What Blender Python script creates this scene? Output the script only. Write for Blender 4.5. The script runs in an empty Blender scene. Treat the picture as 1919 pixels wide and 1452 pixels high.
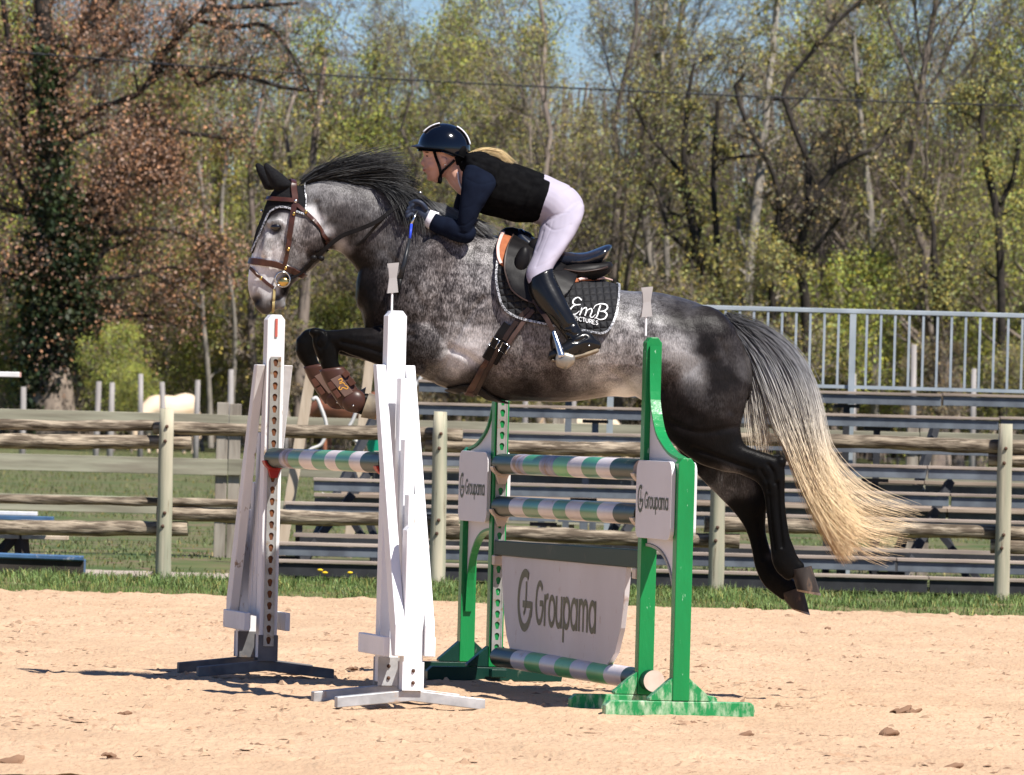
import bpy, bmesh, math, random
import numpy as np
from mathutils import Vector, Matrix
from mathutils.bvhtree import BVHTree
import mathutils

random.seed(7)
rng = np.random.default_rng(7)
sc = bpy.context.scene
COL = sc.collection

# ------------------------------------------------------------------ camera, sky, sun, exposure
F = 13000.0          # focal length in photo pixels
CAMZ = 1.375         # eye height
ROLL = math.radians(1.5)
HOR = 39.0           # horizon this many px under the middle
cs, sn = math.cos(ROLL), math.sin(ROLL)
D0 = 33.4            # distance of the horse

cam_d = bpy.data.cameras.new('camera')
cam = bpy.data.objects.new('camera', cam_d)
COL.objects.link(cam)
sc.camera = cam
cam_d.sensor_width = 36.0
cam_d.lens = F / 1919.0 * 36.0
cam.location = (0, 0, CAMZ)
cam.rotation_euler = (math.radians(90), -ROLL, 0)
cam_d.shift_x = (HOR * sn) / 1919.0
cam_d.shift_y = (HOR * cs) / 1919.0
cam_d.clip_end = 3000
cam_d.clip_start = 0.5
cam_d.dof.use_dof = True
cam_d.dof.focus_distance = D0
cam_d.dof.aperture_fstop = 14.0

SUN = Vector((0.47, -0.52, 1.0)).normalized()
world = bpy.data.worlds.new('World')
sc.world = world
world.use_nodes = True
wn = world.node_tree.nodes
wl = world.node_tree.links
wn.clear()
wo = wn.new('ShaderNodeOutputWorld')
wb = wn.new('ShaderNodeBackground')
sky = wn.new('ShaderNodeTexSky')
sky.sky_type = 'NISHITA'
sky.sun_disc = False
sky.sun_elevation = math.asin(SUN.z)
sky.sun_rotation = math.atan2(SUN.x, SUN.y)
sky.air_density = 1.0
sky.dust_density = 0.0
sky.ozone_density = 1.6
wb.inputs['Strength'].default_value = 0.054
wt = wn.new('ShaderNodeMix')
wt.data_type = 'RGBA'
wt.blend_type = 'MULTIPLY'
wt.inputs[0].default_value = 1.0
wt.inputs[7].default_value = (0.70, 0.86, 1.2, 1)
wl.new(sky.outputs[0], wt.inputs[6])
wl.new(wt.outputs[2], wb.inputs[0])
wl.new(wb.outputs[0], wo.inputs[0])

sun_d = bpy.data.lights.new('sun', 'SUN')
sun_d.energy = 5.0
sun_d.angle = math.radians(0.5)
sun_d.color = (1.0, 0.955, 0.89)
sun = bpy.data.objects.new('sun', sun_d)
COL.objects.link(sun)
sun.location = (20, -20, 40)
sun.rotation_euler = SUN.to_track_quat('Z', 'Y').to_euler()

sc.view_settings.view_transform = 'Standard'
sc.view_settings.look = 'None'
sc.view_settings.gamma = 1.0
sc.view_settings.use_curve_mapping = False
sc.view_settings.exposure = 0.72
sc.render.engine = 'CYCLES'
sc.cycles.use_denoising = True
try:
    sc.cycles.denoiser = 'OPENIMAGEDENOISE'
except Exception:
    pass
sc.cycles.max_bounces = 6
sc.cycles.diffuse_bounces = 3
sc.cycles.glossy_bounces = 2
sc.cycles.transmission_bounces = 2
sc.cycles.caustics_reflective = False
sc.cycles.caustics_refractive = False


# ------------------------------------------------------------------ measuring helpers
def W(px, py, D=D0):
    """photo pixel + distance -> point in the place"""
    dx, dy = px - 959.5, py - 726.0
    x = dx * cs + dy * sn
    y = -dx * sn + dy * cs
    return Vector((x * D / F, D, CAMZ - (y - HOR) * D / F))


def PX(p, D=None):
    D = D or p[1]
    x = p[0] * F / D
    y = (CAMZ - p[2]) * F / D + HOR
    return (x * cs - y * sn + 959.5, x * sn + y * cs + 726.0)


def PXn(V, mid=D0):
    D = mid - np.abs(V[:, 1] - mid)
    x = V[:, 0] * F / D
    y = (CAMZ - V[:, 2]) * F / D + HOR
    return np.stack([x * cs - y * sn + 959.5, x * sn + y * cs + 726.0], 1)


# ------------------------------------------------------------------ materials
MATS = {}


def mat(name, c1, c2=None, scale=6.0, rough=0.6, bump=0.0, detail=6.0, stretch=(1, 1, 1), metal=0.0,
        lo=0.35, hi=0.65, c3=None, scale3=2.0, t3=(0.55, 0.7), spec=0.25, coat=0.0, bscale=None, attr=None,
        sheen=0.0, objrand=0.0):
    if name in MATS:
        return MATS[name]
    m = bpy.data.materials.new(name)
    m.use_nodes = True
    nt = m.node_tree
    N, L = nt.nodes, nt.links
    b = N['Principled BSDF']
    b.inputs['Roughness'].default_value = rough
    b.inputs['Metallic'].default_value = metal
    b.inputs['Specular IOR Level'].default_value = spec
    b.inputs['Coat Weight'].default_value = coat
    b.inputs['Coat Roughness'].default_value = 0.08
    if sheen:
        b.inputs['Sheen Weight'].default_value = sheen
    tc = N.new('ShaderNodeTexCoord')
    mp = N.new('ShaderNodeMapping')
    mp.inputs['Scale'].default_value = stretch
    L.new(tc.outputs['Object'], mp.inputs[0])
    col = None
    if c2 is None:
        c2 = tuple(v * 0.8 for v in c1)
    nz = N.new('ShaderNodeTexNoise')
    nz.inputs['Scale'].default_value = scale
    nz.inputs['Detail'].default_value = detail
    L.new(mp.outputs[0], nz.inputs['Vector'])
    rp = N.new('ShaderNodeMapRange')
    rp.inputs['From Min'].default_value = lo
    rp.inputs['From Max'].default_value = hi
    L.new(nz.outputs['Fac'], rp.inputs['Value'])
    mx = N.new('ShaderNodeMix')
    mx.data_type = 'RGBA'
    mx.inputs[6].default_value = (*c1, 1)
    mx.inputs[7].default_value = (*c2, 1)
    L.new(rp.outputs[0], mx.inputs[0])
    col = mx.outputs[2]
    if c3 is not None:
        nz3 = N.new('ShaderNodeTexNoise')
        nz3.inputs['Scale'].default_value = scale3
        nz3.inputs['Detail'].default_value = 8
        nz3.inputs['Roughness'].default_value = 0.65
        L.new(mp.outputs[0], nz3.inputs['Vector'])
        r3 = N.new('ShaderNodeMapRange')
        r3.inputs['From Min'].default_value = t3[0]
        r3.inputs['From Max'].default_value = t3[1]
        L.new(nz3.outputs['Fac'], r3.inputs['Value'])
        m3 = N.new('ShaderNodeMix')
        m3.data_type = 'RGBA'
        m3.inputs[7].default_value = (*c3, 1)
        L.new(r3.outputs[0], m3.inputs[0])
        L.new(col, m3.inputs[6])
        col = m3.outputs[2]
    if attr:
        at = N.new('ShaderNodeAttribute')
        at.attribute_name = attr
        hv = N.new('ShaderNodeMix')
        hv.data_type = 'RGBA'
        hv.blend_type = 'MULTIPLY'
        hv.inputs[0].default_value = 1
        L.new(col, hv.inputs[6])
        L.new(at.outputs['Color'], hv.inputs[7])
        col = hv.outputs[2]
    if objrand:
        oi = N.new('ShaderNodeObjectInfo')
        mr = N.new('ShaderNodeMapRange')
        mr.inputs['To Min'].default_value = 1 - objrand
        mr.inputs['To Max'].default_value = 1 + objrand
        L.new(oi.outputs['Random'], mr.inputs['Value'])
        hs = N.new('ShaderNodeHueSaturation')
        L.new(mr.outputs[0], hs.inputs['Value'])
        L.new(col, hs.inputs['Color'])
        col = hs.outputs[0]
    L.new(col, b.inputs['Base Color'])
    if bump:
        bp = N.new('ShaderNodeBump')
        bp.inputs['Strength'].default_value = bump
        bp.inputs['Distance'].default_value = 0.02
        if bscale:
            nb = N.new('ShaderNodeTexNoise')
            nb.inputs['Scale'].default_value = bscale
            nb.inputs['Detail'].default_value = 6
            L.new(mp.outputs[0], nb.inputs['Vector'])
            L.new(nb.outputs['Fac'], bp.inputs['Height'])
        else:
            L.new(nz.outputs['Fac'], bp.inputs['Height'])
        L.new(bp.outputs[0], b.inputs['Normal'])
    MATS[name] = m
    return m


# ------------------------------------------------------------------ object helpers
ORG = {}


def link(o, parent=None, at=None):
    COL.objects.link(o)
    if parent is not None:
        o.parent = parent
        ORG[o.name] = ORG[parent.name]
        o.location = (0, 0, 0)
    else:
        at = Vector(at) if at is not None else Vector((0, 0, 0))
        o.location = at
        ORG[o.name] = at.copy()
    return o


def thing(name, label, cat, at, group=None, kind=None):
    o = bpy.data.objects.new(name, None)
    o.empty_display_size = 0.1
    link(o, None, at)
    o['label'] = label
    o['category'] = cat
    if group:
        o['group'] = group
    if kind:
        o['kind'] = kind
    return o


def tag(o, label=None, cat=None, group=None, kind=None):
    if label:
        o['label'] = label
    if cat:
        o['category'] = cat
    if group:
        o['group'] = group
    if kind:
        o['kind'] = kind
    return o


def npmesh(name, V, Fa):
    V = np.asarray(V, dtype=np.float32).reshape(-1, 3)
    me = bpy.data.meshes.new(name)
    if isinstance(Fa, np.ndarray):
        k = Fa.shape[1]
        me.vertices.add(len(V))
        me.vertices.foreach_set('co', V.ravel())
        me.loops.add(Fa.size)
        me.loops.foreach_set('vertex_index', Fa.astype(np.int32).ravel())
        me.polygons.add(len(Fa))
        me.polygons.foreach_set('loop_start', np.arange(0, Fa.size, k, dtype=np.int32))
        me.polygons.foreach_set('loop_total', np.full(len(Fa), k, dtype=np.int32))
        me.update(calc_edges=True)
    else:
        me.from_pydata([tuple(map(float, v)) for v in V], [], [tuple(map(int, f)) for f in Fa])
        me.update()
    return me


def put(name, V, Fa, m, parent=None, smooth=False, at=None, bevel=0, mids=None, ms=None):
    V = np.asarray([tuple(v) for v in V] if not isinstance(V, np.ndarray) else V, dtype=np.float64).reshape(-1, 3)
    if parent is not None:
        o0 = ORG[parent.name]
    elif at is not None:
        o0 = Vector(at)
    else:
        o0 = Vector((V[:, 0].mean(), V[:, 1].mean(), V[:, 2].min()))
    V = V - np.array(o0)
    me = npmesh(name, V, Fa)
    for mm in (ms or [m]):
        me.materials.append(mm)
    if mids is not None:
        me.polygons.foreach_set('material_index', np.asarray(mids, dtype=np.int32))
    if smooth:
        me.polygons.foreach_set('use_smooth', np.ones(len(me.polygons), dtype=bool))
    o = bpy.data.objects.new(name, me)
    link(o, parent, o0)
    if bevel:
        bv = o.modifiers.new('bevel', 'BEVEL')
        bv.width = bevel
        bv.segments = 2
        bv.limit_method = 'ANGLE'
        bv.angle_limit = math.radians(40)
    return o


def attr_vert(o, name, vals):
    """vals (nverts) or (nverts,3)"""
    me = o.data
    a = me.attributes.new(name, 'FLOAT_COLOR', 'POINT')
    vals = np.asarray(vals, dtype=np.float32)
    if vals.ndim == 1:
        vals = np.stack([vals] * 3, 1)
    c = np.concatenate([vals, np.ones((len(vals), 1), np.float32)], 1)
    a.data.foreach_set('color', c.ravel())


class MB:
    def __init__(s):
        s.V = []
        s.F = []
        s.I = []

    def add(s, V, Fa, mi=0):
        n = len(s.V)
        s.V += [tuple(v) for v in V]
        for f in Fa:
            s.F.append(tuple(int(i) + n for i in f))
            s.I.append(mi)

    def put(s, name, m, parent=None, **k):
        return put(name, np.array(s.V), s.F, m, parent, **k)


class Fr:
    """local frame: u, v horizontal directions, z up"""

    def __init__(s, o, u, v=None):
        s.o = Vector(o)
        s.u = Vector(u).normalized()
        s.v = Vector(v).normalized() if v is not None else Vector((-s.u.y, s.u.x, 0))

    def p(s, u, v, z):
        return s.o + s.u * u + s.v * v + Vector((0, 0, z))


def box(fr, u0, u1, v0, v1, z0, z1):
    P = [fr.p(u, v, z) for z in (z0, z1) for u, v in ((u0, v0), (u1, v0), (u1, v1), (u0, v1))]
    Fa = [(0, 3, 2, 1), (4, 5, 6, 7), (0, 1, 5, 4), (1, 2, 6, 5), (2, 3, 7, 6), (3, 0, 4, 7)]
    return P, Fa


def prism(fr, poly, a0, a1, plane='uz'):
    """poly in plane uz extruded along v, or vz extruded along u"""
    n = len(poly)
    P = []
    for a in (a0, a1):
        for (q, z) in poly:
            P.append(fr.p(q, a, z) if plane == 'uz' else fr.p(a, q, z))
    Fa = [tuple(range(n))[::-1], tuple(range(n, 2 * n))]
    for i in range(n):
        j = (i + 1) % n
        Fa.append((i, j, n + j, n + i))
    return P, Fa


def fixn(o):
    bm = bmesh.new()
    bm.from_mesh(o.data)
    bmesh.ops.recalc_face_normals(bm, faces=bm.faces)
    bm.to_mesh(o.data)
    bm.free()
    return o


def tubes(P, R, sides=4, cap=False):
    P = np.asarray(P, float)
    R = np.asarray(R, float)
    B, n, _ = P.shape
    T = np.empty_like(P)
    T[:, 1:-1] = P[:, 2:] - P[:, :-2]
    T[:, 0] = P[:, 1] - P[:, 0]
    T[:, -1] = P[:, -1] - P[:, -2]
    T /= np.linalg.norm(T, axis=2, keepdims=True) + 1e-9
    ref = np.zeros((B, 1, 3))
    ch = P[:, -1] - P[:, 0]
    ax = np.argmin(np.abs(ch), axis=1)
    ref[np.arange(B), 0, ax] = 1
    U = np.cross(T, ref)
    U /= np.linalg.norm(U, axis=2, keepdims=True) + 1e-9
    Vv = np.cross(T, U)
    a = np.arange(sides) / sides * 2 * np.pi
    V = P[:, :, None, :] + R[:, :, None, None] * (np.cos(a)[None, None, :, None] * U[:, :, None, :] + np.sin(a)[None, None, :, None] * Vv[:, :, None, :])
    idx = np.arange(B * n * sides).reshape(B, n, sides)
    q = np.stack([idx[:, :-1, :], np.roll(idx, -1, 2)[:, :-1, :], np.roll(idx, -1, 2)[:, 1:, :], idx[:, 1:, :]], -1).reshape(-1, 4)
    V = V.reshape(-1, 3)
    if cap:
        q = [tuple(f) for f in q]
        for b in range(B):
            q.append(tuple(idx[b, 0, ::-1]))
            q.append(tuple(idx[b, -1, :]))
    return V, q


def cat_rom(pts, n):
    """resample list of vectors (any dimension) to n points, smooth"""
    A = np.asarray(pts, float)
    if len(A) == 2:
        t = np.linspace(0, 1, n)[:, None]
        return A[0] * (1 - t) + A[1] * t
    d = np.r_[0, np.cumsum(np.linalg.norm(np.diff(A[:, :2], axis=0), axis=1) ** 0.75 + 1e-6)]
    q = np.linspace(0, d[-1], n)
    Ap = np.vstack([2 * A[0] - A[1], A, 2 * A[-1] - A[-2]])
    dp = np.r_[-(d[1] - d[0]), d, 2 * d[-1] - d[-2]]
    out = []
    for x in q:
        i = min(np.searchsorted(d, x, side='right') - 1, len(A) - 2)
        i = max(i, 0)
        p0, p1, p2, p3 = Ap[i], Ap[i + 1], Ap[i + 2], Ap[i + 3]
        t0, t1, t2, t3 = dp[i], dp[i + 1], dp[i + 2], dp[i + 3]
        m1 = (p2 - p0) / (t2 - t0)
        m2 = (p3 - p1) / (t3 - t1)
        h = t2 - t1
        t = (x - t1) / h
        out.append((2 * t ** 3 - 3 * t ** 2 + 1) * p1 + (t ** 3 - 2 * t ** 2 + t) * h * m1 + (-2 * t ** 3 + 3 * t ** 2) * p2 + (t ** 3 - t ** 2) * h * m2)
    return np.array(out)


def tube1(pts, r, sides=8, n=None, closed=False):
    """one tube through world points"""
    A = np.array([tuple(p) for p in pts])
    rr = np.full(len(A), r) if np.isscalar(r) else np.array(r, float)
    if n:
        X = cat_rom(np.c_[A, rr], n)
        A, rr = X[:, :3], X[:, 3]
    return tubes(A[None], rr[None], sides, cap=True)


def loft(st, n=28, ring=24, infl=0.0, D=D0, e=1.0, caps=(1, 1)):
    """st: (x1,y1, x2,y2, halfwidth[, depth offset]) photo px pairs -> closed surface"""
    A = np.array([tuple(s) + (0,) * (6 - len(s)) for s in st], float)
    X = cat_rom(A, n)
    rings = []
    for s in X:
        a = W(s[0], s[1], D + s[5])
        b = W(s[2], s[3], D + s[5])
        c = (a + b) / 2
        h = (a - b) / 2
        hl = h.length + 1e-6
        h = h * ((hl + infl) / hl)
        w = max(s[4] + infl, 0.003)
        R = []
        for k in range(ring):
            t = 2 * math.pi * k / ring
            ct, st_ = math.cos(t), math.sin(t)
            f = lambda q: math.copysign(abs(q) ** e, q)
            R.append(np.array(c + h * f(ct) + Vector((0, w * f(st_), 0))))
        rings.append(np.array(R))
    def capring(r0, r1, amt):
        c0 = r0.mean(0)
        c1 = r1.mean(0)
        d = c0 - c1
        d /= np.linalg.norm(d) + 1e-9
        rad = min(np.linalg.norm(r0 - c0, axis=1).min(), np.linalg.norm(r0 - c0, axis=1).mean()) * amt
        o = []
        for q in (0.5, 0.8, 0.95):
            sc_ = math.sqrt(max(0, 1 - q * q))
            o.append(c0 + (r0 - c0) * sc_ + d * rad * q)
        return o
    if caps[0]:
        rings = capring(rings[0], rings[1], caps[0])[::-1] + rings
    if caps[1]:
        rings = rings + capring(rings[-1], rings[-2], caps[1])
    V = np.concatenate(rings)
    Fa = []
    m = len(rings)
    for i in range(m - 1):
        for k in range(ring):
            k2 = (k + 1) % ring
            Fa.append((i * ring + k, i * ring + k2, (i + 1) * ring + k2, (i + 1) * ring + k))
    Fa.append(tuple(range(ring))[::-1])
    Fa.append(tuple(range((m - 1) * ring, m * ring)))
    return V, Fa


def ellipsoid(c, r, n=16, m=24, R=None):
    V, Fa = [], []
    for i in range(n + 1):
        th = math.pi * i / n
        for k in range(m):
            ph = 2 * math.pi * k / m
            q = Vector((r[0] * math.sin(th) * math.cos(ph), r[1] * math.sin(th) * math.sin(ph), r[2] * math.cos(th)))
            if R is not None:
                q = R @ q
            V.append(tuple(Vector(c) + q))
    for i in range(n):
        for k in range(m):
            k2 = (k + 1) % m
            Fa.append((i * m + k, (i + 1) * m + k, (i + 1) * m + k2, i * m + k2))
    return np.array(V), Fa


def fuse(parts, voxel, smooth=4, sf=0.5):
    """union of closed surfaces into one continuous skin -> (V, F quads array)"""
    mb = MB()
    for V, Fa in parts:
        mb.add(V, Fa)
    me = npmesh('tmp', np.array(mb.V), mb.F)
    bm = bmesh.new()
    bm.from_mesh(me)
    bmesh.ops.recalc_face_normals(bm, faces=bm.faces)
    bm.to_mesh(me)
    bm.free()
    o = bpy.data.objects.new('tmp', me)
    COL.objects.link(o)
    r = o.modifiers.new('r', 'REMESH')
    r.mode = 'VOXEL'
    r.voxel_size = voxel
    if smooth:
        s = o.modifiers.new('s', 'SMOOTH')
        s.factor = sf
        s.iterations = smooth
    dg = bpy.context.evaluated_depsgraph_get()
    ev = bpy.data.meshes.new_from_object(o.evaluated_get(dg))
    n = len(ev.vertices)
    V = np.empty(n * 3, np.float32)
    ev.vertices.foreach_get('co', V)
    V = V.reshape(-1, 3).astype(float)
    Fa = [tuple(p.vertices) for p in ev.polygons]
    Nn = np.empty(n * 3, np.float32)
    ev.vertices.foreach_get('normal', Nn)
    bpy.data.objects.remove(o)
    bpy.data.meshes.remove(ev)
    bpy.data.meshes.remove(me)
    q4 = all(len(f) == 4 for f in Fa)
    return V, (np.array(Fa) if q4 else Fa), Nn.reshape(-1, 3).astype(float)


def inpoly(P, poly):
    poly = np.asarray(poly, float)
    x, y = P[:, 0], P[:, 1]
    ins = np.zeros(len(P), bool)
    j = len(poly) - 1
    for i in range(len(poly)):
        xi, yi = poly[i]
        xj, yj = poly[j]
        c = ((yi > y) != (yj > y)) & (x < (xj - xi) * (y - yi) / (yj - yi + 1e-12) + xi)
        ins ^= c
        j = i
    return ins


def shell(body, poly, off, cond=None, mid=D0, snap=True):
    """the part of a body's skin inside a photo outline, lifted by off"""
    V, Fa, Nn = body
    Fq = np.asarray(Fa)
    P = PXn(V, mid)
    cen = P[Fq].mean(1)
    sel = inpoly(cen, poly)
    if cond is not None:
        sel &= cond(V[Fq].mean(1))
    Fs = Fq[sel]
    used = np.unique(Fs)
    mp = -np.ones(len(V), int)
    mp[used] = np.arange(len(used))
    Vn = V[used] + Nn[used] * off
    F2 = mp[Fs]
    if snap and len(F2):
        E = np.sort(np.concatenate([F2[:, [0, 1]], F2[:, [1, 2]], F2[:, [2, 3]], F2[:, [3, 0]]]), 1)
        ue, ct = np.unique(E, axis=0, return_counts=True)
        bv = np.unique(ue[ct == 1])
        pl = np.asarray(poly, float)
        p = P[used][bv]
        best = np.full(len(p), 1e9)
        tgt = p.copy()
        for i in range(len(pl)):
            a, b = pl[i], pl[(i + 1) % len(pl)]
            d = b - a
            t = np.clip(((p - a) @ d) / (d @ d + 1e-9), 0, 1)
            q = a + t[:, None] * d
            dd = np.linalg.norm(q - p, axis=1)
            mk = dd < best
            best[mk] = dd[mk]
            tgt[mk] = q[mk]
        mk = best < 4.0
        dpx = (tgt - p) * mk[:, None]
        Vn[bv, 0] += (dpx[:, 0] * cs + dpx[:, 1] * sn) * mid / F
        Vn[bv, 2] -= (-dpx[:, 0] * sn + dpx[:, 1] * cs) * mid / F
    return Vn, F2


def solid(o, t, off=-1):
    s = o.modifiers.new('thick', 'SOLIDIFY')
    s.thickness = t
    s.offset = off
    return o


def mirror_y(V, mid=D0):
    V = np.array(V, float).copy()
    V[:, 1] = 2 * mid - V[:, 1]
    return V


def smoothpoly(pts, n=60):
    p = list(pts)
    X = cat_rom(p + [p[0]], n + 1)[:-1]
    return [tuple(x[:2]) for x in X]


def noise3(V, s, seed=0):
    """cheap smooth value noise in numpy, about -1..1"""
    P = np.asarray(V) * s + seed * 17.13
    i = np.floor(P).astype(np.int64)
    f = P - i
    f = f * f * (3 - 2 * f)
    def h(a):
        n = (a[:, 0] * 374761393 + a[:, 1] * 668265263 + a[:, 2] * 2147483647 + seed * 9176) & 0xFFFFFFFF
        n = (n ^ (n >> 13)) * 1274126177 & 0xFFFFFFFF
        return ((n ^ (n >> 16)) & 0xFFFF) / 32767.5 - 1
    r = 0
    for dx in (0, 1):
        for dy in (0, 1):
            for dz in (0, 1):
                w = (f[:, 0] if dx else 1 - f[:, 0]) * (f[:, 1] if dy else 1 - f[:, 1]) * (f[:, 2] if dz else 1 - f[:, 2])
                r = r + w * h(i + np.array([dx, dy, dz]))
    return r

# ------------------------------------------------------------------ the ground
M_grass = mat('pasture', (0.055, 0.085, 0.022), (0.115, 0.12, 0.045), scale=0.8, rough=0.95, bump=0.6, c3=(0.15, 0.105, 0.065), scale3=1.6, t3=(0.50, 0.60), bscale=3)
gs = 1500.0
put('pasture_ground', [(-gs, -gs, -0.05), (gs, -gs, -0.05), (gs, gs, -0.05), (-gs, gs, -0.05)], [(0, 1, 2, 3)], M_grass, None, at=(0, 0, -0.05))['kind'] = 'structure'

# sand of the riding arena, its surface trodden into bumps
EDGE = 48.95
def sand_mat():
    m = mat('sand', (0.50, 0.348, 0.225), (0.44, 0.30, 0.19), scale=1.2, rough=0.95, bump=0.8, bscale=34, detail=8,
            c3=(0.36, 0.215, 0.135), scale3=22, t3=(0.57, 0.68), spec=0.1, stretch=(1, 0.45, 1))
    return m
M_sand = sand_mat()
nx, ny = 300, 900
X = np.linspace(-4.6, 4.6, nx)
Y = np.linspace(25.0, EDGE + 0.5, ny)
gx, gy = np.meshgrid(X, Y)
Vs = np.stack([gx.ravel(), gy.ravel(), np.zeros(gx.size)], 1)
hz = 0.010 * noise3(Vs, 2.2, 1) + 0.007 * noise3(Vs, 6.0, 2)
n3 = noise3(Vs, 14.0, 3)
n4 = noise3(Vs, 26.0, 4)
hz += 0.0085 * np.sign(n3) * np.abs(n3) ** 1.3 + 0.0055 * n4
hz += 0.03 * np.clip(noise3(Vs, 9.0, 8) - 0.5, 0, 1)
hp_ = noise3(Vs, 3.3, 12)
hz -= 0.03 * np.clip(hp_ - 0.55, 0, 1) * 1.6
ed = EDGE + 0.12 * noise3(Vs * np.array([1, 0, 0]), 3.0, 5) + 0.06 * noise3(Vs * np.array([1, 0, 0]), 11.0, 6)
hz = np.where(gy.ravel() > ed, -0.12, hz)
Vs[:, 2] = hz
idx = np.arange(nx * ny).reshape(ny, nx)
Fs = np.stack([idx[:-1, :-1], idx[:-1, 1:], idx[1:, 1:], idx[1:, :-1]], -1).reshape(-1, 4)
so = put('sand_arena', Vs, Fs, M_sand, smooth=True, at=(0, 25, 0))
so['kind'] = 'structure'
# the sand goes on around the part one can see
mb = MB()
for (x0, x1, y0, y1) in ((-60, -4.6, 2, EDGE), (4.6, 60, 2, EDGE), (-4.6, 4.6, 2, 25.0), (-60, 60, -40, 2)):
    mb.add([(x0, y0, -0.004), (x1, y0, -0.004), (x1, y1, -0.004), (x0, y1, -0.004)], [(0, 1, 2, 3)])
mb.put('sand_surround', M_sand, at=(0, 0, 0))['kind'] = 'structure'


def clods(name, n, x0, x1, y0, y1, rmin, rmax, m, label, flat=0.5, pw=3):
    V, Fa = [], []
    base = np.array([(1, 0, 0), (0.3, 0.9, 0), (-0.8, 0.55, 0), (-0.75, -0.6, 0), (0.35, -0.9, 0), (0, 0, 0.8), (0.35, 0.2, 0.7)])
    fa = [(0, 1, 6), (1, 2, 5), (2, 3, 5), (3, 4, 5), (4, 0, 6), (1, 5, 6), (4, 6, 5)]
    for i in range(n):
        x = random.uniform(x0, x1)
        y = y0 + (y1 - y0) * random.random()
        r = rmin + (rmax - rmin) * random.random() ** pw
        a = random.random() * 6.28
        q = base * np.array([r * random.uniform(0.8, 2.2), r * random.uniform(0.6, 1.3), r * flat * random.uniform(0.5, 1.3)])
        q = q * (1 + 0.35 * (rng.random(q.shape) - 0.5))
        ca, sa = math.cos(a), math.sin(a)
        q = np.stack([q[:, 0] * ca - q[:, 1] * sa, q[:, 0] * sa + q[:, 1] * ca, q[:, 2]], 1) + (x, y, -0.004 + 0.2 * r * 0)
        k = len(V)
        V.extend(q.tolist())
        Fa.extend([tuple(k + j for j in f) for f in fa])
    o = put(name, np.array(V), Fa, m, at=(0, 30, 0))
    tag(o, label, name.replace('_', ' '), kind='stuff')
    return o
M_clod = mat('clod', (0.24, 0.14, 0.085), (0.15, 0.085, 0.052), scale=5, rough=0.95)
M_clod2 = mat('sand_clod', (0.48, 0.33, 0.215), (0.34, 0.22, 0.14), scale=9, rough=0.95, spec=0.1)
clods('sand_lumps', 15000, -3.8, 3.8, 26.5, 49, 0.004, 0.03, M_clod2, 'small lumps and hoof scuffs of loose orange sand all over the arena', 0.75)
clods('bark_bits', 6500, -3.7, 3.7, 26.5, 48.8, 0.004, 0.020, M_clod, 'brown bits of bark and dirt scattered over the arena sand', 0.42, 1.9)
# the big clods that one can pick out
for i, (px, py, r, lab) in enumerate([
        (1695, 1338, 0.042, 'largest brown dirt clod lying on the sand right of the green feet'),
        (15, 1432, 0.034, 'brown dirt clod at the bottom left corner of the sand'),
        (205, 1418, 0.022, 'crumbled brown clod in the left foreground sand'),
        (660, 1255, 0.02, 'small brown clod on the sand between the two white standards'),
        (1400, 1378, 0.02, 'round brown pebble on the sand below the long green foot'),
        (1665, 1378, 0.03, 'flat pale brown clod in the right foreground'),
        (235, 1338, 0.02, 'small upright clod left of the white standard shadows'),
        (1785, 1440, 0.022, 'flat dark clod at the lower right edge of the sand'),
        (1552, 1180, 0.02, 'reddish clod on the far sand below the hind hooves')]):
    y = py - 726 - (px - 959.5) * sn - HOR
    D = F * CAMZ / y
    c = W(px, py, D)
    V, Fa = ellipsoid((c.x, c.y, r * 0.25), (r * 1.5, r * 0.9, r * 0.55), 16, 26)
    V = V + (0.55 * r * noise3(V, 32, i) + 0.45 * r * noise3(V, 75, i))[:, None] * np.array([1, 1, 0.7])
    tag(put('dirt_clod', V, Fa, M_clod, smooth=False), lab, 'clod', 'loose dirt clods on the sand')


# grass blades -----------------------------------------------------------
def blades(n, xf, yf, zf, hmin, hmax, w, lean=0.5):
    x, y = xf(n), yf(n)
    z = zf(x, y)
    h = hmin + (hmax - hmin) * rng.random(n) ** 1.5
    a = rng.random(n) * 6.283
    l = lean * h * rng.random(n)
    ww = w * (0.6 + 0.8 * rng.random(n))
    b = rng.random(n) * 6.283
    base = np.stack([x, y, z], 1)
    side = np.stack([np.cos(b), np.sin(b), 0 * b], 1) * ww[:, None]
    d = np.stack([np.cos(a), np.sin(a), 0 * a], 1)
    m = base + d * (0.35 * l)[:, None] + np.array([0, 0, 1]) * (0.6 * h)[:, None]
    t = base + d * l[:, None] + np.array([0, 0, 1]) * (h * (1 - 0.25 * (l / (h + 1e-6))))[:, None]
    V = np.stack([base - side, base + side, m + side * 0.7, m - side * 0.7, t], 1).reshape(-1, 3)
    k = np.arange(n) * 5
    f = [(0, 1, 2), (0, 2, 3), (3, 2, 4)]
    Fa = np.concatenate([np.stack([k + q[0], k + q[1], k + q[2]], 1) for q in f])
    tint = np.repeat(0.55 + 0.9 * rng.random(n), 5)
    dry = np.repeat((rng.random(n) < 0.15), 5)
    col = np.stack([tint * np.where(dry, 1.9, 1), tint * np.where(dry, 1.2, 1), tint * np.where(dry, 1.2, 1)], 1)
    return V, Fa, col
M_blade = mat('grass_blade', (0.095, 0.16, 0.04), (0.15, 0.20, 0.06), scale=3, rough=0.55, attr='tint', spec=0.3)
M_verge = mat('verge_soil', (0.10, 0.12, 0.035), (0.16, 0.13, 0.06), scale=4, rough=0.95, c3=(0.42, 0.28, 0.18), scale3=2.3, t3=(0.6, 0.66), bump=0.5, bscale=20)
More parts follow.
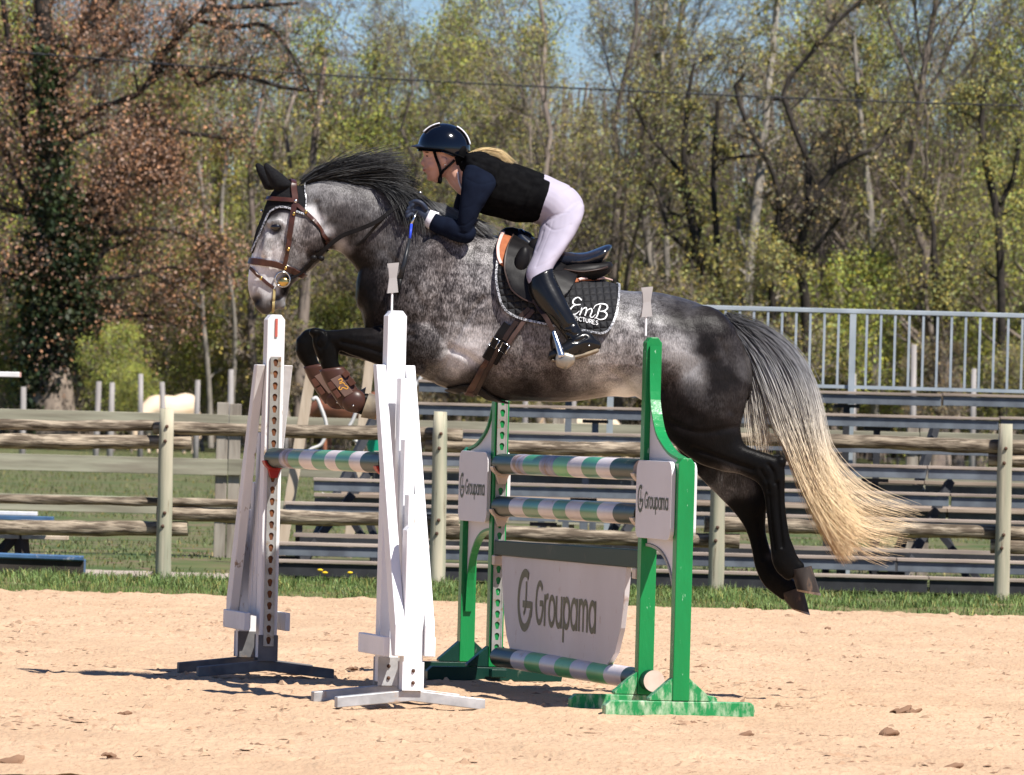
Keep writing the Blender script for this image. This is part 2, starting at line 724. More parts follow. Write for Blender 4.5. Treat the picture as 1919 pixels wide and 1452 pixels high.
# verge bank
nxv, nyv = 160, 30
X = np.linspace(-7, 7, nxv)
Y = np.linspace(EDGE - 0.05, 53.6, nyv)
gx, gy = np.meshgrid(X, Y)
Vv = np.stack([gx.ravel(), gy.ravel(), np.zeros(gx.size)], 1)
t = np.clip((Vv[:, 1] - EDGE) / 0.7, 0, 1)
Vv[:, 2] = -0.035 + 0.055 * t * (1 + 0.4 * noise3(Vv, 2, 4)) - 0.04 * np.clip((Vv[:, 1] - 52.2) / 1.2, 0, 1)
idx = np.arange(nxv * nyv).reshape(nyv, nxv)
Fv = np.stack([idx[:-1, :-1], idx[:-1, 1:], idx[1:, 1:], idx[1:, :-1]], -1).reshape(-1, 4)
put('grass_verge', Vv, Fv, M_verge, smooth=True, at=(0, 50, 0))['kind'] = 'structure'
cl = lambda n: EDGE - 0.02 + 3.6 * rng.random(n) ** 1.3
def zv(x, y):
    P = np.stack([x, y, 0 * x], 1)
    t = np.clip((y - EDGE) / 0.7, 0, 1)
    return -0.04 + 0.055 * t * (1 + 0.4 * noise3(P, 2, 4)) - 0.04 * np.clip((y - 52.2) / 1.2, 0, 1)
V1, F1, c1 = blades(60000, lambda n: rng.uniform(-4.6, 4.6, n), cl, zv, 0.012, 0.048, 0.003)
gz_ = zv(V1[:, 0], V1[:, 1])
sc1 = np.clip(0.75 + 0.9 * noise3(np.stack([V1[:, 0], V1[:, 1] * 0.8, 0 * V1[:, 0]], 1), 1.7, 31), 0.12, 1.6)
V1[:, 2] = gz_ + (V1[:, 2] - gz_) * sc1
# tufts: taller clumps, some at the feet of the posts
tc = np.array([(rng.uniform(-4.4, 4.4), EDGE + rng.uniform(0.1, 3.2)) for _ in range(150)] + [(-2.6, 52.2), (-0.5, 52.1), (1.6, 52.1), (3.75, 52.0), (-4.6, 52.2)] * 2 + [(x, 53.2) for x in np.linspace(0.5, 4.4, 26)])
ti = rng.integers(0, len(tc), 22000)
tp = tc[ti] + rng.normal(0, 0.07, (22000, 2)) * np.array([1.3, 1])
V2, F2, c2 = blades(22000, lambda n: tp[:, 0], lambda n: tp[:, 1], zv, 0.02, 0.105, 0.0034, 1.2)
Vb = np.concatenate([V1, V2])
Fb = np.concatenate([F1, F2 + len(V1)])
o = put('verge_grass', Vb, Fb, M_blade, at=(0, 50, 0))
attr_vert(o, 'tint', np.concatenate([c1, c2]))
tag(o, 'short rough grass growing along the far edge of the sand', 'grass', kind='stuff')
# pasture tufts
def yp(n):
    return 54 * (185 / 54.0) ** rng.random(n)
ypv = yp(60000)
xpv = rng.uniform(-1, 1, 60000) * (ypv * 0.085)
cl2 = noise3(np.stack([xpv, ypv * 0.5, 0 * xpv], 1), 0.9, 3) > -0.15
xpv, ypv = xpv[cl2], ypv[cl2]
V3, F3, c3 = blades(len(xpv), lambda n: xpv, lambda n: ypv, lambda x, y: 0 * x - 0.05, 0.02, 0.07, 0.006, 0.8)
V3[:, 2] = -0.05 + (V3[:, 2] + 0.05) * np.clip(V3[:, 1] / 80, 0.7, 1.6)
o = put('pasture_grass', V3, F3, M_blade, at=(0, 60, 0))
attr_vert(o, 'tint', c3 * np.array([0.85, 0.72, 0.8]))
tag(o, 'tufts of green pasture grass beyond the fences', 'grass', kind='stuff')
# pale gravel strip behind the fence, left
M_gravel = mat('gravel', (0.45, 0.38, 0.32), (0.3, 0.24, 0.19), scale=12, rough=0.95, bump=0.5)
nx, ny = 60, 20
X = np.linspace(-6.5, -2.0, nx); Y = np.linspace(54.3, 57.0, ny)
gx, gy = np.meshgrid(X, Y)
Vg = np.stack([gx.ravel(), gy.ravel(), -0.042 + 0.004 * noise3(np.stack([gx.ravel(), gy.ravel(), 0 * gx.ravel()], 1), 8, 1)], 1)
idx = np.arange(nx * ny).reshape(ny, nx)
Fg = np.stack([idx[:-1, :-1], idx[:-1, 1:], idx[1:, 1:], idx[1:, :-1]], -1).reshape(-1, 4)
put('gravel_path', Vg, Fg, M_gravel, at=(-4, 55, -0.04))['kind'] = 'structure'
# dandelions on the verge
M_yel = mat('dandelion_yellow', (0.8, 0.55, 0.02), (0.7, 0.45, 0.02), rough=0.6)
for i, (px, py) in enumerate([(600, 1068), (609, 1073), (656, 1073)]):
    c = W(px, py, 52.4)
    g = thing('dandelion', ['leftmost of three yellow dandelions in the verge below the stand', 'middle yellow dandelion in the verge below the stand', 'yellow dandelion standing alone, right of the other two'][i], 'flower', (c.x, c.y, 0.0), 'dandelions in the verge')
    V, Fa = ellipsoid(c, (0.022, 0.022, 0.01), 6, 10)
    put('flower_head', V, Fa, M_yel, g)
    V, Fa = tube1([(c.x, c.y, 0), c], 0.003, 4)
    put('stem', V, Fa, mat('stem_green', (0.1, 0.2, 0.04)), g)

# ------------------------------------------------------------------ trees
def grow(P, R, k, t0, t1, len0, len1, ang, npts, up=0.25, rr=0.5, wig=0.12, seed=0):
    """k children on each parent polyline"""
    g = np.random.default_rng(seed)
    B, n, _ = P.shape
    pi = np.repeat(np.arange(B), k)
    M = len(pi)
    t = t0 + (t1 - t0) * g.random(M)
    f = t * (n - 1)
    i = np.clip(f.astype(int), 0, n - 2)
    fr = (f - i)[:, None]
    pos = P[pi, i] * (1 - fr) + P[pi, i + 1] * fr
    rad = R[pi, i] * (1 - fr[:, 0]) + R[pi, i + 1] * fr[:, 0]
    T = P[pi, i + 1] - P[pi, i]
    T /= np.linalg.norm(T, axis=1, keepdims=True) + 1e-9
    rnd = g.normal(size=(M, 3))
    rnd -= (rnd * T).sum(1, keepdims=True) * T
    rnd /= np.linalg.norm(rnd, axis=1, keepdims=True) + 1e-9
    a = np.radians(ang[0] + (ang[1] - ang[0]) * g.random(M))[:, None]
    d = np.cos(a) * T + np.sin(a) * rnd
    d[:, 2] += up
    d /= np.linalg.norm(d, axis=1, keepdims=True)
    plen = np.linalg.norm(np.diff(P, axis=1), axis=2).sum(1)[pi]
    L = plen * (len0 + (len1 - len0) * g.random(M)) * (1.15 - 0.6 * t)
    out = np.empty((M, npts, 3))
    out[:, 0] = pos
    for j in range(1, npts):
        d = d + wig * g.normal(size=(M, 3))
        d[:, 2] += up * 0.15
        d /= np.linalg.norm(d, axis=1, keepdims=True)
        out[:, j] = out[:, j - 1] + d * (L / (npts - 1))[:, None]
    r0 = rad * rr * (0.7 + 0.5 * g.random(M))
    taper = np.linspace(1, 0.3, npts)
    return out, r0[:, None] * taper


def leaves(pts, n, size, spread, seed, zbias=0.0):
    g = np.random.default_rng(seed)
    c = pts[g.integers(0, len(pts), n)] + g.normal(0, spread, (n, 3))
    a = g.normal(size=(n, 3))
    a /= np.linalg.norm(a, axis=1, keepdims=True)
    b = np.cross(a, g.normal(size=(n, 3)))
    b /= np.linalg.norm(b, axis=1, keepdims=True)
    s = (size * (0.5 + g.random(n)))[:, None]
    V = np.stack([c - a * s, c + b * s * 0.6, c + a * s, c - b * s * 0.6], 1).reshape(-1, 3)
    Fa = np.arange(n * 4).reshape(n, 4)
    tint = np.repeat(0.45 + 1.1 * g.random(n), 4)
    hue = np.repeat(g.random(n), 4)
    col = np.stack([tint * (0.8 + 0.5 * hue), tint, tint * (1.1 - 0.5 * hue)], 1)
    return V, Fa, col


def join(parts):
    V, Fa, k = [], [], 0
    for v, f in parts:
        V.append(v)
        Fa.append(np.asarray(f) + k)
        k += len(v)
    return np.concatenate(V), np.concatenate(Fa)


BARK = mat('bark', (0.27, 0.22, 0.18), (0.13, 0.10, 0.085), scale=5, rough=0.95, bump=0.8, stretch=(1, 1, 0.25), objrand=0.35)
BARKP = mat('pale_bark', (0.34, 0.30, 0.25), (0.16, 0.14, 0.12), scale=4, rough=0.95, bump=0.5, stretch=(1, 1, 0.4), objrand=0.2)
BARKD = mat('dark_bark', (0.05, 0.04, 0.033), (0.022, 0.018, 0.015), scale=5, rough=0.95, bump=0.6)
def leafmat(name, c, d):
    return mat(name, c, d, scale=0.5, rough=0.6, attr='tint', spec=0.25, objrand=0.25, detail=3)
L_OLIVE = leafmat('olive_leaf', (0.28, 0.265, 0.10), (0.20, 0.195, 0.065))
L_GREEN = leafmat('fresh_leaf', (0.36, 0.385, 0.09), (0.24, 0.275, 0.06))
L_TAN = leafmat('budding_leaf', (0.235, 0.19, 0.125), (0.16, 0.135, 0.075))
L_IVY = leafmat('ivy_leaf', (0.015, 0.024, 0.010), (0.036, 0.054, 0.018))
L_RUST = leafmat('rust_leaf', (0.35, 0.215, 0.165), (0.25, 0.145, 0.105))
L_YEL = leafmat('yellow_leaf', (0.33, 0.29, 0.08), (0.24, 0.22, 0.06))


def tree_proto(seed, H, r, kind):
    g = np.random.default_rng(seed)
    n = 12
    t = np.linspace(0, 1, n)
    wx = np.cumsum(g.normal(0, 0.022 * H, n)) * 0.8
    wy = np.cumsum(g.normal(0, 0.022 * H, n)) * 0.8
    tr = np.stack([wx - wx[0], wy - wy[0], t * H], 1)[None]
    rt = (r * (1 - 0.8 * t) * np.where(t < 0.05, 1.3, 1))[None]
    parts = [tubes(tr, rt, 8)]
    if kind == 'slender':
        k1, a1, l1, up1 = 22, (22, 55), (0.25, 0.48), 0.35
    elif kind == 'spread':
        k1, a1, l1, up1 = 16, (35, 75), (0.35, 0.6), 0.25
    else:
        k1, a1, l1, up1 = 22, (30, 80), (0.35, 0.7), 0.2
    A, RA = grow(tr, rt, k1, 0.12, 0.97, *l1, a1, 7, up1, 0.45, 0.13, seed + 1)
    Bb, RB = grow(A, RA, 6, 0.15, 1.0, 0.35, 0.65, (20, 65), 5, 0.18, 0.5, 0.16, seed + 2)
    C, RC = grow(Bb, RB, 5, 0.15, 1.0, 0.4, 0.8, (20, 60), 4, 0.12, 0.55, 0.18, seed + 3)
    Dd, RD = grow(C, RC, 4, 0.1, 1.0, 0.4, 0.8, (15, 60), 3, 0.08, 0.6, 0.2, seed + 4)
    RB = np.maximum(RB, 0.010); RC = np.maximum(RC, 0.007); RD = np.maximum(RD, 0.0055)
    parts += [tubes(A, RA, 5), tubes(Bb, RB, 4), tubes(C, RC, 3), tubes(Dd, RD, 3)]
    V, Fa = join(parts)
    return V, Fa, np.concatenate([Dd[:, 1], Dd[:, 2], C[:, -1], C[:, 2]])


PROT = {}
def make_proto(key, seed, H, r, kind, bark, leaf, nl, ls, sp):
    V, Fa, tips = tree_proto(seed, H, r, kind)
    me = npmesh('branches', V, Fa)
    me.materials.append(bark)
    me.polygons.foreach_set('use_smooth', np.ones(len(me.polygons), dtype=bool))
    lm = None
    if nl:
        LV, LF, lc = leaves(tips, nl, ls, sp, seed + 9)
        lm = npmesh('crown', LV, LF)
        lm.materials.append(leaf)
        a = lm.attributes.new('tint', 'FLOAT_COLOR', 'POINT')
        a.data.foreach_set('color', np.concatenate([lc, np.ones((len(lc), 1))], 1).astype(np.float32).ravel())
    PROT[key] = (me, lm)


make_proto('slim_olive', 11, 15, 0.17, 'slender', BARK, L_OLIVE, 16000, 0.035, 0.15)
make_proto('slim_olive2', 23, 17, 0.20, 'slender', BARK, L_OLIVE, 16000, 0.036, 0.17)
make_proto('slim_tan', 31, 14, 0.15, 'slender', BARK, L_TAN, 10000, 0.032, 0.12)
make_proto('slim_pale', 47, 16, 0.19, 'slender', BARKP, L_OLIVE, 12000, 0.034, 0.14)
make_proto('spread_green', 53, 10, 0.16, 'spread', BARK, L_GREEN, 25000, 0.034, 0.20)
make_proto('spread_bare', 67, 11, 0.18, 'spread', BARK, L_TAN, 3500, 0.038, 0.08)
make_proto('bush_green', 71, 4.5, 0.06, 'bush', BARK, L_GREEN, 20000, 0.033, 0.17)
make_proto('bush_brown', 83, 4.0, 0.05, 'bush', BARK, L_TAN, 8000, 0.036, 0.1)
make_proto('bush_olive', 97, 5.0, 0.06, 'bush', BARK, L_OLIVE, 20000, 0.033, 0.17)

PLACED = []
WHERE = ['far left, behind the ivy tree', 'left, above the cream pony', 'left of the horse head', 'above the horse head', 'behind the rider', 'right of the rider', 'above the croup of the horse', 'behind the steel guard rail', 'right side, above the bleachers', 'far right edge of the wood']
def place(key, px, D, sc_=1.0, rz=None, lab=None, cat='tree'):
    me, lm = PROT[key]
    x = W(px, 726, D).x
    names = {'slim_olive': 'slender_tree', 'slim_olive2': 'tall_tree', 'slim_tan': 'budding_tree', 'slim_pale': 'pale_tree', 'spread_green': 'leafy_tree', 'spread_bare': 'bare_tree', 'bush_green': 'green_bush', 'bush_brown': 'brown_bush', 'bush_olive': 'olive_bush'}
    look = {'slim_olive': 'slender tree with sparse olive spring leaves', 'slim_olive2': 'tall straight tree with thin olive crown', 'slim_tan': 'slender brown tree just coming into bud', 'slim_pale': 'tall tree with pale bark and thin olive leaves', 'spread_green': 'spreading tree in fresh yellow green leaf', 'spread_bare': 'almost bare grey brown spreading tree', 'bush_green': 'low bush in bright green leaf', 'bush_brown': 'tangled bush of bare brown twigs', 'bush_olive': 'olive green bush at the foot of the wood'}
    row = 'foremost' if D < 196 else ('second' if D < 203 else ('third' if D < 211.5 else ('fourth' if D < 220 else 'hindmost')))
    w = WHERE[int(np.clip(px / 192, 0, 9))]
    PLACED.append([key, row, px, None, lab])
    g = thing(names[key], lab or (look[key] + ', ' + w), cat if 'bush' not in key else 'bush', (x, D, -0.05), ('bushes' if 'bush' in key else 'trees') + ' of the wood beyond the pasture')
    PLACED[-1][3] = g
    g.scale = (sc_,) * 3
    g.rotation_euler.z = random.random() * 6.28 if rz is None else rz
    o = bpy.data.objects.new('trunk' if 'bush' not in key else 'stems', me)
    COL.objects.link(o); o.parent = g
    if lm:
        o = bpy.data.objects.new('crown' if 'bush' not in key else 'foliage', lm)
        COL.objects.link(o); o.parent = g
    return g


keysN = ['slim_olive', 'slim_olive2', 'slim_tan', 'slim_pale', 'spread_green', 'spread_bare']
R_ = random.Random(5)
# rows of trees, each row nine or ten trees wide
for D, n, wts in ((193, 9, (3, 2, 3, 2, 2, 3)), (200, 11, (4, 3, 2, 2, 3, 1)), (208, 11, (4, 3, 2, 2, 3, 1)), (216, 12, (3, 3, 3, 1, 3, 1)), (226, 13, (4, 4, 2, 1, 2, 1))):
    for i in range(n):
        px = -150 + (i + R_.uniform(0.1, 0.9)) * 2250 / n
        w = list(wts)
        if px > 1150 and px < 1500: w[5] += 4
        if px > 1500: w[4] += 5
        if 250 < px < 1000: w[4] += 7
        k = R_.choices(keysN, w)[0]
        if D < 195 and (px < 420): k = 'spread_green'
        s = R_.uniform(0.66, 1.02) * (1.0 if 'slim' in k else 1.15)
        place(k, px, D + R_.uniform(-3, 3), s, R_.random() * 6.28)
for D, n in ((190, 12), (197, 14), (205, 15), (214, 15), (224, 14)):
    for i in range(n):
        px = -100 + (i + R_.uniform(0.1, 0.9)) * 2150 / n
        k = R_.choices(['bush_green', 'bush_brown', 'bush_olive'], (2, 3, 3) if px < 1300 else (3, 2, 3))[0]
        place(k, px, D + R_.uniform(-3, 3), R_.uniform(0.6, 1.15), R_.random() * 6.28)

ORD = 'leftmost second third fourth fifth sixth seventh eighth ninth tenth eleventh twelfth thirteenth fourteenth fifteenth'.split()
LOOK = {'slim_olive': 'slender sparse olive tree', 'slim_olive2': 'tall straight olive tree', 'slim_tan': 'slender brown budding tree', 'slim_pale': 'tall pale-barked tree', 'spread_green': 'spreading yellow green tree', 'spread_bare': 'almost bare spreading tree', 'bush_green': 'bright green bush', 'bush_brown': 'brown twiggy bush', 'bush_olive': 'olive green bush'}
byk = {}
for p_ in PLACED:
    if p_[4] is None:
        byk.setdefault((p_[0], p_[1]), []).append(p_)
for (k_, row_), L_ in byk.items():
    L_.sort(key=lambda q: q[2])
    for i, p_ in enumerate(L_):
        nth = 'only' if len(L_) == 1 else (ORD[i] if i == 0 else ORD[min(i, 14)] + ' from left')
        wh_ = WHERE[int(np.clip(p_[2] / 192, 0, 9))]
        if len(L_) == 1:
            p_[3]['label'] = 'the %s in the %s row, %s' % (LOOK[k_], row_, wh_)
        elif i == 0:
            p_[3]['label'] = 'leftmost %s in the %s row of the wood' % (LOOK[k_], row_)
        else:
            p_[3]['label'] = '%s %s from the left in the %s row of the wood' % (ORD[min(i, 14)], LOOK[k_], row_)

# the wood goes on behind as one mass
def mass():
    g = np.random.default_rng(3)
    n = 60000
    x = g.uniform(-26, 26, n)
    y = g.uniform(232, 262, n)
    top = 9.4 + 1.6 * noise3(np.stack([x, 0 * x, 0 * x], 1), 0.35, 2) + 1.2 * noise3(np.stack([x, 0 * x, 0 * x], 1), 1.3, 3)
    z = top * g.random(n) ** 0.8
    c = np.stack([x, y, z], 1)
    return c
c = mass()
V, Fa, col = leaves(c, 85000, 0.13, 0.4, 21)
o = put('far_wood', V, Fa, L_OLIVE, at=(0, 240, 0))
attr_vert(o, 'tint', col)
tag(o, 'olive brown depths of the wood behind the nearer trees', 'wood', kind='stuff')
nb = 1400
gg = np.random.default_rng(8)
bx = gg.uniform(-24, 24, nb); by = gg.uniform(230, 256, nb); bh = gg.uniform(5, 13, nb)
t = np.linspace(0, 1, 5)
P = np.stack([bx[:, None] + gg.normal(0, 1.2, (nb, 1)) * t + gg.normal(0, 0.12, (nb, 5)), by[:, None] + 0 * t, bh[:, None] * t], -1)
V, Fa = tubes(P, 0.05 + 0.07 * gg.random((nb, 1)) * (1 - 0.7 * t), 3)
o = put('far_stems', V, Fa, BARK, at=(0, 240, 0))
tag(o, 'mass of thin stems deep inside the wood', 'wood', kind='stuff')
# low rise the wood stands on
hx = np.linspace(-90, 90, 60)
hy = np.linspace(266, 330, 8)
gx, gy = np.meshgrid(hx, hy)
hzz = (6.2 + 1.0 * np.sin(gx * 0.2) + 0.8 * np.sin(gx * 0.53 + 1)) * np.clip((gy - 266) / 14, 0, 1) - 0.1
idx = np.arange(gx.size).reshape(gx.shape)
Fh = np.stack([idx[:-1, :-1], idx[:-1, 1:], idx[1:, 1:], idx[1:, :-1]], -1).reshape(-1, 4)
put('wooded_rise', np.stack([gx.ravel(), gy.ravel(), hzz.ravel()], 1), Fh, mat('rise_cover', (0.06, 0.06, 0.025), (0.1, 0.085, 0.05), scale=0.8, rough=1.0, bump=1.0), smooth=True, at=(0, 266, 0))['kind'] = 'structure'


def limb_tree(name, label, lines, D, bark, leaf, nl, ls, sp, seed, k=(5, 5, 4), cat='tree', lens=(0.25, 0.5), up=0.12, group=None):
    """a tree whose main limbs follow lines seen in the photo: [(px,py,rpx)...]"""
    base = W(lines[0][0][0], lines[0][0][1], D)
    g = thing(name, label, cat, (base.x, base.y, -0.05), group or 'trees of the wood beyond the pasture')
    rg = np.random.default_rng(seed)
    parts = []
    tips = []
    for li, ln in enumerate(lines):
        A = np.array(ln, float)
        n = 14
        X = cat_rom(A, n)
        dy = np.cumsum(rg.normal(0, 0.05, n)) + (0 if li == 0 else 0)
        dy[0] = 0
        P = np.array([tuple(W(x[0], x[1], D)) for x in X])
        P[:, 1] += dy * 1.5
        Rr = np.maximum(X[:, 2], 0.4) * D / F
        P, Rr = P[None], Rr[None]
        parts.append(tubes(P, Rr, 9))
        L = np.linalg.norm(np.diff(P, axis=1), axis=2).sum()
        kk = max(2, int(k[0] * L / 2.0))
        f = 1.6 / max(L, 1.6)
        A1, R1 = grow(P, Rr, kk, 0.15, 1.0, lens[0] * f * 2, lens[1] * f * 2, (25, 70), 7, up, 0.42, 0.16, seed + li * 7 + 1)
        A2, R2 = grow(A1, R1, k[1], 0.15, 1.0, 0.4, 0.75, (20, 65), 5, up, 0.55, 0.18, seed + li * 7 + 2)
        A3, R3 = grow(A2, R2, k[2], 0.1, 1.0, 0.4, 0.8, (20, 60), 4, up * 0.5, 0.6, 0.2, seed + li * 7 + 3)
        R2 = np.maximum(R2, 0.009); R3 = np.maximum(R3, 0.0055)
        parts += [tubes(A1, R1, 5), tubes(A2, R2, 4), tubes(A3, R3, 3)]
        tips += [A3[:, -1], A3[:, 1], A2[:, -1]]
    V, Fa = join(parts)
    put('trunk', V, Fa, bark, g, smooth=True)
    if nl:
        tp_ = np.concatenate(tips)
        if leaf is L_RUST:
            pxs = PXn(tp_, 1e9)[:, 0]
            tp_ = tp_[np.random.default_rng(2).random(len(tp_)) < np.clip(1.25 - (pxs - 230) / 260, 0.12, 1)]
        LV, LF, lc = leaves(tp_, nl, ls, sp, seed + 99)
        o = put('crown', LV, LF, leaf, g)
        attr_vert(o, 'tint', lc)
    return g


# the big ivy-clad oak on the left, still carrying rust brown leaves
IV = [[(97, 840, 47), (95, 760, 42), (92, 640, 36), (98, 480, 30), (100, 330, 26), (95, 200, 22), (85, 80, 17), (78, -60, 13)],
      [(100, 560, 14), (150, 540, 12), (190, 470, 10), (215, 390, 7), (262, 330, 4), (300, 260, 3)],
      [(95, 380, 12), (150, 372, 10), (205, 372, 8), (240, 350, 5), (300, 300, 3)],
      [(98, 260, 7), (180, 205, 5), (270, 170, 6), (300, 110, 7), (345, 60, 6), (385, 20, 6), (450, 15, 5), (560, 8, 3)],
      [(292, 120, 6), (345, 125, 5), (372, 160, 5), (400, 137, 5), (455, 141, 4), (520, 160, 4), (590, 170, 3)],
      [(372, 38, 5), (430, 52, 5), (498, 48, 4), (545, 100, 3), (590, 190, 2)],
      [(60, 330, 8), (40, 200, 7), (18, 90, 6), (5, 0, 5)],
      [(70, 420, 7), (30, 330, 5), (-10, 260, 4)], [(80, 560, 6), (30, 520, 5), (-20, 500, 4)], [(120, 460, 6), (200, 330, 5), (250, 250, 4), (280, 190, 3)], [(150, 520, 5), (240, 520, 4), (330, 500, 3), (400, 540, 2)], [(95, 300, 5), (160, 250, 4), (230, 235, 3), (300, 260, 2)], [(92, 480, 5), (180, 410, 4), (270, 350, 3), (340, 330, 2)], [(95, 620, 5), (180, 600, 4), (270, 590, 3), (330, 610, 2)], [(90, 200, 5), (150, 130, 4), (220, 100, 3), (280, 60, 2)], [(88, 400, 5), (40, 400, 4), (-30, 380, 3)], [(80, 130, 4), (40, 90, 3), (-10, 100, 2)],
      [(280, 220, 5), (330, 245, 5), (395, 255, 4), (430, 262, 3)],
      [(200, 440, 5), (300, 430, 4), (380, 455, 3), (440, 520, 2)],
      [(110, 150, 8), (150, 70, 6), (200, 20, 5), (230, -40, 4)]]
oak = limb_tree('ivy_oak', 'big oak on the left with an ivy covered trunk and rust brown dead leaves', IV, 186, BARKD, L_RUST, 62000, 0.038, 0.34, 300, k=(6, 5, 4))
gi = np.random.default_rng(77)
pts = []
for (y, x, w) in ((780, 60, 14), (740, 70, 26), (700, 85, 46), (640, 95, 62), (580, 105, 75), (520, 112, 78), (460, 118, 68), (400, 110, 48), (340, 105, 34), (280, 100, 28), (220, 98, 26), (160, 92, 24), (120, 88, 20)):
    m = int(w * 9)
    for _ in range(m):
        px = x + gi.normal(0, w * 0.5)
        p = W(px, y + gi.uniform(-32, 32), 186)
        p.y = 186 - 0.25 - abs(gi.normal(0, 0.5)) + gi.uniform(-0.2, 0.9)
        pts.append(tuple(p))
LV, LF, lc = leaves(np.array(pts), 17000, 0.075, 0.09, 401)
o = put('ivy', LV, LF, L_IVY, oak)
attr_vert(o, 'tint', lc)
mb = MB()
put('trunk_foot', *tube1([W(97, 850, 185.7), W(97, 790, 185.7), W(95, 735, 185.7), W(96, 690, 185.8)], [0.78, 0.68, 0.62, 0.5], 14, 8), mat('oak_bark', (0.30, 0.24, 0.19), (0.13, 0.10, 0.08), scale=2.2, rough=0.95, bump=1.0, stretch=(2.2, 2.2, 0.5)), oak, smooth=True)

# the dark branching tree right of the rider and its pale neighbours
limb_tree('dark_tree', 'dark crooked tree with a forked black limb above the croup of the horse',
          [[(1505, 840, 12), (1512, 600, 10), (1500, 480, 9), (1516, 392, 9), (1545, 340, 8), (1588, 285, 6), (1596, 262, 3)],
           [(1558, 322, 5), (1600, 296, 5), (1646, 273, 4), (1665, 240, 2)],
           [(1512, 400, 6), (1516, 314, 6), (1489, 235, 6), (1470, 165, 5), (1520, 100, 4), (1584, 25, 4), (1640, -20, 3)],
           [(1500, 500, 6), (1540, 450, 5), (1572, 410, 4)],
           [(1447, 600, 8), (1447, 479, 7), (1460, 380, 6), (1440, 310, 5), (1406, 248, 5), (1377, 165, 4), (1395, 140, 3)],
           [(1420, 290, 4), (1380, 295, 3), (1350, 300, 2)]],
          188, BARKD, L_TAN, 2500, 0.045, 0.08, 500, k=(4, 5, 4))
limb_tree('dark_tree', 'dark leaning tree just right of the red and white cloth, above the horse back',
          [[(1330, 840, 12), (1318, 560, 10), (1303, 446, 9), (1290, 380, 8), (1282, 322, 7), (1286, 206, 5), (1300, 120, 3)],
           [(1312, 480, 5), (1260, 440, 4), (1230, 355, 3), (1215, 340, 2)],
           [(1283, 330, 5), (1240, 280, 4), (1225, 262, 4), (1190, 200, 3)],
           [(1357, 620, 8), (1350, 520, 7), (1343, 454, 6), (1336, 330, 5), (1345, 190, 4)]],
          189, BARKD, L_OLIVE, 3000, 0.045, 0.08, 520, k=(4, 5, 4)).__setitem__('label', 'dark leaning tree with two thin trunks, above the middle of the horse back')
limb_tree('pale_tree', 'pale grey trunk rising straight behind the dark crooked tree',
          [[(1395, 840, 14), (1398, 600, 12), (1402, 516, 11), (1419, 372, 10), (1427, 306, 9), (1437, 198, 7), (1450, 80, 6), (1460, -40, 5)],
           [(1400, 470, 5), (1384, 420, 4), (1392, 380, 3)]],
          191, BARKP, L_OLIVE, 2000, 0.045, 0.08, 540, k=(3, 4, 4))
limb_tree('pale_tree', 'pale thin trunk right of the dark crooked tree, leaning slightly left',
          [[(1640, 840, 9), (1636, 560, 8), (1634, 438, 8), (1625, 330, 7), (1612, 207, 5), (1600, 60, 4)]],
          192, BARKP, L_OLIVE, 2500, 0.045, 0.08, 560, k=(3, 4, 4))
limb_tree('pale_tree', 'pale birch-like trunk showing above the vest of the rider',
          [[(1260, 840, 7), (1250, 500, 6), (1240, 300, 6), (1243, 170, 5), (1240, 80, 4), (1250, -30, 3)]],
          197, BARKP, L_OLIVE, 2500, 0.045, 0.08, 570, k=(3, 4, 4))
limb_tree('grey_tree', 'grey double trunk standing left of the horse chest',
          [[(560, 840, 14), (562, 700, 12), (570, 560, 11), (575, 430, 9), (590, 260, 7), (610, 100, 5)],
           [(480, 840, 9), (478, 700, 8), (470, 600, 7), (478, 480, 6), (470, 300, 5), (500, 150, 3)],
           [(470, 690, 5), (455, 660, 5), (440, 672, 4), (440, 650, 3)]],
          190, BARK, L_OLIVE, 4500, 0.05, 0.1, 580, k=(3, 5, 4))
limb_tree('dark_tree', 'dark forked tree at the right edge of the wood above the guard rail',
          [[(1880, 840, 10), (1875, 560, 8), (1868, 400, 8), (1850, 320, 7), (1838, 240, 6), (1850, 140, 4)],
           [(1868, 390, 5), (1895, 340, 5), (1910, 260, 4)],
           [(1760, 840, 7), (1755, 560, 6), (1750, 470, 6), (1745, 400, 4), (1700, 350, 3)]],
          190, BARKD, L_OLIVE, 6500, 0.036, 0.16, 600, k=(3, 5, 4))
limb_tree('thin_tree', 'thin bent trunk between the ivy oak and the horse head',
          [[(395, 840, 6), (390, 700, 5), (378, 560, 5), (385, 420, 4), (370, 300, 3)],
           [(310, 545, 4), (345, 552, 4), (365, 570, 3)],
           [(430, 840, 5), (440, 600, 4), (415, 420, 4), (430, 250, 3)]],
          189, BARKP, L_YEL, 3000, 0.045, 0.1, 620, k=(3, 5, 4))
# yellow-green shrubs right of the oak trunk
for i, (px, D, s, lab) in enumerate([(215, 184, 0.62, 'yellow green shrub right beside the foot of the ivy oak'), (250, 181, 0.42, 'dark green shrub between the grey pasture posts')]):
    place('bush_green', px, D, s, 1.0 + i, lab)

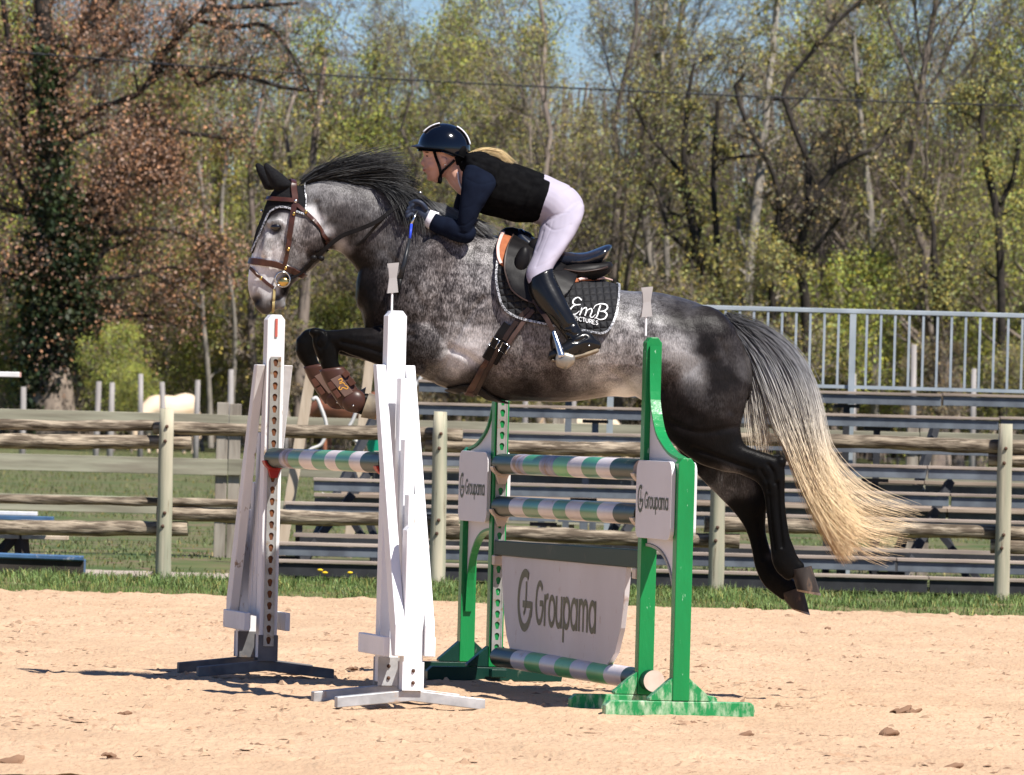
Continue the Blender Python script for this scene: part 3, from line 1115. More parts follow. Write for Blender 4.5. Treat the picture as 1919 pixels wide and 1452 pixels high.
# overhead wire
M_wire = mat('wire', (0.03, 0.03, 0.035), rough=0.5)
wp = [W(x, y, 95) for x, y in ((-200, 80), (0, 95), (350, 123), (700, 146), (1050, 164), (1330, 177), (1650, 190), (1919, 198), (2150, 203))]
A = cat_rom([tuple(p) for p in wp], 400)
th = np.linspace(0, 400, 400)
A1 = A.copy(); A1[:, 2] += 0.012 * np.cos(th); A1[:, 1] += 0.012 * np.sin(th)
A2 = A.copy(); A2[:, 2] -= 0.012 * np.cos(th); A2[:, 1] -= 0.012 * np.sin(th)
V, Fa = tubes(np.stack([A1, A2]), np.full((2, 400), 0.007), 5)
tag(put('overhead_wire', V, Fa, M_wire, at=tuple(wp[0])), 'twisted dark cable sagging across the trees from left to right', 'cable')

# ------------------------------------------------------------------ log fence along the arena
M_log = mat('weathered_log', (0.37, 0.305, 0.225), (0.11, 0.085, 0.062), scale=16, rough=0.95, bump=1.0, stretch=(0.3, 1.6, 2.2), lo=0.36, hi=0.60, c3=(0.09, 0.07, 0.05), scale3=12, t3=(0.54, 0.62), detail=10, objrand=0.18, spec=0.1)
M_post = mat('treated_post', (0.47, 0.42, 0.31), (0.27, 0.275, 0.20), scale=5, rough=0.9, bump=0.8, stretch=(3, 3, 0.22), c3=(0.16, 0.12, 0.08), scale3=7.0, t3=(0.60, 0.68), detail=9, objrand=0.1, spec=0.1)
M_cut = mat('log_end', (0.36, 0.34, 0.22), (0.2, 0.18, 0.12), scale=12, rough=0.9)
M_rust = mat('rusty_bolt', (0.11, 0.055, 0.035), (0.06, 0.035, 0.025), scale=30, rough=0.8)
DF = 52.2


def logmesh(p0, p1, r, seed, n=26, sides=14, wob=0.012):
    g = np.random.default_rng(seed)
    t = np.linspace(0, 1, n)
    A = np.array(p0)[None] * (1 - t[:, None]) + np.array(p1)[None] * t[:, None]
    A = A + np.cumsum(g.normal(0, wob * 0.12, (n, 3)), 0) * np.sin(np.pi * t)[:, None]
    R = r * (1 + 0.06 * (1 - 2 * t) * (1 if seed % 2 else -1) + 0.04 * g.normal(0, 1, n))
    V, q = tubes(A[None], R[None], sides, cap=True)
    V = V + noise3(V * np.array([0.3, 1, 1]), 22, seed)[:, None] * 0.005 + noise3(V, 3, seed)[:, None] * 0.002
    mids = [0] * (len(q) - 2) + [1, 1]
    return V, q, mids


def vpost(c, h, r, lean, seed, z0=-0.2, sides=16):
    g = np.random.default_rng(seed)
    t = np.linspace(0, 1, 9)
    A = np.stack([c[0] + lean * t, c[1] + 0 * t, z0 + (h - z0) * t], 1)
    R = r * (1.06 - 0.1 * t)
    R[-1] *= 0.93
    V, q = tubes(A[None], R[None], sides, cap=True)
    return V + noise3(V, 9, seed)[:, None] * 0.004, q, [0] * (len(q) - 2) + [1, 1]


fence = thing('log_fence', 'arena fence of weathered round logs bolted behind pale green posts', 'fence', (0, DF, 0))
ppx = [(-212, 766, 1080), (306, 765, 1085), (819, 771, 1100), (1341, 780, 1112), (1876, 794, 1143), (2400, 800, 1160)]
for i, (px, yt, yb) in enumerate(ppx):
    b = W(px, yb, DF)
    top = W(px, yt, DF)
    V, q, mi = vpost((b.x, DF), top.z, 0.057, (random.random() - 0.5) * 0.02, i)
    po = put('post', V, q, None, fence, smooth=True, mids=mi, ms=[M_post, M_cut])
    for z, dx in ((1.17, 0), (1.06, -0.01), (0.52, 0), (0.42, -0.012)):
        Vb, Fb = ellipsoid((b.x + dx, DF - 0.062, z), (0.014, 0.012, 0.014), 6, 10)
        put('bolt', Vb, Fb, M_rust, po, smooth=True)
logs = [(-230, 793, 300, 797, 0.040), (-240, 823, 359, 829, 0.056), (-240, 985, 352, 991, 0.056), (-220, 931, 480, 944, 0.034),
        (288, 802, 867, 816, 0.052), (293, 961, 860, 977, 0.054),
        (797, 833, 1365, 847, 0.054), (800, 994, 1386, 1014, 0.056),
        (1318, 821, 1935, 838, 0.052), (1320, 981, 1935, 1000, 0.056),
        (1852, 862, 2450, 876, 0.052), (1856, 1023, 2450, 1038, 0.055)]
for i, (x0, y0, x1, y1, r) in enumerate(logs):
    D = DF + 0.057 + r + 0.003 + (0.0 if i != 0 else 0.06)
    V, q, mi = logmesh(W(x0, y0, D), W(x1, y1, D), r, 10 + i)
    o = put('log_rail', V, q, None, fence, smooth=True, mids=mi, ms=[M_log, M_cut])
# ------------------------------------------------------------------ plank fence of the pasture
M_plank = mat('old_plank', (0.34, 0.325, 0.24), (0.21, 0.19, 0.14), scale=4, rough=0.9, bump=0.4, stretch=(0.3, 1, 3), c3=(0.2, 0.17, 0.13), scale3=1.6, t3=(0.55, 0.7), objrand=0.15)
M_sq = mat('grey_square_post', (0.33, 0.29, 0.24), (0.18, 0.15, 0.12), scale=5, rough=0.95, bump=0.6, stretch=(3, 3, 0.4))
DP = 63.0
pf = thing('plank_fence', 'flat pale green plank fence behind the log fence and the bleachers', 'fence', (0, DP, 0))
fr = Fr((0, DP, 0), (1, 0, 0), (0, 1, 0))
xs = [W(p, 900, DP).x for p in (-230, 405, 1035, 1700, 2330)]
for i, x in enumerate(xs):
    for dx in (0, 0.115):
        put('post', *box(fr, x - 0.01 + dx, x + 0.095 + dx, 0.02, 0.13, -0.3, 1.36 - 0.01 * (dx > 0)), M_sq, pf, bevel=0.006)
    if i < len(xs) - 1:
        for z in (1.175, 0.77, 0.41):
            jit = random.uniform(-0.01, 0.01)
            put('plank', *box(fr, x + 0.105, xs[i + 1] + 0.10, -0.02, 0.015, z - 0.075 + jit, z + 0.075 + jit), M_plank, pf, bevel=0.004)

# leaning grey stakes of the far paddock
M_stake = mat('grey_stake', (0.36, 0.33, 0.31), (0.2, 0.18, 0.17), scale=3, rough=0.95, bump=0.4, stretch=(3, 3, 0.4))
pk = thing('paddock_fence', 'row of thin grey stakes with wire in front of the wood', 'fence', (0, 132, 0))
stakes = [(44, 725, 42, 880, 132), (186, 714, 178, 882, 132), (211, 716, 204, 880, 132), (264, 700, 262, 880, 140), (303, 716, 310, 880, 133),
          (371, 712, 366, 870, 138), (433, 692, 430, 870, 140), (536, 716, 535, 870, 140), (745, 712, 742, 870, 138), (1712, 646, 1710, 880, 125), (1600, 700, 1599, 880, 138), (1826, 690, 1820, 880, 138),
          (985, 720, 982, 880, 138), (1075, 735, 1070, 880, 139)]
for (x0, y0, x1, y1, D) in stakes:
    a, b = W(x0, y0, D), W(x1, y1, D)
    b.z = -0.2
    V, q = tube1([b, (a + b) / 2, a], [0.062, 0.058, 0.05], 8)
    V = V + noise3(V, 6, 3)[:, None] * 0.012
    put('stake', V, q, M_stake, pk, smooth=True)
for z in (0.6, 1.1):
    V, q = tube1([(-14, 133, z), (-5, 133, z - 0.05), (5, 133, z), (14, 133, z - 0.03)], 0.004, 3, 20)
    put('fence_wire', V, q, M_wire, pk)

# ------------------------------------------------------------------ bleachers
M_seat = mat('bench_wood', (0.40, 0.33, 0.27), (0.24, 0.19, 0.155), scale=5, rough=0.85, bump=0.3, stretch=(0.3, 2, 2), objrand=0.1)
M_steel = mat('galvanised_steel', (0.155, 0.175, 0.195), (0.09, 0.10, 0.115), scale=6, rough=0.6, metal=0.1, c3=(0.12, 0.13, 0.14), scale3=3, t3=(0.6, 0.75))
M_dark = mat('dark_steel_and_shade', (0.035, 0.036, 0.04), (0.02, 0.02, 0.022), rough=0.7)  # dark supports, and the black that stands for shade along the foot
M_rail = mat('blue_grey_rail', (0.36, 0.40, 0.43), (0.27, 0.31, 0.34), scale=4, rough=0.5, metal=0.1)
bl = thing('bleachers', 'stepped open bleachers of wooden benches on grey steel beams', 'bleachers', (0, 57, 0))
rows = [  # name, y in photo at x=800 (unrolled shift handled), left px, distance
    ('H', 1056, 500, 55.0, 1.0), ('G', 1022, 506, 55.4, 1.0), ('F', 1005, 550, 56.2, 0.5), ('E', 947, 533, 56.3, 1.0), ('D', 900, 586, 57.1, 1.0), ('d', 922, 640, 57.6, 0.5),
    ('C', 849, 700, 57.9, 1.0), ('B', 803, 838, 58.7, 1.0), ('A', 753, 762, 59.5, 1.0), ('Z', 712, 783, 60.3, 1.0)]
XR = W(2350, 800, 58).x
rowpos = {}
for nm, y8, lpx, D, kind in rows:
    z = W(800, y8, D).z
    x0 = W(lpx, y8, D).x
    rowpos[nm] = (x0, D, z)
    frb = Fr((0, D, 0), (1, 0, 0), (0, 1, 0))
    if kind == 1.0:
        # bench in lengths, each its own board
        cuts = [x0]
        while cuts[-1] < XR - 0.6:
            cuts.append(min(XR, cuts[-1] + 2.45 + (0.35 * math.sin(3 * D) if len(cuts) == 1 else 0)))
        for a, b in zip(cuts[:-1], cuts[1:]):
            dz = random.uniform(-0.006, 0.006)
            put('bench_board', *box(frb, a + 0.004, b - 0.004, -0.02, 0.24, z - 0.024 + dz, z + dz), M_seat, bl, bevel=0.003)
            bh = 0.08 if nm != 'H' else 0.10
            put('steel_beam', *box(frb, a + 0.01, b - 0.01, 0.0, 0.05, z - 0.028 - bh + dz, z - 0.027 + dz), M_steel if nm != 'H' else M_dark, bl, bevel=0.003)  # lowest beam coloured black for the shade beneath the stand
            if nm in 'CD':
                put('foot_board', *box(frb, a + 0.004, b - 0.004, 0.32, 0.55, z - 0.165 + dz, z - 0.13 + dz), M_seat, bl)
                put('foot_beam', *box(frb, a + 0.01, b - 0.01, 0.34, 0.38, z - 0.235 + dz, z - 0.168 + dz), M_steel, bl)
    else:
        put('foot_board', *box(frb, x0, XR, 0, 0.22, z - 0.03, z), M_seat, bl)
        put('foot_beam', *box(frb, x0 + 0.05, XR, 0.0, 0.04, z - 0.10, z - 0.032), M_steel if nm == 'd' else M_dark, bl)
# supports: a T post under each bench every 2.4 m, and sloping dark braces
for j, xs_ in enumerate(np.arange(-1.9, XR, 2.42)):
    for nm, (x0, D, z) in rowpos.items():
        if nm in 'HFd' or xs_ < x0 - 0.2:
            continue
        xx = max(xs_ + 0.25 * math.sin(D * 5), x0 + 0.12)
        frb = Fr((0, D, 0), (1, 0, 0), (0, 1, 0))
        zt = z - 0.115
        put('upright', *box(frb, xx - 0.028, xx + 0.028, 0.07, 0.12, -0.1, zt - 0.03), M_steel if (j % 2) else M_dark, bl)
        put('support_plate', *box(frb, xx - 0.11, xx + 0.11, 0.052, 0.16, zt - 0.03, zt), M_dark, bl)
    for (ya, za, yb, zb) in ((55.6, 0.05, 58.2, 0.85), (57.0, 0.0, 60.2, 1.35)):
        a = Vector((xs_ + 0.2, ya, za)); b = Vector((xs_ + 0.2 + 0.55, yb, zb))
        V, q = tube1([a, b], 0.045, 4)
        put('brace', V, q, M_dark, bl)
        a = Vector((xs_ + 0.9, ya + 0.3, za)); b = Vector((xs_ + 0.55, yb - 1.0, zb * 0.6))
        V, q = tube1([a, b], 0.035, 4)
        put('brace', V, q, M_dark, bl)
# black panel along the foot, standing in for the shade under the benches
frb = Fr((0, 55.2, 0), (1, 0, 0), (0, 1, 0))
put('foot_shade_panel', *box(frb, rowpos['H'][0], XR, 0.0, 0.03, -0.06, rowpos['H'][2] - 0.14), M_dark, bl)
# guard rail along the top
DG = 60.9
frb = Fr((0, DG, 0), (1, 0, 0), (0, 1, 0))
zt = W(1480, 580, DG).z
z0r = W(1480, 722, DG).z
xg0 = W(792, 650, DG).x
put('top_rail', *box(frb, xg0, XR, -0.02, 0.02, zt - 0.02, zt + 0.02), M_rail, bl, bevel=0.005)
put('bottom_rail', *box(frb, xg0, XR, -0.015, 0.015, z0r - 0.015, z0r + 0.015), M_rail, bl)
xref = W(1597, 650, DG).x
step = 26.5 * DG / F
posts = [xref + k * step * 17 for k in range(-3, 4)]
for x in posts:
    if xg0 < x < XR:
        put('rail_post', *box(frb, x - 0.028, x + 0.028, -0.05, -0.021, -0.05, zt - 0.024), M_rail, bl)
k = -60
while xref + k * step < XR:
    x = xref + k * step
    if x > xg0 and min(abs(x - p) for p in posts) > 0.04:
        put('baluster', *box(frb, x - 0.0105, x + 0.0105, -0.012, 0.012, z0r + 0.016, zt - 0.021), M_rail, bl)
    k += 1

# ------------------------------------------------------------------ the odds and ends at the left
M_white = mat('old_white_paint', (0.72, 0.71, 0.70), (0.6, 0.58, 0.56), scale=9, rough=0.6, c3=(0.35, 0.28, 0.2), scale3=5, t3=(0.64, 0.7))
M_blue = mat('blue_paint', (0.07, 0.15, 0.27), (0.05, 0.1, 0.19), scale=6, rough=0.5, c3=(0.45, 0.47, 0.5), scale3=5, t3=(0.62, 0.7))
M_char = mat('dark_timber', (0.05, 0.04, 0.035), (0.03, 0.025, 0.02), scale=6, rough=0.9)
M_pale = mat('pale_timber', (0.55, 0.45, 0.34), (0.40, 0.31, 0.22), scale=5, rough=0.85, stretch=(3, 3, 0.4), bump=0.3)
tt = thing('trestle_table', 'low table of white and blue boards on dark crossed legs behind the log fence', 'table', W(20, 1050, 54.4))
frt = Fr((0, 54.4, 0), (1, 0, 0), (0, 1, 0))
xa, xb = W(-300, 965, 54.4).x, W(102, 965, 54.4).x
z = W(50, 966, 54.4).z
put('table_board', *box(frt, xa, xb - 0.14, 0.0, 0.16, z, z + 0.03), M_white, tt, bevel=0.004)
put('table_board', *box(frt, xa, xb, -0.18, -0.005, z - 0.035, z - 0.002), M_blue, tt, bevel=0.004)
put('table_board', *box(frt, xa, W(128, 1000, 54.4).x, -0.05, 0.10, W(60, 1003, 54.4).z - 0.03, W(60, 1003, 54.4).z), M_pale, tt, bevel=0.004)
for a, b, w in (((0, 1035), (30, 1002), 0.045), ((45, 1068), (38, 995), 0.06), ((-180, 1060), (-150, 995), 0.06)):
    V, q = tube1([W(*a, 54.4), W(*b, 54.4)], w, 4)
    put('leg', V, q, M_char, tt)
bx_ = thing('blue_trough', 'long low blue trough lying on the grass under the trestle table', 'trough', W(60, 1062, 54.0))
frt = Fr((0, 53.9, 0), (1, 0, 0), (0, 1, 0))
xa, xb = W(-300, 1050, 53.9).x, W(157, 1050, 53.9).x
z = W(60, 1042, 53.9).z
P = [(xa, z), (xb, z - 0.02), (xb + 0.0, -0.06), (xa, -0.06)]
frt2 = Fr((0, 53.9, 0), (1, 0, 0), (0, 1, 0))
V, q = prism(frt2, [(p[0], p[1]) for p in P], 0.0, 0.03)
put('front_panel', V, q, M_char, bx_, bevel=0.004)
V, q = tube1([(xa, 53.89, z + 0.012), (xb, 53.89, z - 0.008)], 0.022, 6)
put('rim', V, q, M_blue, bx_)
V, q = prism(frt2, [(p[0], p[1]) for p in P], 0.25, 0.28)
put('back_panel', V, q, M_blue, bx_, bevel=0.004)
put('floor', *box(frt2, xa, xb, 0.031, 0.249, -0.05, -0.02), M_char, bx_)
put('end_panel', *box(frt2, xb - 0.03, xb - 0.001, 0.031, 0.249, -0.018, z - 0.03), M_blue, bx_)
wb_ = thing('white_barrier', 'white barrier pole reaching in from the left edge of the picture', 'barrier', W(-60, 1050, 57))
a, b = W(-500, 695, 57), W(37, 702, 57)
frt = Fr((0, 57, 0), (1, 0, 0), (0, 1, 0))
put('pole', *box(frt, a.x, b.x, -0.03, 0.03, b.z - 0.022, b.z + 0.022), M_white, wb_, bevel=0.006)
put('end_cap', *box(frt, b.x + 0.001, b.x + 0.012, -0.026, 0.026, b.z - 0.02, b.z + 0.02), mat('faded_red', (0.6, 0.35, 0.28)), wb_)
put('post', *box(frt, a.x + 0.1, a.x + 0.2, -0.06, 0.06, -0.1, b.z + 0.1), M_white, wb_)

# two leaning pale timbers with white hoses
pr = thing('timber_prop', 'pale timber leaning left, its foot behind the log fence', 'prop', W(527, 1048, 61), 'leaning pale timbers behind the fence')
def plank_line(p0, p1, D, w, th, parent, m, name='plank'):
    a, b = W(*p0, D), W(*p1, D)
    d = (b - a).normalized()
    s = Vector((d.z, 0, -d.x))
    P = []
    for c in (a, b):
        for su, sv in ((-1, -1), (1, -1), (1, 1), (-1, 1)):
            P.append(c + s * (w / 2 * su) + Vector((0, th / 2 * sv, 0)))
    Fa = [(0, 1, 2, 3), (4, 7, 6, 5), (0, 4, 5, 1), (1, 5, 6, 2), (2, 6, 7, 3), (3, 7, 4, 0)]
    return fixn(put(name, P, Fa, m, parent, bevel=0.005))
plank_line((524, 1052), (590, 655), 60.6, 0.095, 0.04, pr, M_pale)
pr2 = thing('timber_prop', 'pale timber leaning left, half hidden behind the front hooves of the horse', 'prop', W(655, 1040, 61), 'leaning pale timbers behind the fence')
plank_line((650, 1045), (696, 650), 60.6, 0.085, 0.04, pr2, M_pale)
M_hose = mat('white_hose', (0.65, 0.63, 0.6), rough=0.5)
for i, (pts, lab) in enumerate([
    ([(585, 750), (592, 745), (600, 760), (612, 800), (604, 830), (575, 850), (573, 880)], 'white hose looping down from the left leaning timber'),
    ([(668, 770), (660, 790), (650, 810), (675, 835), (672, 850)], 'white hose hanging beside the right leaning timber'),
    ([(800, 690), (770, 735), (745, 760), (735, 790)], 'white cord running down left from the belly of the horse'),
    ([(603, 925), (620, 932), (640, 915), (645, 880)], 'lowest white hose loop below the first bench'),
    ([(735, 788), (712, 790), (690, 800), (680, 830)], 'white hose between the timber and the white wing')]):
    V, q = tube1([W(x, y, 60.3) for x, y in pts], 0.016, 6, 24)
    tag(put('hose', V, q, M_hose, smooth=True), lab, 'hose', 'white hoses hanging by the bleachers')

# bright green bucket bits by the stand
for i, (x, y, lab) in enumerate([(702, 836, 'small bright green tub left of the white wing behind the fence'), (770, 836, 'small bright green tub right of the white wing under the bleachers')]):
    c = W(x, y, 61.5)
    g = thing('green_tub', lab, 'tub', (c.x, c.y, -0.05), 'green tubs on poles')
    t = np.linspace(0, 1, 8)
    V, q = tubes(np.stack([0 * t + c.x, 0 * t + c.y, c.z - 0.06 + 0.12 * t], 1)[None], (0.055 + 0.03 * t)[None], 14, cap=True)
    put('tub_body', V, q, mat('bright_green_plastic', (0.02, 0.42, 0.25), rough=0.4), g)
    V, q = tube1([(c.x, c.y, -0.1), (c.x, c.y, c.z - 0.06)], 0.02, 6)
    put('stand_pole', V, q, M_dark, g)

# ------------------------------------------------------------------ ponies grazing in the pasture
def pony(name, label, at, yaw, s, m, graze=1.0, blotch=None):
    g = thing(name, label, 'horse', at, 'horses grazing in the pasture')
    parts = []
    def seg(cs_, rs, sides=16, n=18):
        X = cat_rom(np.c_[np.array(cs_, float), np.array(rs, float)], n)
        parts.append(tubes(X[None, :, :3], X[None, :, 3], sides, cap=True))
    # x forward
    seg([(-0.72, 0, 0.98), (-0.55, 0, 1.0), (-0.2, 0, 0.93), (0.2, 0, 0.92), (0.55, 0, 0.95), (0.7, 0, 0.93)], [0.14, 0.29, 0.30, 0.31, 0.27, 0.15])
    if graze:
        seg([(0.5, 0, 1.0), (0.8, 0, 0.85), (1.02, 0, 0.55), (1.1, 0, 0.40)], [0.24, 0.17, 0.12, 0.09])
        seg([(1.07, 0, 0.45), (1.08, 0, 0.32), (1.10, 0, 0.18), (1.12, 0, 0.06)], [0.11, 0.115, 0.075, 0.06])
        for e_ in (-1, 1):
            seg([(1.02, 0.06 * e_, 0.47), (0.98, 0.08 * e_, 0.57)], [0.03, 0.01], 8, 6)
    for x, sx in ((0.5, 0.0), (-0.55, -0.05)):
        for e_ in (-1, 1):
            hind = x < 0
            seg([(x, 0.13 * e_, 0.85), (x + (0.02 if hind else 0.0), 0.14 * e_, 0.6), (x + (-0.12 if hind else 0.02), 0.13 * e_, 0.42), (x - (0.08 if hind else 0.0), 0.13 * e_, 0.15), (x - (0.04 if hind else -0.02), 0.13 * e_, 0.0)],
                [0.15 if hind else 0.11, 0.12 if hind else 0.075, 0.055, 0.04, 0.055], 12, 14)
    R = Matrix.Rotation(yaw, 3, 'Z')
    out = []
    for V, q in parts:
        out.append((np.array([tuple(Vector(at) + (R @ Vector(tuple(v))) * s) for v in V]), q))
    V, Fa, _ = fuse(out, 0.028, 3)
    o = put('body', V, Fa, m, g, smooth=True)
    # tail and mane of loose strands
    gg_ = np.random.default_rng(int(at[0] * 100) & 255)
    n = 140
    t = np.linspace(0, 1, 7)
    P = np.stack([-0.78 - 0.12 * np.sin(t * 2.5)[None] + gg_.normal(0, 0.03, (n, 1)) * t, gg_.normal(0, 0.04, (n, 1)) * (0.4 + t), 1.05 - 0.75 * t[None] * (0.7 + 0.3 * gg_.random((n, 1)))], -1)
    P = np.array(at) + (P.reshape(-1, 3) @ np.array(R).T).reshape(P.shape) * s
    V, q = tubes(P, np.full((n, 7), 0.008), 3)
    put('tail', V, q, blotch or m, g)
    return g


M_cream = mat('cream_coat', (0.72, 0.58, 0.42), (0.62, 0.44, 0.28), scale=1.2, rough=0.7)
M_bay = mat('bay_coat', (0.34, 0.13, 0.07), (0.15, 0.06, 0.035), scale=1.5, rough=0.5)
c = W(318, 850, 175)
pony('pony', 'cream white pony grazing behind the left fence post, rump to the right', (c.x, 175, 0.0), math.radians(232), 1.2, M_cream)
c = W(660, 850, 172)
pony('horse_in_pasture', 'dark bay horse standing beyond the fence below the front hooves', (c.x, 172, 0.0), math.radians(160), 1.32, M_bay)
c = W(1082, 850, 176)
pony('pony', 'cream pony seen between the bleacher beams below the belly of the horse', (c.x, 176, 0.0), math.radians(8), 1.13, M_cream)

# ------------------------------------------------------------------ the oxer: four standards
UD = Vector((0.2325, -0.9726, 0)).normalized()     # towards the camera side
VD = Vector((0.9726, 0.2325, 0)).normalized()      # to the right
def paint(name, c, worn, rough=0.38, t3=(0.60, 0.66), s3=10, stretch=(1, 1, 0.35), c2=None):
    return mat(name, c, c2 or tuple(v * 0.85 for v in c), scale=4, rough=rough, c3=worn, scale3=s3, t3=t3, stretch=stretch, bump=0.15, bscale=25)
M_wp = paint('white_gloss_paint', (0.84, 0.84, 0.86), (0.45, 0.38, 0.31), 0.4, (0.67, 0.70), 16)
M_wpg = paint('white_paint_grimy', (0.78, 0.77, 0.77), (0.34, 0.25, 0.18), 0.5, (0.615, 0.66), 12)
M_gp = paint('green_gloss_paint', (0.012, 0.22, 0.06), (0.30, 0.50, 0.34), 0.3, (0.655, 0.68), 30, (1.6, 1.6, 0.5))
M_gpw = paint('green_paint_sanded', (0.018, 0.25, 0.075), (0.42, 0.52, 0.36), 0.4, (0.44, 0.68), 26, (1.2, 1.2, 0.5))
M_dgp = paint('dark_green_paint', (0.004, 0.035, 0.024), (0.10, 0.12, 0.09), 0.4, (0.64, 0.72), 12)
M_galv = mat('galvanised_foot', (0.52, 0.52, 0.52), (0.34, 0.34, 0.34), scale=12, rough=0.45, metal=0.35, c3=(0.45, 0.33, 0.24), scale3=7, t3=(0.58, 0.68))
M_track = mat('track_steel', (0.42, 0.42, 0.40), (0.30, 0.29, 0.26), scale=12, rough=0.45, metal=0.5, c3=(0.28, 0.18, 0.09), scale3=16, t3=(0.58, 0.68))
M_hole = mat('rusty_hollow', (0.20, 0.075, 0.03), (0.08, 0.035, 0.02), scale=20, rough=0.9)
M_cupr = mat('red_cup', (0.42, 0.03, 0.02), (0.3, 0.02, 0.015), rough=0.4)
M_cupw = mat('ivory_cup', (0.66, 0.55, 0.45), (0.55, 0.44, 0.34), rough=0.4)
M_board = mat('sponsor_board', (0.70, 0.67, 0.69), (0.66, 0.62, 0.63), scale=2, rough=0.42, c3=(0.50, 0.38, 0.30), scale3=9, t3=(0.70, 0.80))
M_gate = mat('sponsor_gate', (0.66, 0.62, 0.62), (0.60, 0.55, 0.54), scale=2, rough=0.5, c3=(0.38, 0.22, 0.16), scale3=14, t3=(0.62, 0.76), stretch=(1, 1, 0.6))
M_print = mat('grey_green_print', (0.115, 0.135, 0.105), (0.10, 0.12, 0.09), rough=0.6)
M_print2 = mat('olive_print', (0.17, 0.165, 0.10), (0.15, 0.14, 0.08), rough=0.6)


def keytrack(fr, ucoord, face, z0, z1, parent, w=0.046, pitch=0.0555, backm=None):
    """perforated steel strip with keyhole openings; face=-1 or +1 along u"""
    mb = MB()
    n = int((z1 - z0) / pitch)
    ph = (z1 - z0) / n
    angs = np.linspace(0, 2 * math.pi, 20, endpoint=False) + 0.157
    for i in range(n):
        zc = z0 + (i + 0.5) * ph + 0.006
        hole, rect = [], []
        for a in angs:
            c, s = math.cos(a), math.sin(a)
            rr = 0.0125
            hx, hz_ = rr * c, rr * s
            if s < -0.7:
                hx = max(-0.0062, min(0.0062, hx)) if abs(hx) < 0.01 else math.copysign(0.0062, hx)
                hz_ = -0.0245
            hole.append((hx, zc + hz_))
            zl0, zl1 = z0 + i * ph, z0 + (i + 1) * ph
            k = min((w / 2) / (abs(c) + 1e-9), ((zl1 - zc) if s > 0 else (zc - zl0)) / (abs(s) + 1e-9))
            rect.append((k * c, zc + k * s))
        # corners belong to the nearest ray: snap them
        for (cx_, cz) in ((w / 2, zl1), (-w / 2, zl1), (w / 2, zl0), (-w / 2, zl0)):
            j = min(range(len(rect)), key=lambda q: (rect[q][0] - cx_) ** 2 + (rect[q][1] - cz) ** 2)
            rect[j] = (cx_, cz)
        m = len(angs)
        P = [fr.p(ucoord, x, z) for x, z in rect] + [fr.p(ucoord, x, z) for x, z in hole] + [fr.p(ucoord - face * 0.006, x, z) for x, z in hole]
        Fa = []
        for j in range(m):
            k = (j + 1) % m
            Fa.append((j, k, m + k, m + j))
            Fa.append((m + j, m + k, 2 * m + k, 2 * m + j))
        mb.add(P, Fa)
    o = mb.put('keyhole_track', M_track, parent)
    uu = sorted((ucoord - face * 0.006, ucoord - face * 0.011))
    put('track_back', *box(fr, uu[0], uu[1], -w / 2, w / 2, z0, z1), backm or M_hole, o)
    uu = sorted((ucoord + face * 0.0, ucoord - face * 0.0055))
    for sg in (-1, 1):
        put('track_edge', *box(fr, uu[0] - 0.002, uu[1] + 0.002, sg * w / 2 - 0.003, sg * w / 2 + 0.003, z0, z1), M_track, o)
    return o


def cup(fr, u0, u1, zc, r, m, parent, name='jump_cup', tab=0.05):
    """half-round trough that carries a pole"""
    mb = MB()
    angs = np.linspace(math.radians(195), math.radians(345), 12)
    P = []
    for u in (u0, u1):
        for a in angs:
            P.append(fr.p(u, math.cos(a) * r, zc + math.sin(a) * r))
        for a in angs[::-1]:
            P.append(fr.p(u, math.cos(a) * (r + 0.012), zc + math.sin(a) * (r + 0.012)))
    n = len(angs) * 2
    Fa = [tuple(range(n))[::-1], tuple(range(n, 2 * n))] + [(i, (i + 1) % n, n + (i + 1) % n, n + i) for i in range(n)]
    mb.add(P, Fa)
    mb.add(*prism(fr, [(-r * 0.65, zc - r - 0.002), (r * 0.65, zc - r - 0.002), (r * 0.32, zc - r - tab), (-r * 0.32, zc - r - tab)], u0, (u0 + u1) / 2, 'vz'))
    return fixn(mb.put(name, m, parent, bevel=0.002))


def peak_post(fr, u0, u1, v0, v1, z0, z1, ch=0.025):
    return prism(fr, [(v0, z0), (v1, z0), (v1, z1 - ch), (v1 - ch * 0.8, z1), (v0 + ch * 0.8, z1), (v0, z1 - ch)], u0, u1, 'vz')


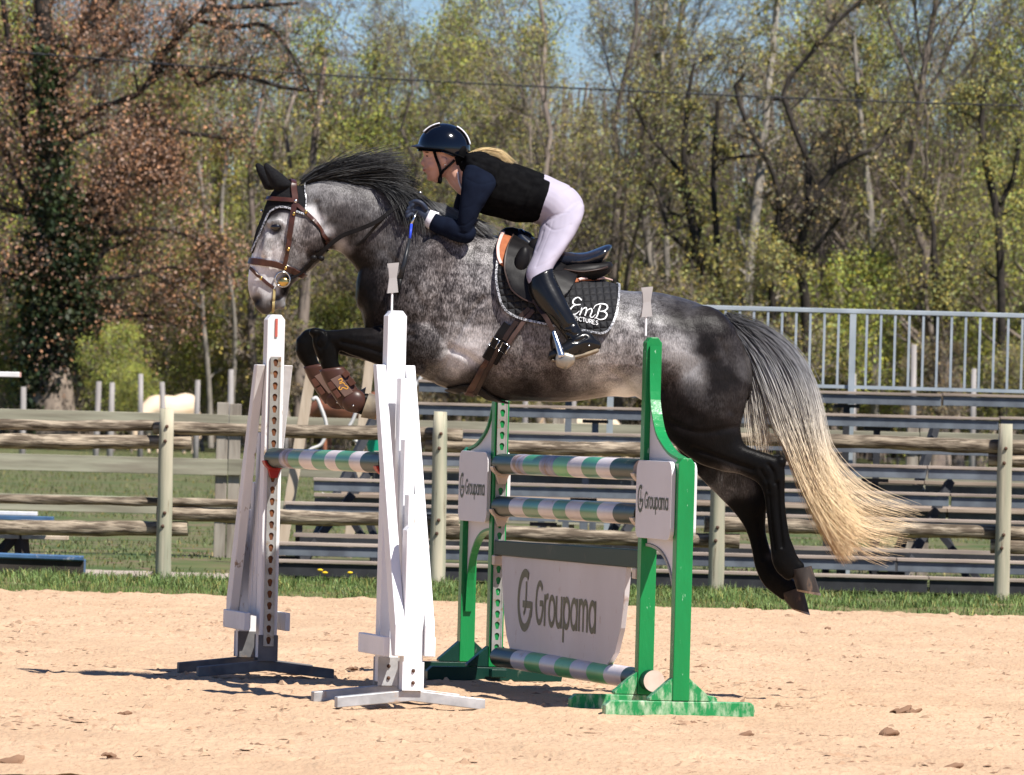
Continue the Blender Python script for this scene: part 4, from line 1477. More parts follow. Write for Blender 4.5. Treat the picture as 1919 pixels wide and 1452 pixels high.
def white_standard(fr, label, sg, clean, group):
    """u runs outwards from the inner post"""
    g = thing('jump_standard', label, 'jump standard', fr.o, group)
    M1 = M_wp if clean else M_wpg
    put('post', *peak_post(fr, -0.045, 0.045, -0.045, 0.045, 0.10, 1.81), M1, g, bevel=0.004)
    for i, (u, zt, zb) in enumerate(((0.155, 1.50, 0.30), (0.265, 1.22, 0.30), (0.375, 0.97, 0.30))):
        put('picket', *box(fr, u - 0.04, u + 0.04, -0.012, 0.042 - 0.003 * i, zb, zt), M1, g, bevel=0.004)
    put('post', *peak_post(fr, 0.455, 0.545, -0.045, 0.045, 0.085, 0.83, 0.02), M1, g, bevel=0.004)
    for sv, nm in ((-1, 'slanted_board'), (1, 'slanted_board')):
        a0, a1 = sorted((sv * 0.047, sv * 0.092))
        put(nm, *prism(fr, [(-0.035, 1.56), (0.035, 1.56), (0.565, 0.38), (0.565, 0.24), (0.50, 0.24)], a0, a1), M1, g, bevel=0.004)
        a0, a1 = sorted((sv * 0.0465, sv * 0.092))
        put('cross_board', *box(fr, -0.05, 0.475, *sorted((sv * 0.0945, sv * 0.125)), 0.235, 0.325) if sv < 0 else box(fr, 0.0, 0.47, *sorted((sv * 0.0945, sv * 0.12)), 0.235, 0.325), M1, g, bevel=0.004)
    # steel shoes and feet
    M2 = M_galv if clean else M_dstl
    for u in (0.0, 0.5):
        f = put('foot', *prism(fr, [(-0.345, 0.0), (-0.345, 0.05), (0, 0.088), (0.345, 0.05), (0.345, 0.0), (0.0, 0.036)], u - 0.03, u + 0.03, 'vz'), M2, g, bevel=0.004)
        put('shoe', *box(fr, u - 0.049, u - 0.0455, -0.05, 0.05, 0.085, 0.215), M2, f)
        put('shoe', *box(fr, u + 0.0465, u + 0.050, -0.05, 0.05, 0.085, 0.215), M2 if u == 0 else M1, f)
        for zz in (0.12, 0.175):
            V, q = ellipsoid(fr.p(u + 0.052, 0.0, zz), (0.009, 0.009, 0.009), 6, 8)
            put('bolt', V, q, M_rust, f)
    keytrack(fr, -0.057, -1, 0.16 if not clean else 0.2, 1.60, g)
    return g


M_dstl = mat('dull_dark_steel', (0.17, 0.165, 0.165), (0.09, 0.09, 0.095), scale=9, rough=0.6, c3=(0.2, 0.15, 0.11), scale3=7, t3=(0.6, 0.7))
oWR = W(497, 1270, 34.57); oWR.z = 0
oWF = W(722, 1318, 31.96); oWF.z = 0
UW = (oWF - oWR).normalized()
VW = Vector((-UW.y, UW.x, 0))
frWF = Fr(oWF, UW, VW)
frWR = Fr(oWR, -UW, VW)
GRPW = 'white standards of the left pole'
sWF = white_standard(frWF, 'bright white slatted jump standard nearest the camera, left of the green jump', 1, True, GRPW)
sWR = white_standard(frWR, 'scuffed white jump standard below the nose of the horse, steel keyhole strip in front', -1, False, GRPW)
# foam block and red holder on the rear white post
put('pin_holder', *box(frWR, -0.052, -0.046, -0.006, 0.006, 1.70, 1.79), mat('faded_red_plastic', (0.5, 0.12, 0.09)), sWR)

oGR = W(925, 1275, 34.98); oGR.z = 0
oGF = W(1205, 1329, 32.06); oGF.z = 0
UG = (oGF - oGR).normalized()
VG = Vector((-UG.y, UG.x, 0))
LG = (oGF - oGR).length
LW_ = (oWF - oWR).length
frGF = Fr(oGF, UG, VG)
frGR = Fr(oGR, -UG, VG)


# --- lettering drawn as strokes on a surface
def stroke(path, w, closed=False):
    """flat ribbon polygons in 2D; w number or list"""
    A = np.array(path, float)
    n = len(A)
    ww = np.full(n, w) if np.isscalar(w) else np.array(w, float)
    T = np.empty_like(A)
    if closed:
        T = np.roll(A, -1, 0) - np.roll(A, 1, 0)
    else:
        T[1:-1] = A[2:] - A[:-2]
        T[0] = A[1] - A[0]
        T[-1] = A[-1] - A[-2]
    T /= np.linalg.norm(T, axis=1, keepdims=True) + 1e-9
    Nn = np.stack([-T[:, 1], T[:, 0]], 1)
    L = A + Nn * ww[:, None] / 2
    Rr = A - Nn * ww[:, None] / 2
    V = np.concatenate([L, Rr])
    m = n if closed else n - 1
    Fa = [(i, (i + 1) % n, n + (i + 1) % n, n + i) for i in range(m)]
    return V, Fa


def arc(cx, cy, rx, ry, a0, a1, n=24):
    a = np.radians(np.linspace(a0, a1, n))
    return [(cx + rx * math.cos(t), cy + ry * math.sin(t)) for t in a]


def line(*p):
    return list(p)


# the sponsor word, letter by letter; x-height 1, cap height 1.42
def letters():
    S = []          # (strokes list, advance)
    w = 0.19
    G = [arc(0.56, 0.71, 0.47, 0.62, 42, 352, 34) + [(1.02, 0.70), (0.60, 0.70)]]
    S.append(([g for g in G], 1.2))
    S.append(([line((0.1, 0), (0.1, 1.0)), arc(0.45, 0.62, 0.35, 0.33, 165, 75, 10)], 0.58))
    S.append(([arc(0.46, 0.5, 0.38, 0.43, 0, 360, 30)], 0.98))
    S.append(([line((0.1, 1.0), (0.1, 0.42)) + arc(0.44, 0.42, 0.34, 0.35, 180, 360, 16)[1:] + [(0.78, 1.0)], line((0.78, 0.5), (0.78, 0.0))], 0.98))
    S.append(([line((0.1, 1.0), (0.1, -0.42)), arc(0.48, 0.5, 0.38, 0.43, 0, 360, 30)], 1.0))
    A_ = [arc(0.46, 0.5, 0.38, 0.43, 0, 360, 30), line((0.84, 1.0), (0.84, 0.0))]
    S.append((A_, 1.06))
    M_ = [line((0.1, 0), (0.1, 1.0)), [(0.1, 0.55)] + arc(0.36, 0.62, 0.26, 0.31, 160, 0, 12) + [(0.62, 0.0)], [(0.62, 0.55)] + arc(0.88, 0.62, 0.26, 0.31, 160, 0, 12) + [(1.14, 0.0)]]
    S.append((M_, 1.34))
    S.append((A_, 1.0))
    mb = MB()
    x = 0
    k = 0
    for strokes, adv in S:
        for p in strokes:
            p = [(a + x, b) for a, b in p]
            V, Fa = stroke(p, w)
            k += 1
            mb.add([(v[0], v[1], 0.0004 * (k % 3)) for v in V], Fa)
        x += adv
    return np.array(mb.V), mb.F, x


LV_, LF_, LWID = letters()


def logo():
    mb = MB()
    for i, (p, w) in enumerate([(arc(0.5, 0.5, 0.42, 0.43, 60, 338, 40), 0.13),
                 ([(0.36, 0.44), (0.60, 0.44), (0.93, 0.44)], 0.11), ([(0.93, 0.49), (0.93, 0.36), (0.89, 0.26)], 0.12), ([(0.58, 0.80), (0.58, 0.62), (0.56, 0.44), (0.50, 0.33), (0.44, 0.28)], 0.075), (arc(0.50, 0.5, 0.42, 0.43, 60, 88, 6), [0.13, 0.125, 0.115, 0.1, 0.085, 0.07])]):
        V, Fa = stroke(p, w)
        mb.add([(v[0], v[1], 0.0004 * i) for v in V], Fa)
    return np.array(mb.V), mb.F


def lettering(fr_p, x0, x1, zbase, xh, lx0, lx1, lz0, lz1, m, parent, th=0.0015):
    """fr_p(x,z,off) -> point on board"""
    sx = (x1 - x0) / LWID
    P = [fr_p(x0 + v[0] * sx, zbase + v[1] * xh, th + v[2]) for v in LV_]
    put('lettering', P, LF_, m, parent)
    V, Fa = logo()
    P = [fr_p(lx0 + v[0] * (lx1 - lx0), lz0 + v[1] * (lz1 - lz0), th + v[2]) for v in V]
    put('emblem', P, Fa, m, parent)


def rrect(x0, x1, z0, z1, r, n=6):
    P = []
    for cx_, cz, a0 in ((x1 - r, z0 + r, -90), (x1 - r, z1 - r, 0), (x0 + r, z1 - r, 90), (x0 + r, z0 + r, 180)):
        P += arc(cx_, cz, r, r, a0, a0 + 90, n)
    return P


def green_standard(fr, label, front, group):
    g = thing('jump_standard', label, 'jump standard', fr.o, group)
    Wd = 0.64
    MP = M_gp
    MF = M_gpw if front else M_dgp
    put('post', *peak_post(fr, -0.035, 0.035, -0.037, 0.037, 0.07, 1.72), MP, g, bevel=0.004)
    put('post', *peak_post(fr, Wd - 0.035, Wd + 0.035, -0.039, 0.039, 0.07, 1.17), MP, g, bevel=0.004)
    up = [(0.037, 1.68), (0.045, 1.55), (0.07, 1.42), (0.12, 1.34), (0.19, 1.27), (0.30, 1.22), (0.43, 1.18), (Wd - 0.037, 1.155)]
    lowc = [(Wd - 0.037, 0.33), (Wd - 0.06, 0.50), (Wd - 0.12, 0.62), (Wd - 0.22, 0.70), (0.30, 0.745), (0.16, 0.765), (0.037, 0.77)]
    upS = [tuple(x[:2]) for x in cat_rom([(a, b) for a, b in up], 22)]
    loS = [tuple(x[:2]) for x in cat_rom([(a, b) for a, b in lowc], 22)]
    nU = len(upS)
    P, Fa = [], []
    # wing panel triangulated between upper curve and lower curve
    pairs = list(zip(upS, loS[::-1]))
    for v in (-0.011, 0.011):
        for a, b in pairs:
            P.append(fr.p(a[0], v, a[1] - 0.001)); P.append(fr.p(b[0], v, b[1]))
    m = 2 * nU
    for i in range(nU - 1):
        q = (2 * i, 2 * i + 1, 2 * i + 3, 2 * i + 2)
        Fa.append(q); Fa.append(tuple(m + j for j in q[::-1]))
        Fa.append((2 * i, 2 * i + 2, m + 2 * i + 2, m + 2 * i)); Fa.append((2 * i + 1, m + 2 * i + 1, m + 2 * i + 3, 2 * i + 3))
    fixn(put('wing_panel', P, Fa, M_board, g))
    # green edging
    for nm, crv, hw, mm in (('wing_edging', upS, 0.024, MP), ('arch_edging', loS, 0.018, mat('grey_edging', (0.42, 0.42, 0.38)) if front else MP)):
        P, Fa = [], []
        A = np.array(crv)
        T = np.gradient(A, axis=0)
        T /= np.linalg.norm(T, axis=1, keepdims=True)
        Nn = np.stack([-T[:, 1], T[:, 0]], 1)
        if nm == 'arch_edging':
            Nn = -Nn * (1 if Nn[len(Nn) // 2][1] > 0 else -1)
        else:
            Nn = Nn * (1 if Nn[len(Nn) // 2][1] > 0 else -1)
        for i in range(len(A)):
            for off in (0.001, 0.014):
                for v in (-hw, hw):
                    q = A[i] + Nn[i] * off
                    P.append(fr.p(q[0], v, q[1]))
        for i in range(len(A) - 1):
            a, b = 4 * i, 4 * i + 4
            Fa += [(a, b, b + 1, a + 1), (a + 2, a + 3, b + 3, b + 2), (a, a + 2, b + 2, b), (a + 1, b + 1, b + 3, a + 3)]
        Fa += [(0, 1, 3, 2), (len(P) - 4, len(P) - 2, len(P) - 1, len(P) - 3)]
        fixn(put(nm, P, Fa, mm, g))
    # feet with gussets
    for u in (0.0, Wd):
        f = put('foot', *prism(fr, [(-0.35, 0.0), (-0.35, 0.045), (-0.325, 0.068), (0.33, 0.068), (0.345, 0.055), (0.35, 0.03), (0.345, 0.0)], u - 0.032, u + 0.032, 'vz'), MF, g, bevel=0.004)
        for s in (-1, 1):
            put('gusset', *prism(fr, [(s * 0.0385, 0.07), (s * 0.145, 0.07), (s * 0.145, 0.082), (s * 0.0385, 0.175)], u - 0.03, u + 0.03, 'vz'), MF, f, bevel=0.003)
    # sponsor boards on both faces
    z0, z1 = 0.795, 1.152
    for s in (-1, 1):
        P2 = rrect(0.0, Wd - 0.005, z0, z1, 0.055)
        o = put('board', *prism(fr, P2, *sorted((s * 0.0405, s * 0.0605))), M_board, g, bevel=0.002)
        fixn(o)
        if True:
            a = s * 0.0605
            # reading direction on the -v face is towards the camera
            if front:
                fp = (lambda x, z, off: fr.p(x, a + s * off, z)) if s < 0 else (lambda x, z, off: fr.p(Wd - x, a + s * off, z))
            else:
                fp = (lambda x, z, off: fr.p(Wd - x, a + s * off, z)) if s < 0 else (lambda x, z, off: fr.p(x, a + s * off, z))
            lettering(fp, 0.165, 0.595, z0 + 0.135, 0.056, 0.035, 0.14, z0 + 0.115, z0 + 0.245, M_print, o)
    keytrack(fr, -0.047, -1, 0.14, 1.66, g, backm=M_gp if not front else None)
    return g


GRPG = 'green standards of the right element'
sGF = green_standard(frGF, 'bright green jump standard nearest the camera with a sponsor board on its wing', True, GRPG)
sGR = green_standard(frGR, 'green jump standard at the far end, seen left of the gate with the keyhole strip', False, GRPG)


# --- poles
def jump_pole(name, label, p0, p1, r, bands, mats, seed, group):
    d = p1 - p0
    L = d.length
    cuts = [0]
    for b in bands:
        cuts.append(cuts[-1] + b)
    cuts = [c / cuts[-1] for c in cuts]
    S = 24
    ts, mi = [], []
    for i in range(len(cuts) - 1):
        for k in range(4):
            ts.append(cuts[i] + (cuts[i + 1] - cuts[i]) * k / 4); mi.append(i)
    ts.append(1.0)
    A = np.array([tuple(p0 + d * t) for t in ts])
    R = np.full(len(ts), r)
    V, q = tubes(A[None], R[None], S, cap=True)
    mids = []
    for f in range(len(q) - 2):
        mids.append(mi[f // S] % len(mats))
    mids += [len(mats) - 1] * 2
    ms = [mats[i] for i in range(len(mats))]
    o = put(name, V, q, None, smooth=True, at=tuple(p0), mids=mids, ms=ms)
    e = o.modifiers.new('edge', 'EDGE_SPLIT')
    e.split_angle = math.radians(60)
    tag(o, label, 'pole', group)
    return o


PW = mat('pole_white', (0.68, 0.62, 0.62), (0.58, 0.50, 0.48), scale=7, rough=0.3, c3=(0.42, 0.24, 0.16), scale3=9, t3=(0.63, 0.75), stretch=(1, 0.5, 1))
PG = mat('pole_green', (0.05, 0.27, 0.12), (0.035, 0.21, 0.09), scale=7, rough=0.3, c3=(0.30, 0.30, 0.18), scale3=10, t3=(0.63, 0.74), stretch=(1, 0.5, 1))
PL = mat('pole_light_green', (0.15, 0.50, 0.17), (0.11, 0.42, 0.14), scale=7, rough=0.35, c3=(0.45, 0.40, 0.28), scale3=9, t3=(0.64, 0.75))
PD = mat('pole_dark_green', (0.006, 0.032, 0.024), (0.004, 0.022, 0.016), scale=7, rough=0.38, c3=(0.35, 0.33, 0.28), scale3=8, t3=(0.64, 0.74))
PB = mat('pole_blue', (0.12, 0.17, 0.32), (0.42, 0.36, 0.38), scale=9, rough=0.4, c3=(0.22, 0.13, 0.09), scale3=8, t3=(0.5, 0.62))
PE = mat('pole_end', (0.10, 0.075, 0.06), (0.06, 0.05, 0.04), scale=9, rough=0.9)
PEW = mat('pole_end_pale', (0.62, 0.50, 0.42), (0.5, 0.38, 0.3), scale=9, rough=0.8)


def axis_pts(oR, oF, zR, zF, iR=0.07, iF=0.07):
    d = (oF - oR).normalized()
    a = oR + d * iR
    b = oF - d * iF
    return Vector((a.x, a.y, zR)), Vector((b.x, b.y, zF))


a, b = axis_pts(oWR, oWF, 1.098, 1.108, 0.062, 0.062)
jump_pole('jump_pole', 'green and white banded pole with blue smears, held by the two white standards', a, b, 0.049, [.36, .22, .26, .3, .3, .25, .3, .25, .4], [PD, PB, PG, PW, PG, PW, PG, PW, PD, PE], 1, 'banded jump poles')
cup(frWR, -0.06, -0.125, 1.098, 0.05, M_cupr, sWR)
cup(frWF, -0.06, -0.125, 1.108, 0.05, M_cupr, sWF)
a, b = axis_pts(oGR, oGF, 1.095, 1.106, 0.052, 0.10)
jump_pole('jump_pole', 'topmost banded pole of the green jump, smeared blue and brown at its far end', a, b, 0.051, [.42, .27, .36, .3, .3, .3, .3, .28, .47], [PD, PB, PG, PB, PL, PW, PG, PW, PD, PEW], 2, 'banded jump poles')
a, b = axis_pts(oGR, oGF, 0.882, 0.90, 0.055, 0.075)
jump_pole('jump_pole', 'second banded pole from the top of the green jump', a, b, 0.050, [.40, .31, .34, .32, .27, .31, .35, .32, .42], [PD, PW, PG, PW, PG, PW, PG, PW, PD, PE], 3, 'banded jump poles')
a = W(925, 1231, 34.75); b = W(1218, 1276, 31.95)
a.z = max(a.z, 0.06)
jump_pole('jump_pole', 'lowest light green and white pole, just above the sand under the gate', a + VG * 0.03, b + VG * 0.02, 0.050, [.45, .3, .32, .32, .32, .34, .34, .34, .45], [PD, PW, PL, PW, PL, PW, PL, PW, PD, PEW], 4, 'banded jump poles')
cupd = [(frGR, 1.095, M_cupw, sGR), (frGR, 0.882, M_cupw, sGR), (frGF, 1.106, M_cupw, sGF), (frGF, 0.90, M_cupw, sGF)]
for f_, z_, m_, s_ in cupd:
    cup(f_, -0.052, -0.115, z_, 0.052, m_, s_)

# gate: green top plank with a hanging sponsor panel
gt = thing('jump_gate', 'grubby white sponsor gate hanging from a dark green plank between the green standards', 'gate', (oGR + oGF) / 2)
a, b = axis_pts(oGR, oGF, 0.672, 0.693, 0.056, 0.056)
slope = (b.z - a.z) / (b - a).length
frP = Fr((a.x, a.y, 0), UG, VG)
Lp = Vector((b.x - a.x, b.y - a.y)).length
put('top_plank', *prism(frP, [(0, a.z - 0.036), (Lp, b.z - 0.042), (Lp, b.z + 0.042), (0, a.z + 0.036)], -0.028, 0.028), mat('plank_green', (0.012, 0.035, 0.022), (0.018, 0.042, 0.026), scale=2, rough=0.55, c3=(0.10, 0.095, 0.07), scale3=6, t3=(0.6, 0.75)), gt, bevel=0.004)
pan = [(0.10, 0.636), (0.12, 0.52), (0.17, 0.36), (0.24, 0.24), (0.32, 0.175), (0.9, 0.165), (1.6, 0.165), (2.2, 0.168), (2.28, 0.172), (2.42, 0.24), (2.52, 0.36), (2.57, 0.5), (2.60, 0.648)]
pan = [(x * Lp / 2.87, z) for x, z in pan]
po_ = put('panel', *prism(frP, pan, -0.012, 0.012), M_gate, gt, bevel=0.002)
fixn(po_)
fp = lambda x, z, off: frP.p(x, -0.012 - off, z)
k_ = Lp / 2.87
lettering(fp, 0.84 * k_, 2.06 * k_, 0.315, 0.155, 0.46 * k_, 0.78 * k_, 0.27, 0.585, M_print2, po_)
fp2 = lambda x, z, off: frP.p(Lp - x, 0.012 + off, z)
lettering(fp2, 0.84 * k_, 2.30 * k_, 0.315, 0.155, 0.40 * k_, 0.80 * k_, 0.27, 0.585, M_print2, po_)
for f_, z_, s_ in ((frGR, 0.636, sGR), (frGF, 0.651, sGF)):
    put('plank_cup', *box(f_, -0.12, -0.055, -0.04, 0.04, z_ - 0.05, z_ - 0.002), M_cupw, s_, bevel=0.004)
put('plank_cup', *box(frGR, -0.12, -0.055, -0.04, 0.04, 0.02, 0.062), M_dgp, sGR, bevel=0.004)

# marker flags on the white and the green front post
def flag(px, ptop, pbase, D, label):
    base = W(px, pbase, D)
    g = thing('marker_flag', label, 'flag', base, 'marker flags on the jump posts')
    top = W(px + 1, ptop, D)
    hgt = top.z - base.z
    frf = Fr(base, VG, UG)
    V, q = tube1([base, base + Vector((0, 0, hgt * 0.45))], 0.005, 8)
    put('stick', V, q, M_wp, g)
    zz0, zz1 = hgt * 0.38, hgt
    mb = MB()
    for sgn, uu in ((1, 0.008), (-1, -0.008)):
        P = []
        ncol = 7
        for j in range(ncol):
            t = j / (ncol - 1)
            z = zz0 + (zz1 - zz0) * t
            w_ = 0.017 + 0.008 * abs(2 * t - 1) ** 1.0
            bend = 0.006 * (1 - abs(2 * t - 1))
            P.append(frf.p(-w_, uu * (1 - 0.5 * bend / 0.006), z)); P.append(frf.p(w_ + 0.002 * sgn, uu * (1 - 0.5 * bend / 0.006), z + 0.006))
        mb.add(P, [(2 * j, 2 * j + 1, 2 * j + 3, 2 * j + 2) for j in range(ncol - 1)])
    o = mb.put('panel', mat('flag_white', (0.36, 0.34, 0.335), rough=0.5), g)
    solid(o, 0.002, 0)
    return g
flag(734, 494, 584, 31.96, 'pale marker flag on a thin white stick on top of the front white post')
flag(1210, 539, 629, 32.06, 'pale marker flag on a thin white stick on top of the front green post')

# ------------------------------------------------------------------ the horse
hz0 = W(1000, 1300, D0)
horse = thing('jumping_horse', 'dapple grey horse in mid leap over the jump, black legs, blond tail flying', 'horse', (hz0.x, D0, 0))
parts = []
L = lambda *a, **k: parts.append(loft(*a, **k))
# trunk
L([(752, 425, 742, 640, .15), (790, 415, 775, 695, .20), (840, 422, 828, 726, .245), (900, 432, 890, 741, .265), (960, 452, 950, 750, .285), (1010, 478, 1005, 753, .30),
   (1080, 515, 1080, 751, .305), (1160, 541, 1150, 742, .30), (1230, 547, 1215, 752, .29), (1295, 562, 1285, 775, .265), (1345, 585, 1340, 790, .23), (1378, 616, 1374, 790, .18), (1396, 650, 1396, 760, .12)], n=40, ring=32, e=0.93, caps=(.5, .35))
# breast
L([(700, 470, 676, 585, .10), (740, 440, 695, 640, .15), (790, 430, 760, 690, .19)], n=12, caps=(.5, .5))
# neck
L([(556, 352, 606, 462, .075), (600, 338, 636, 474, .085), (655, 340, 662, 496, .095), (712, 350, 682, 530, .11), (770, 370, 690, 580, .135), (830, 392, 716, 630, .165), (890, 415, 760, 680, .19)], n=26, caps=(.5, .5), e=0.95)
# head: long axis down to the muzzle, pairs are front line / jaw line
L([(545, 340, 590, 400, .075), (522, 350, 616, 440, .095), (503, 375, 614, 462, .105), (492, 405, 606, 482, .105), (482, 432, 590, 500, .098), (476, 455, 574, 513, .085), (470, 485, 557, 527, .070), (466, 510, 546, 538, .060), (465, 535, 540, 553, .056), (469, 555, 534, 566, .054), (478, 573, 524, 575, .045)], n=30, ring=26, caps=(.3, .45), e=0.92)
# lips and chin
L([(512, 545, 530, 560, .04), (520, 562, 536, 572, .035), (521, 575, 532, 578, .028)], n=8, ring=14, caps=(.6, .6))
L([(474, 560, 500, 560, .05), (478, 575, 506, 578, .045), (486, 583, 506, 584, .03)], n=8, ring=14, caps=(.6, .6))
# brow bones
for s in (-1, 1):
    parts.append(ellipsoid(W(514, 418, D0 + s * .085), (.045, .025, .028), 10, 14))
    parts.append(ellipsoid(W(505, 450, D0 + s * .07), (.03, .03, .09), 10, 14, R=Matrix.Rotation(math.radians(15), 3, 'Y')))
    parts.append(ellipsoid(W(585, 445, D0 + s * .075), (.075, .035, .085), 10, 14))
    # shoulder blade, upper arm
    parts.append(ellipsoid(W(800, 540, D0 + s * .17), (.15, .07, .30), 14, 20, R=Matrix.Rotation(math.radians(28), 3, 'Y')))
    parts.append(ellipsoid(W(790, 640, D0 + s * .17), (.17, .075, .12), 14, 20, R=Matrix.Rotation(math.radians(10), 3, 'Y')))
    # forearm to knee
    kx = 0 if s < 0 else -20
    ky = 0 if s < 0 else 2
    L([(770, 612, 790, 705, .075, s * .15), (720, 614, 722, 688, .072, s * .14), (675, 615 + ky, 680, 674, .062, s * .13), (640 + kx, 617 + ky, 646 + kx, 661, .05, s * .125), (618 + kx, 618 + ky, 626 + kx, 652, .045, s * .12), (600 + kx, 618 + ky, 612 + kx, 652, .045, s * .12)], n=18, ring=18, caps=(.5, .7))
    # quarter and thigh
    parts.append(ellipsoid(W(1315, 665, D0 + s * .13), (.19, .125, .24), 14, 20))
# knees, cannons, fetlocks, pasterns (near then far)
L([(590, 618, 628, 634, .045, -.12), (584, 640, 636, 655, .047, -.12), (592, 665, 634, 676, .037, -.12), (604, 690, 640, 688, .030, -.12), (618, 722, 648, 708, .028, -.12), (636, 752, 664, 736, .030, -.12), (650, 768, 684, 752, .033, -.12), (664, 775, 690, 752, .028, -.12)], n=20, ring=16, caps=(.5, .6))
L([(656, 762, 690, 738, .033, -.12), (672, 776, 694, 742, .03, -.12), (688, 780, 700, 742, .032, -.12)], n=8, ring=14, caps=(.5, .5))
L([(566, 624, 606, 622, .045, .12), (556, 645, 598, 655, .047, .12), (556, 664, 594, 668, .04, .12), (574, 692, 602, 684, .030, .12), (590, 722, 616, 708, .028, .12), (606, 750, 630, 735, .030, .12), (622, 764, 650, 744, .034, .12), (650, 768, 664, 742, .028, .12)], n=20, ring=16, caps=(.5, .6))
# near hind leg
L([(1215, 640, 1392, 640, .12, -.12), (1215, 700, 1404, 700, .125, -.135), (1222, 760, 1400, 755, .115, -.145), (1246, 815, 1388, 800, .09, -.15), (1292, 858, 1395, 832, .065, -.15), (1345, 880, 1420, 843, .05, -.15), (1392, 892, 1448, 852, .043, -.15), (1420, 906, 1468, 862, .041, -.15), (1430, 925, 1473, 893, .037, -.15), (1434, 950, 1472, 930, .031, -.15),
   (1440, 985, 1474, 968, .028, -.15), (1444, 1020, 1478, 1002, .029, -.15), (1446, 1048, 1489, 1030, .034, -.15), (1456, 1072, 1498, 1048, .033, -.15), (1473, 1088, 1508, 1058, .03, -.15)], n=50, ring=22, caps=(.3, .5))
# far hind leg
L([(1215, 660, 1380, 660, .12, .12), (1218, 740, 1385, 740, .12, .14), (1250, 812, 1372, 800, .09, .15), (1290, 872, 1384, 850, .07, .15), (1332, 915, 1412, 880, .055, .15), (1368, 950, 1432, 908, .046, .15), (1390, 978, 1440, 940, .04, .15), (1402, 1005, 1436, 985, .031, .15), (1410, 1036, 1442, 1022, .029, .15),
   (1417, 1068, 1452, 1052, .03, .15), (1430, 1094, 1466, 1070, .034, .15), (1450, 1112, 1484, 1084, .032, .15), (1466, 1124, 1494, 1094, .03, .15)], n=44, ring=22, caps=(.3, .5))
# dock of the tail
L([(1330, 590, 1338, 630, .045), (1368, 597, 1362, 622, .04), (1400, 615, 1388, 634, .03), (1425, 645, 1410, 655, .02)], n=10, ring=12)
# bony joints
for (x, y, o_, r_) in ((1463, 866, -.15, (.030, .035, .036)), (1470, 1048, -.15, (.036, .034, .034)), (1488, 1052, -.15, (.02, .02, .026)), (1436, 944, .15, (.022, .032, .04)), (1440, 1082, .15, (.036, .033, .034)), (1448, 1064, .15, (.02, .02, .024)),
                       (604, 640, -.12, (.050, .048, .042)), (622, 636, -.12, (.026, .03, .03)), (574, 642, .12, (.050, .048, .042)), (590, 622, -.12, (.03, .036, .022)), (1440, 905, -.15, (.036, .042, .04)), (1410, 960, .15, (.036, .042, .04))):
    parts.append(ellipsoid(W(x, y, D0 + o_), r_, 10, 16))
# ears
for s in (-1, 1):
    ex = 0 if s < 0 else -15
    L([(512 + ex, 352, 548 + ex, 345, .035, s * .05), (504 + ex, 335, 534 + ex, 332, .033, s * .055), (498 + ex, 322, 519 + ex, 320, .022, s * .058), (494 + ex, 308, 500 + ex, 306, .007, s * .06)], n=10, ring=12, caps=(.3, .3))

HV, HF, HN = fuse(parts, 0.0075, 6, 0.5)
# muscle relief pushed along the normals
P = PXn(HV)
def groove(V, P, N, pts, w, depth):
    A = cat_rom([(a, b) for a, b in pts], 40)[:, :2]
    d = np.full(len(P), 1e9)
    for i in range(len(A) - 1):
        a, b = A[i], A[i + 1]
        ab = b - a
        t = np.clip(((P - a) @ ab) / (ab @ ab + 1e-9), 0, 1)
        d = np.minimum(d, np.linalg.norm(P - (a + t[:, None] * ab), axis=1))
    return V - N * (depth * np.exp(-(d / w) ** 2))[:, None]
for pts, w, dp in [([(905, 560), (880, 590), (850, 640), (830, 690), (812, 712)], 6, .010), ([(845, 655), (875, 668), (905, 690)], 7, .008), ([(720, 470), (760, 520), (790, 570)], 9, .007),
                   ([(690, 635), (740, 630), (775, 628)], 5, .008), ([(640, 640), (690, 652), (740, 668)], 5, .009), ([(660, 628), (700, 632), (745, 640)], 4, -.004),
                   ([(640, 470), (665, 440), (690, 420)], 12, .006), ([(610, 455), (600, 415), (592, 380)], 6, .012), ([(1195, 600), (1215, 660), (1235, 730)], 14, .010),
                   ([(1350, 640), (1375, 700), (1370, 770)], 7, .008), ([(1290, 600), (1310, 680), (1300, 760)], 14, -.008), ([(1250, 790), (1310, 810), (1380, 800)], 6, .006),
                   ([(1300, 840), (1360, 862), (1410, 880)], 5, .008), ([(1458, 905), (1460, 960), (1466, 1025)], 2.6, .014), ([(1441, 930), (1446, 980), (1452, 1030)], 2.4, .006), ([(1424, 970), (1428, 1010), (1434, 1050)], 2.4, .010), ([(1440, 870), (1450, 885), (1452, 905)], 3, .010), ([(1425, 880), (1436, 900), (1440, 920)], 3, .006), ([(612, 622), (614, 636), (608, 650)], 2.5, .008), ([(596, 628), (592, 640), (598, 652)], 2.5, .007), ([(1150, 700), (1180, 725), (1190, 745)], 8, .010),
                   ([(535, 440), (560, 480), (548, 515)], 5, .004), ([(500, 440), (492, 480), (486, 510)], 4, -.006), ([(506, 455), (508, 490), (500, 520)], 6, .006), ([(860, 600), (880, 560), (900, 510)], 9, .006),
                   ([(511, 414), (523, 412), (533, 420)], 3, -.006), ([(509, 428), (518, 434), (530, 432)], 2.5, .004), ([(508, 566), (520, 561), (530, 556)], 2.2, .008), ([(600, 640), (604, 660), (600, 676)], 4, .006)]:
    HV = groove(HV, P, HN, pts, w, dp)
HV = HV + HN * (0.004 * noise3(HV, 7, 2) + 0.002 * noise3(HV, 18, 3))[:, None]
# nostril hollow
dn = np.linalg.norm((P - np.array([481, 561])) / np.array([7.5, 11]), axis=1)
HV = HV - HN * (0.016 * np.exp(-dn ** 2 * 1.3))[:, None]
body = put('body', HV, HF, None, horse, smooth=True, ms=[None]) if False else None

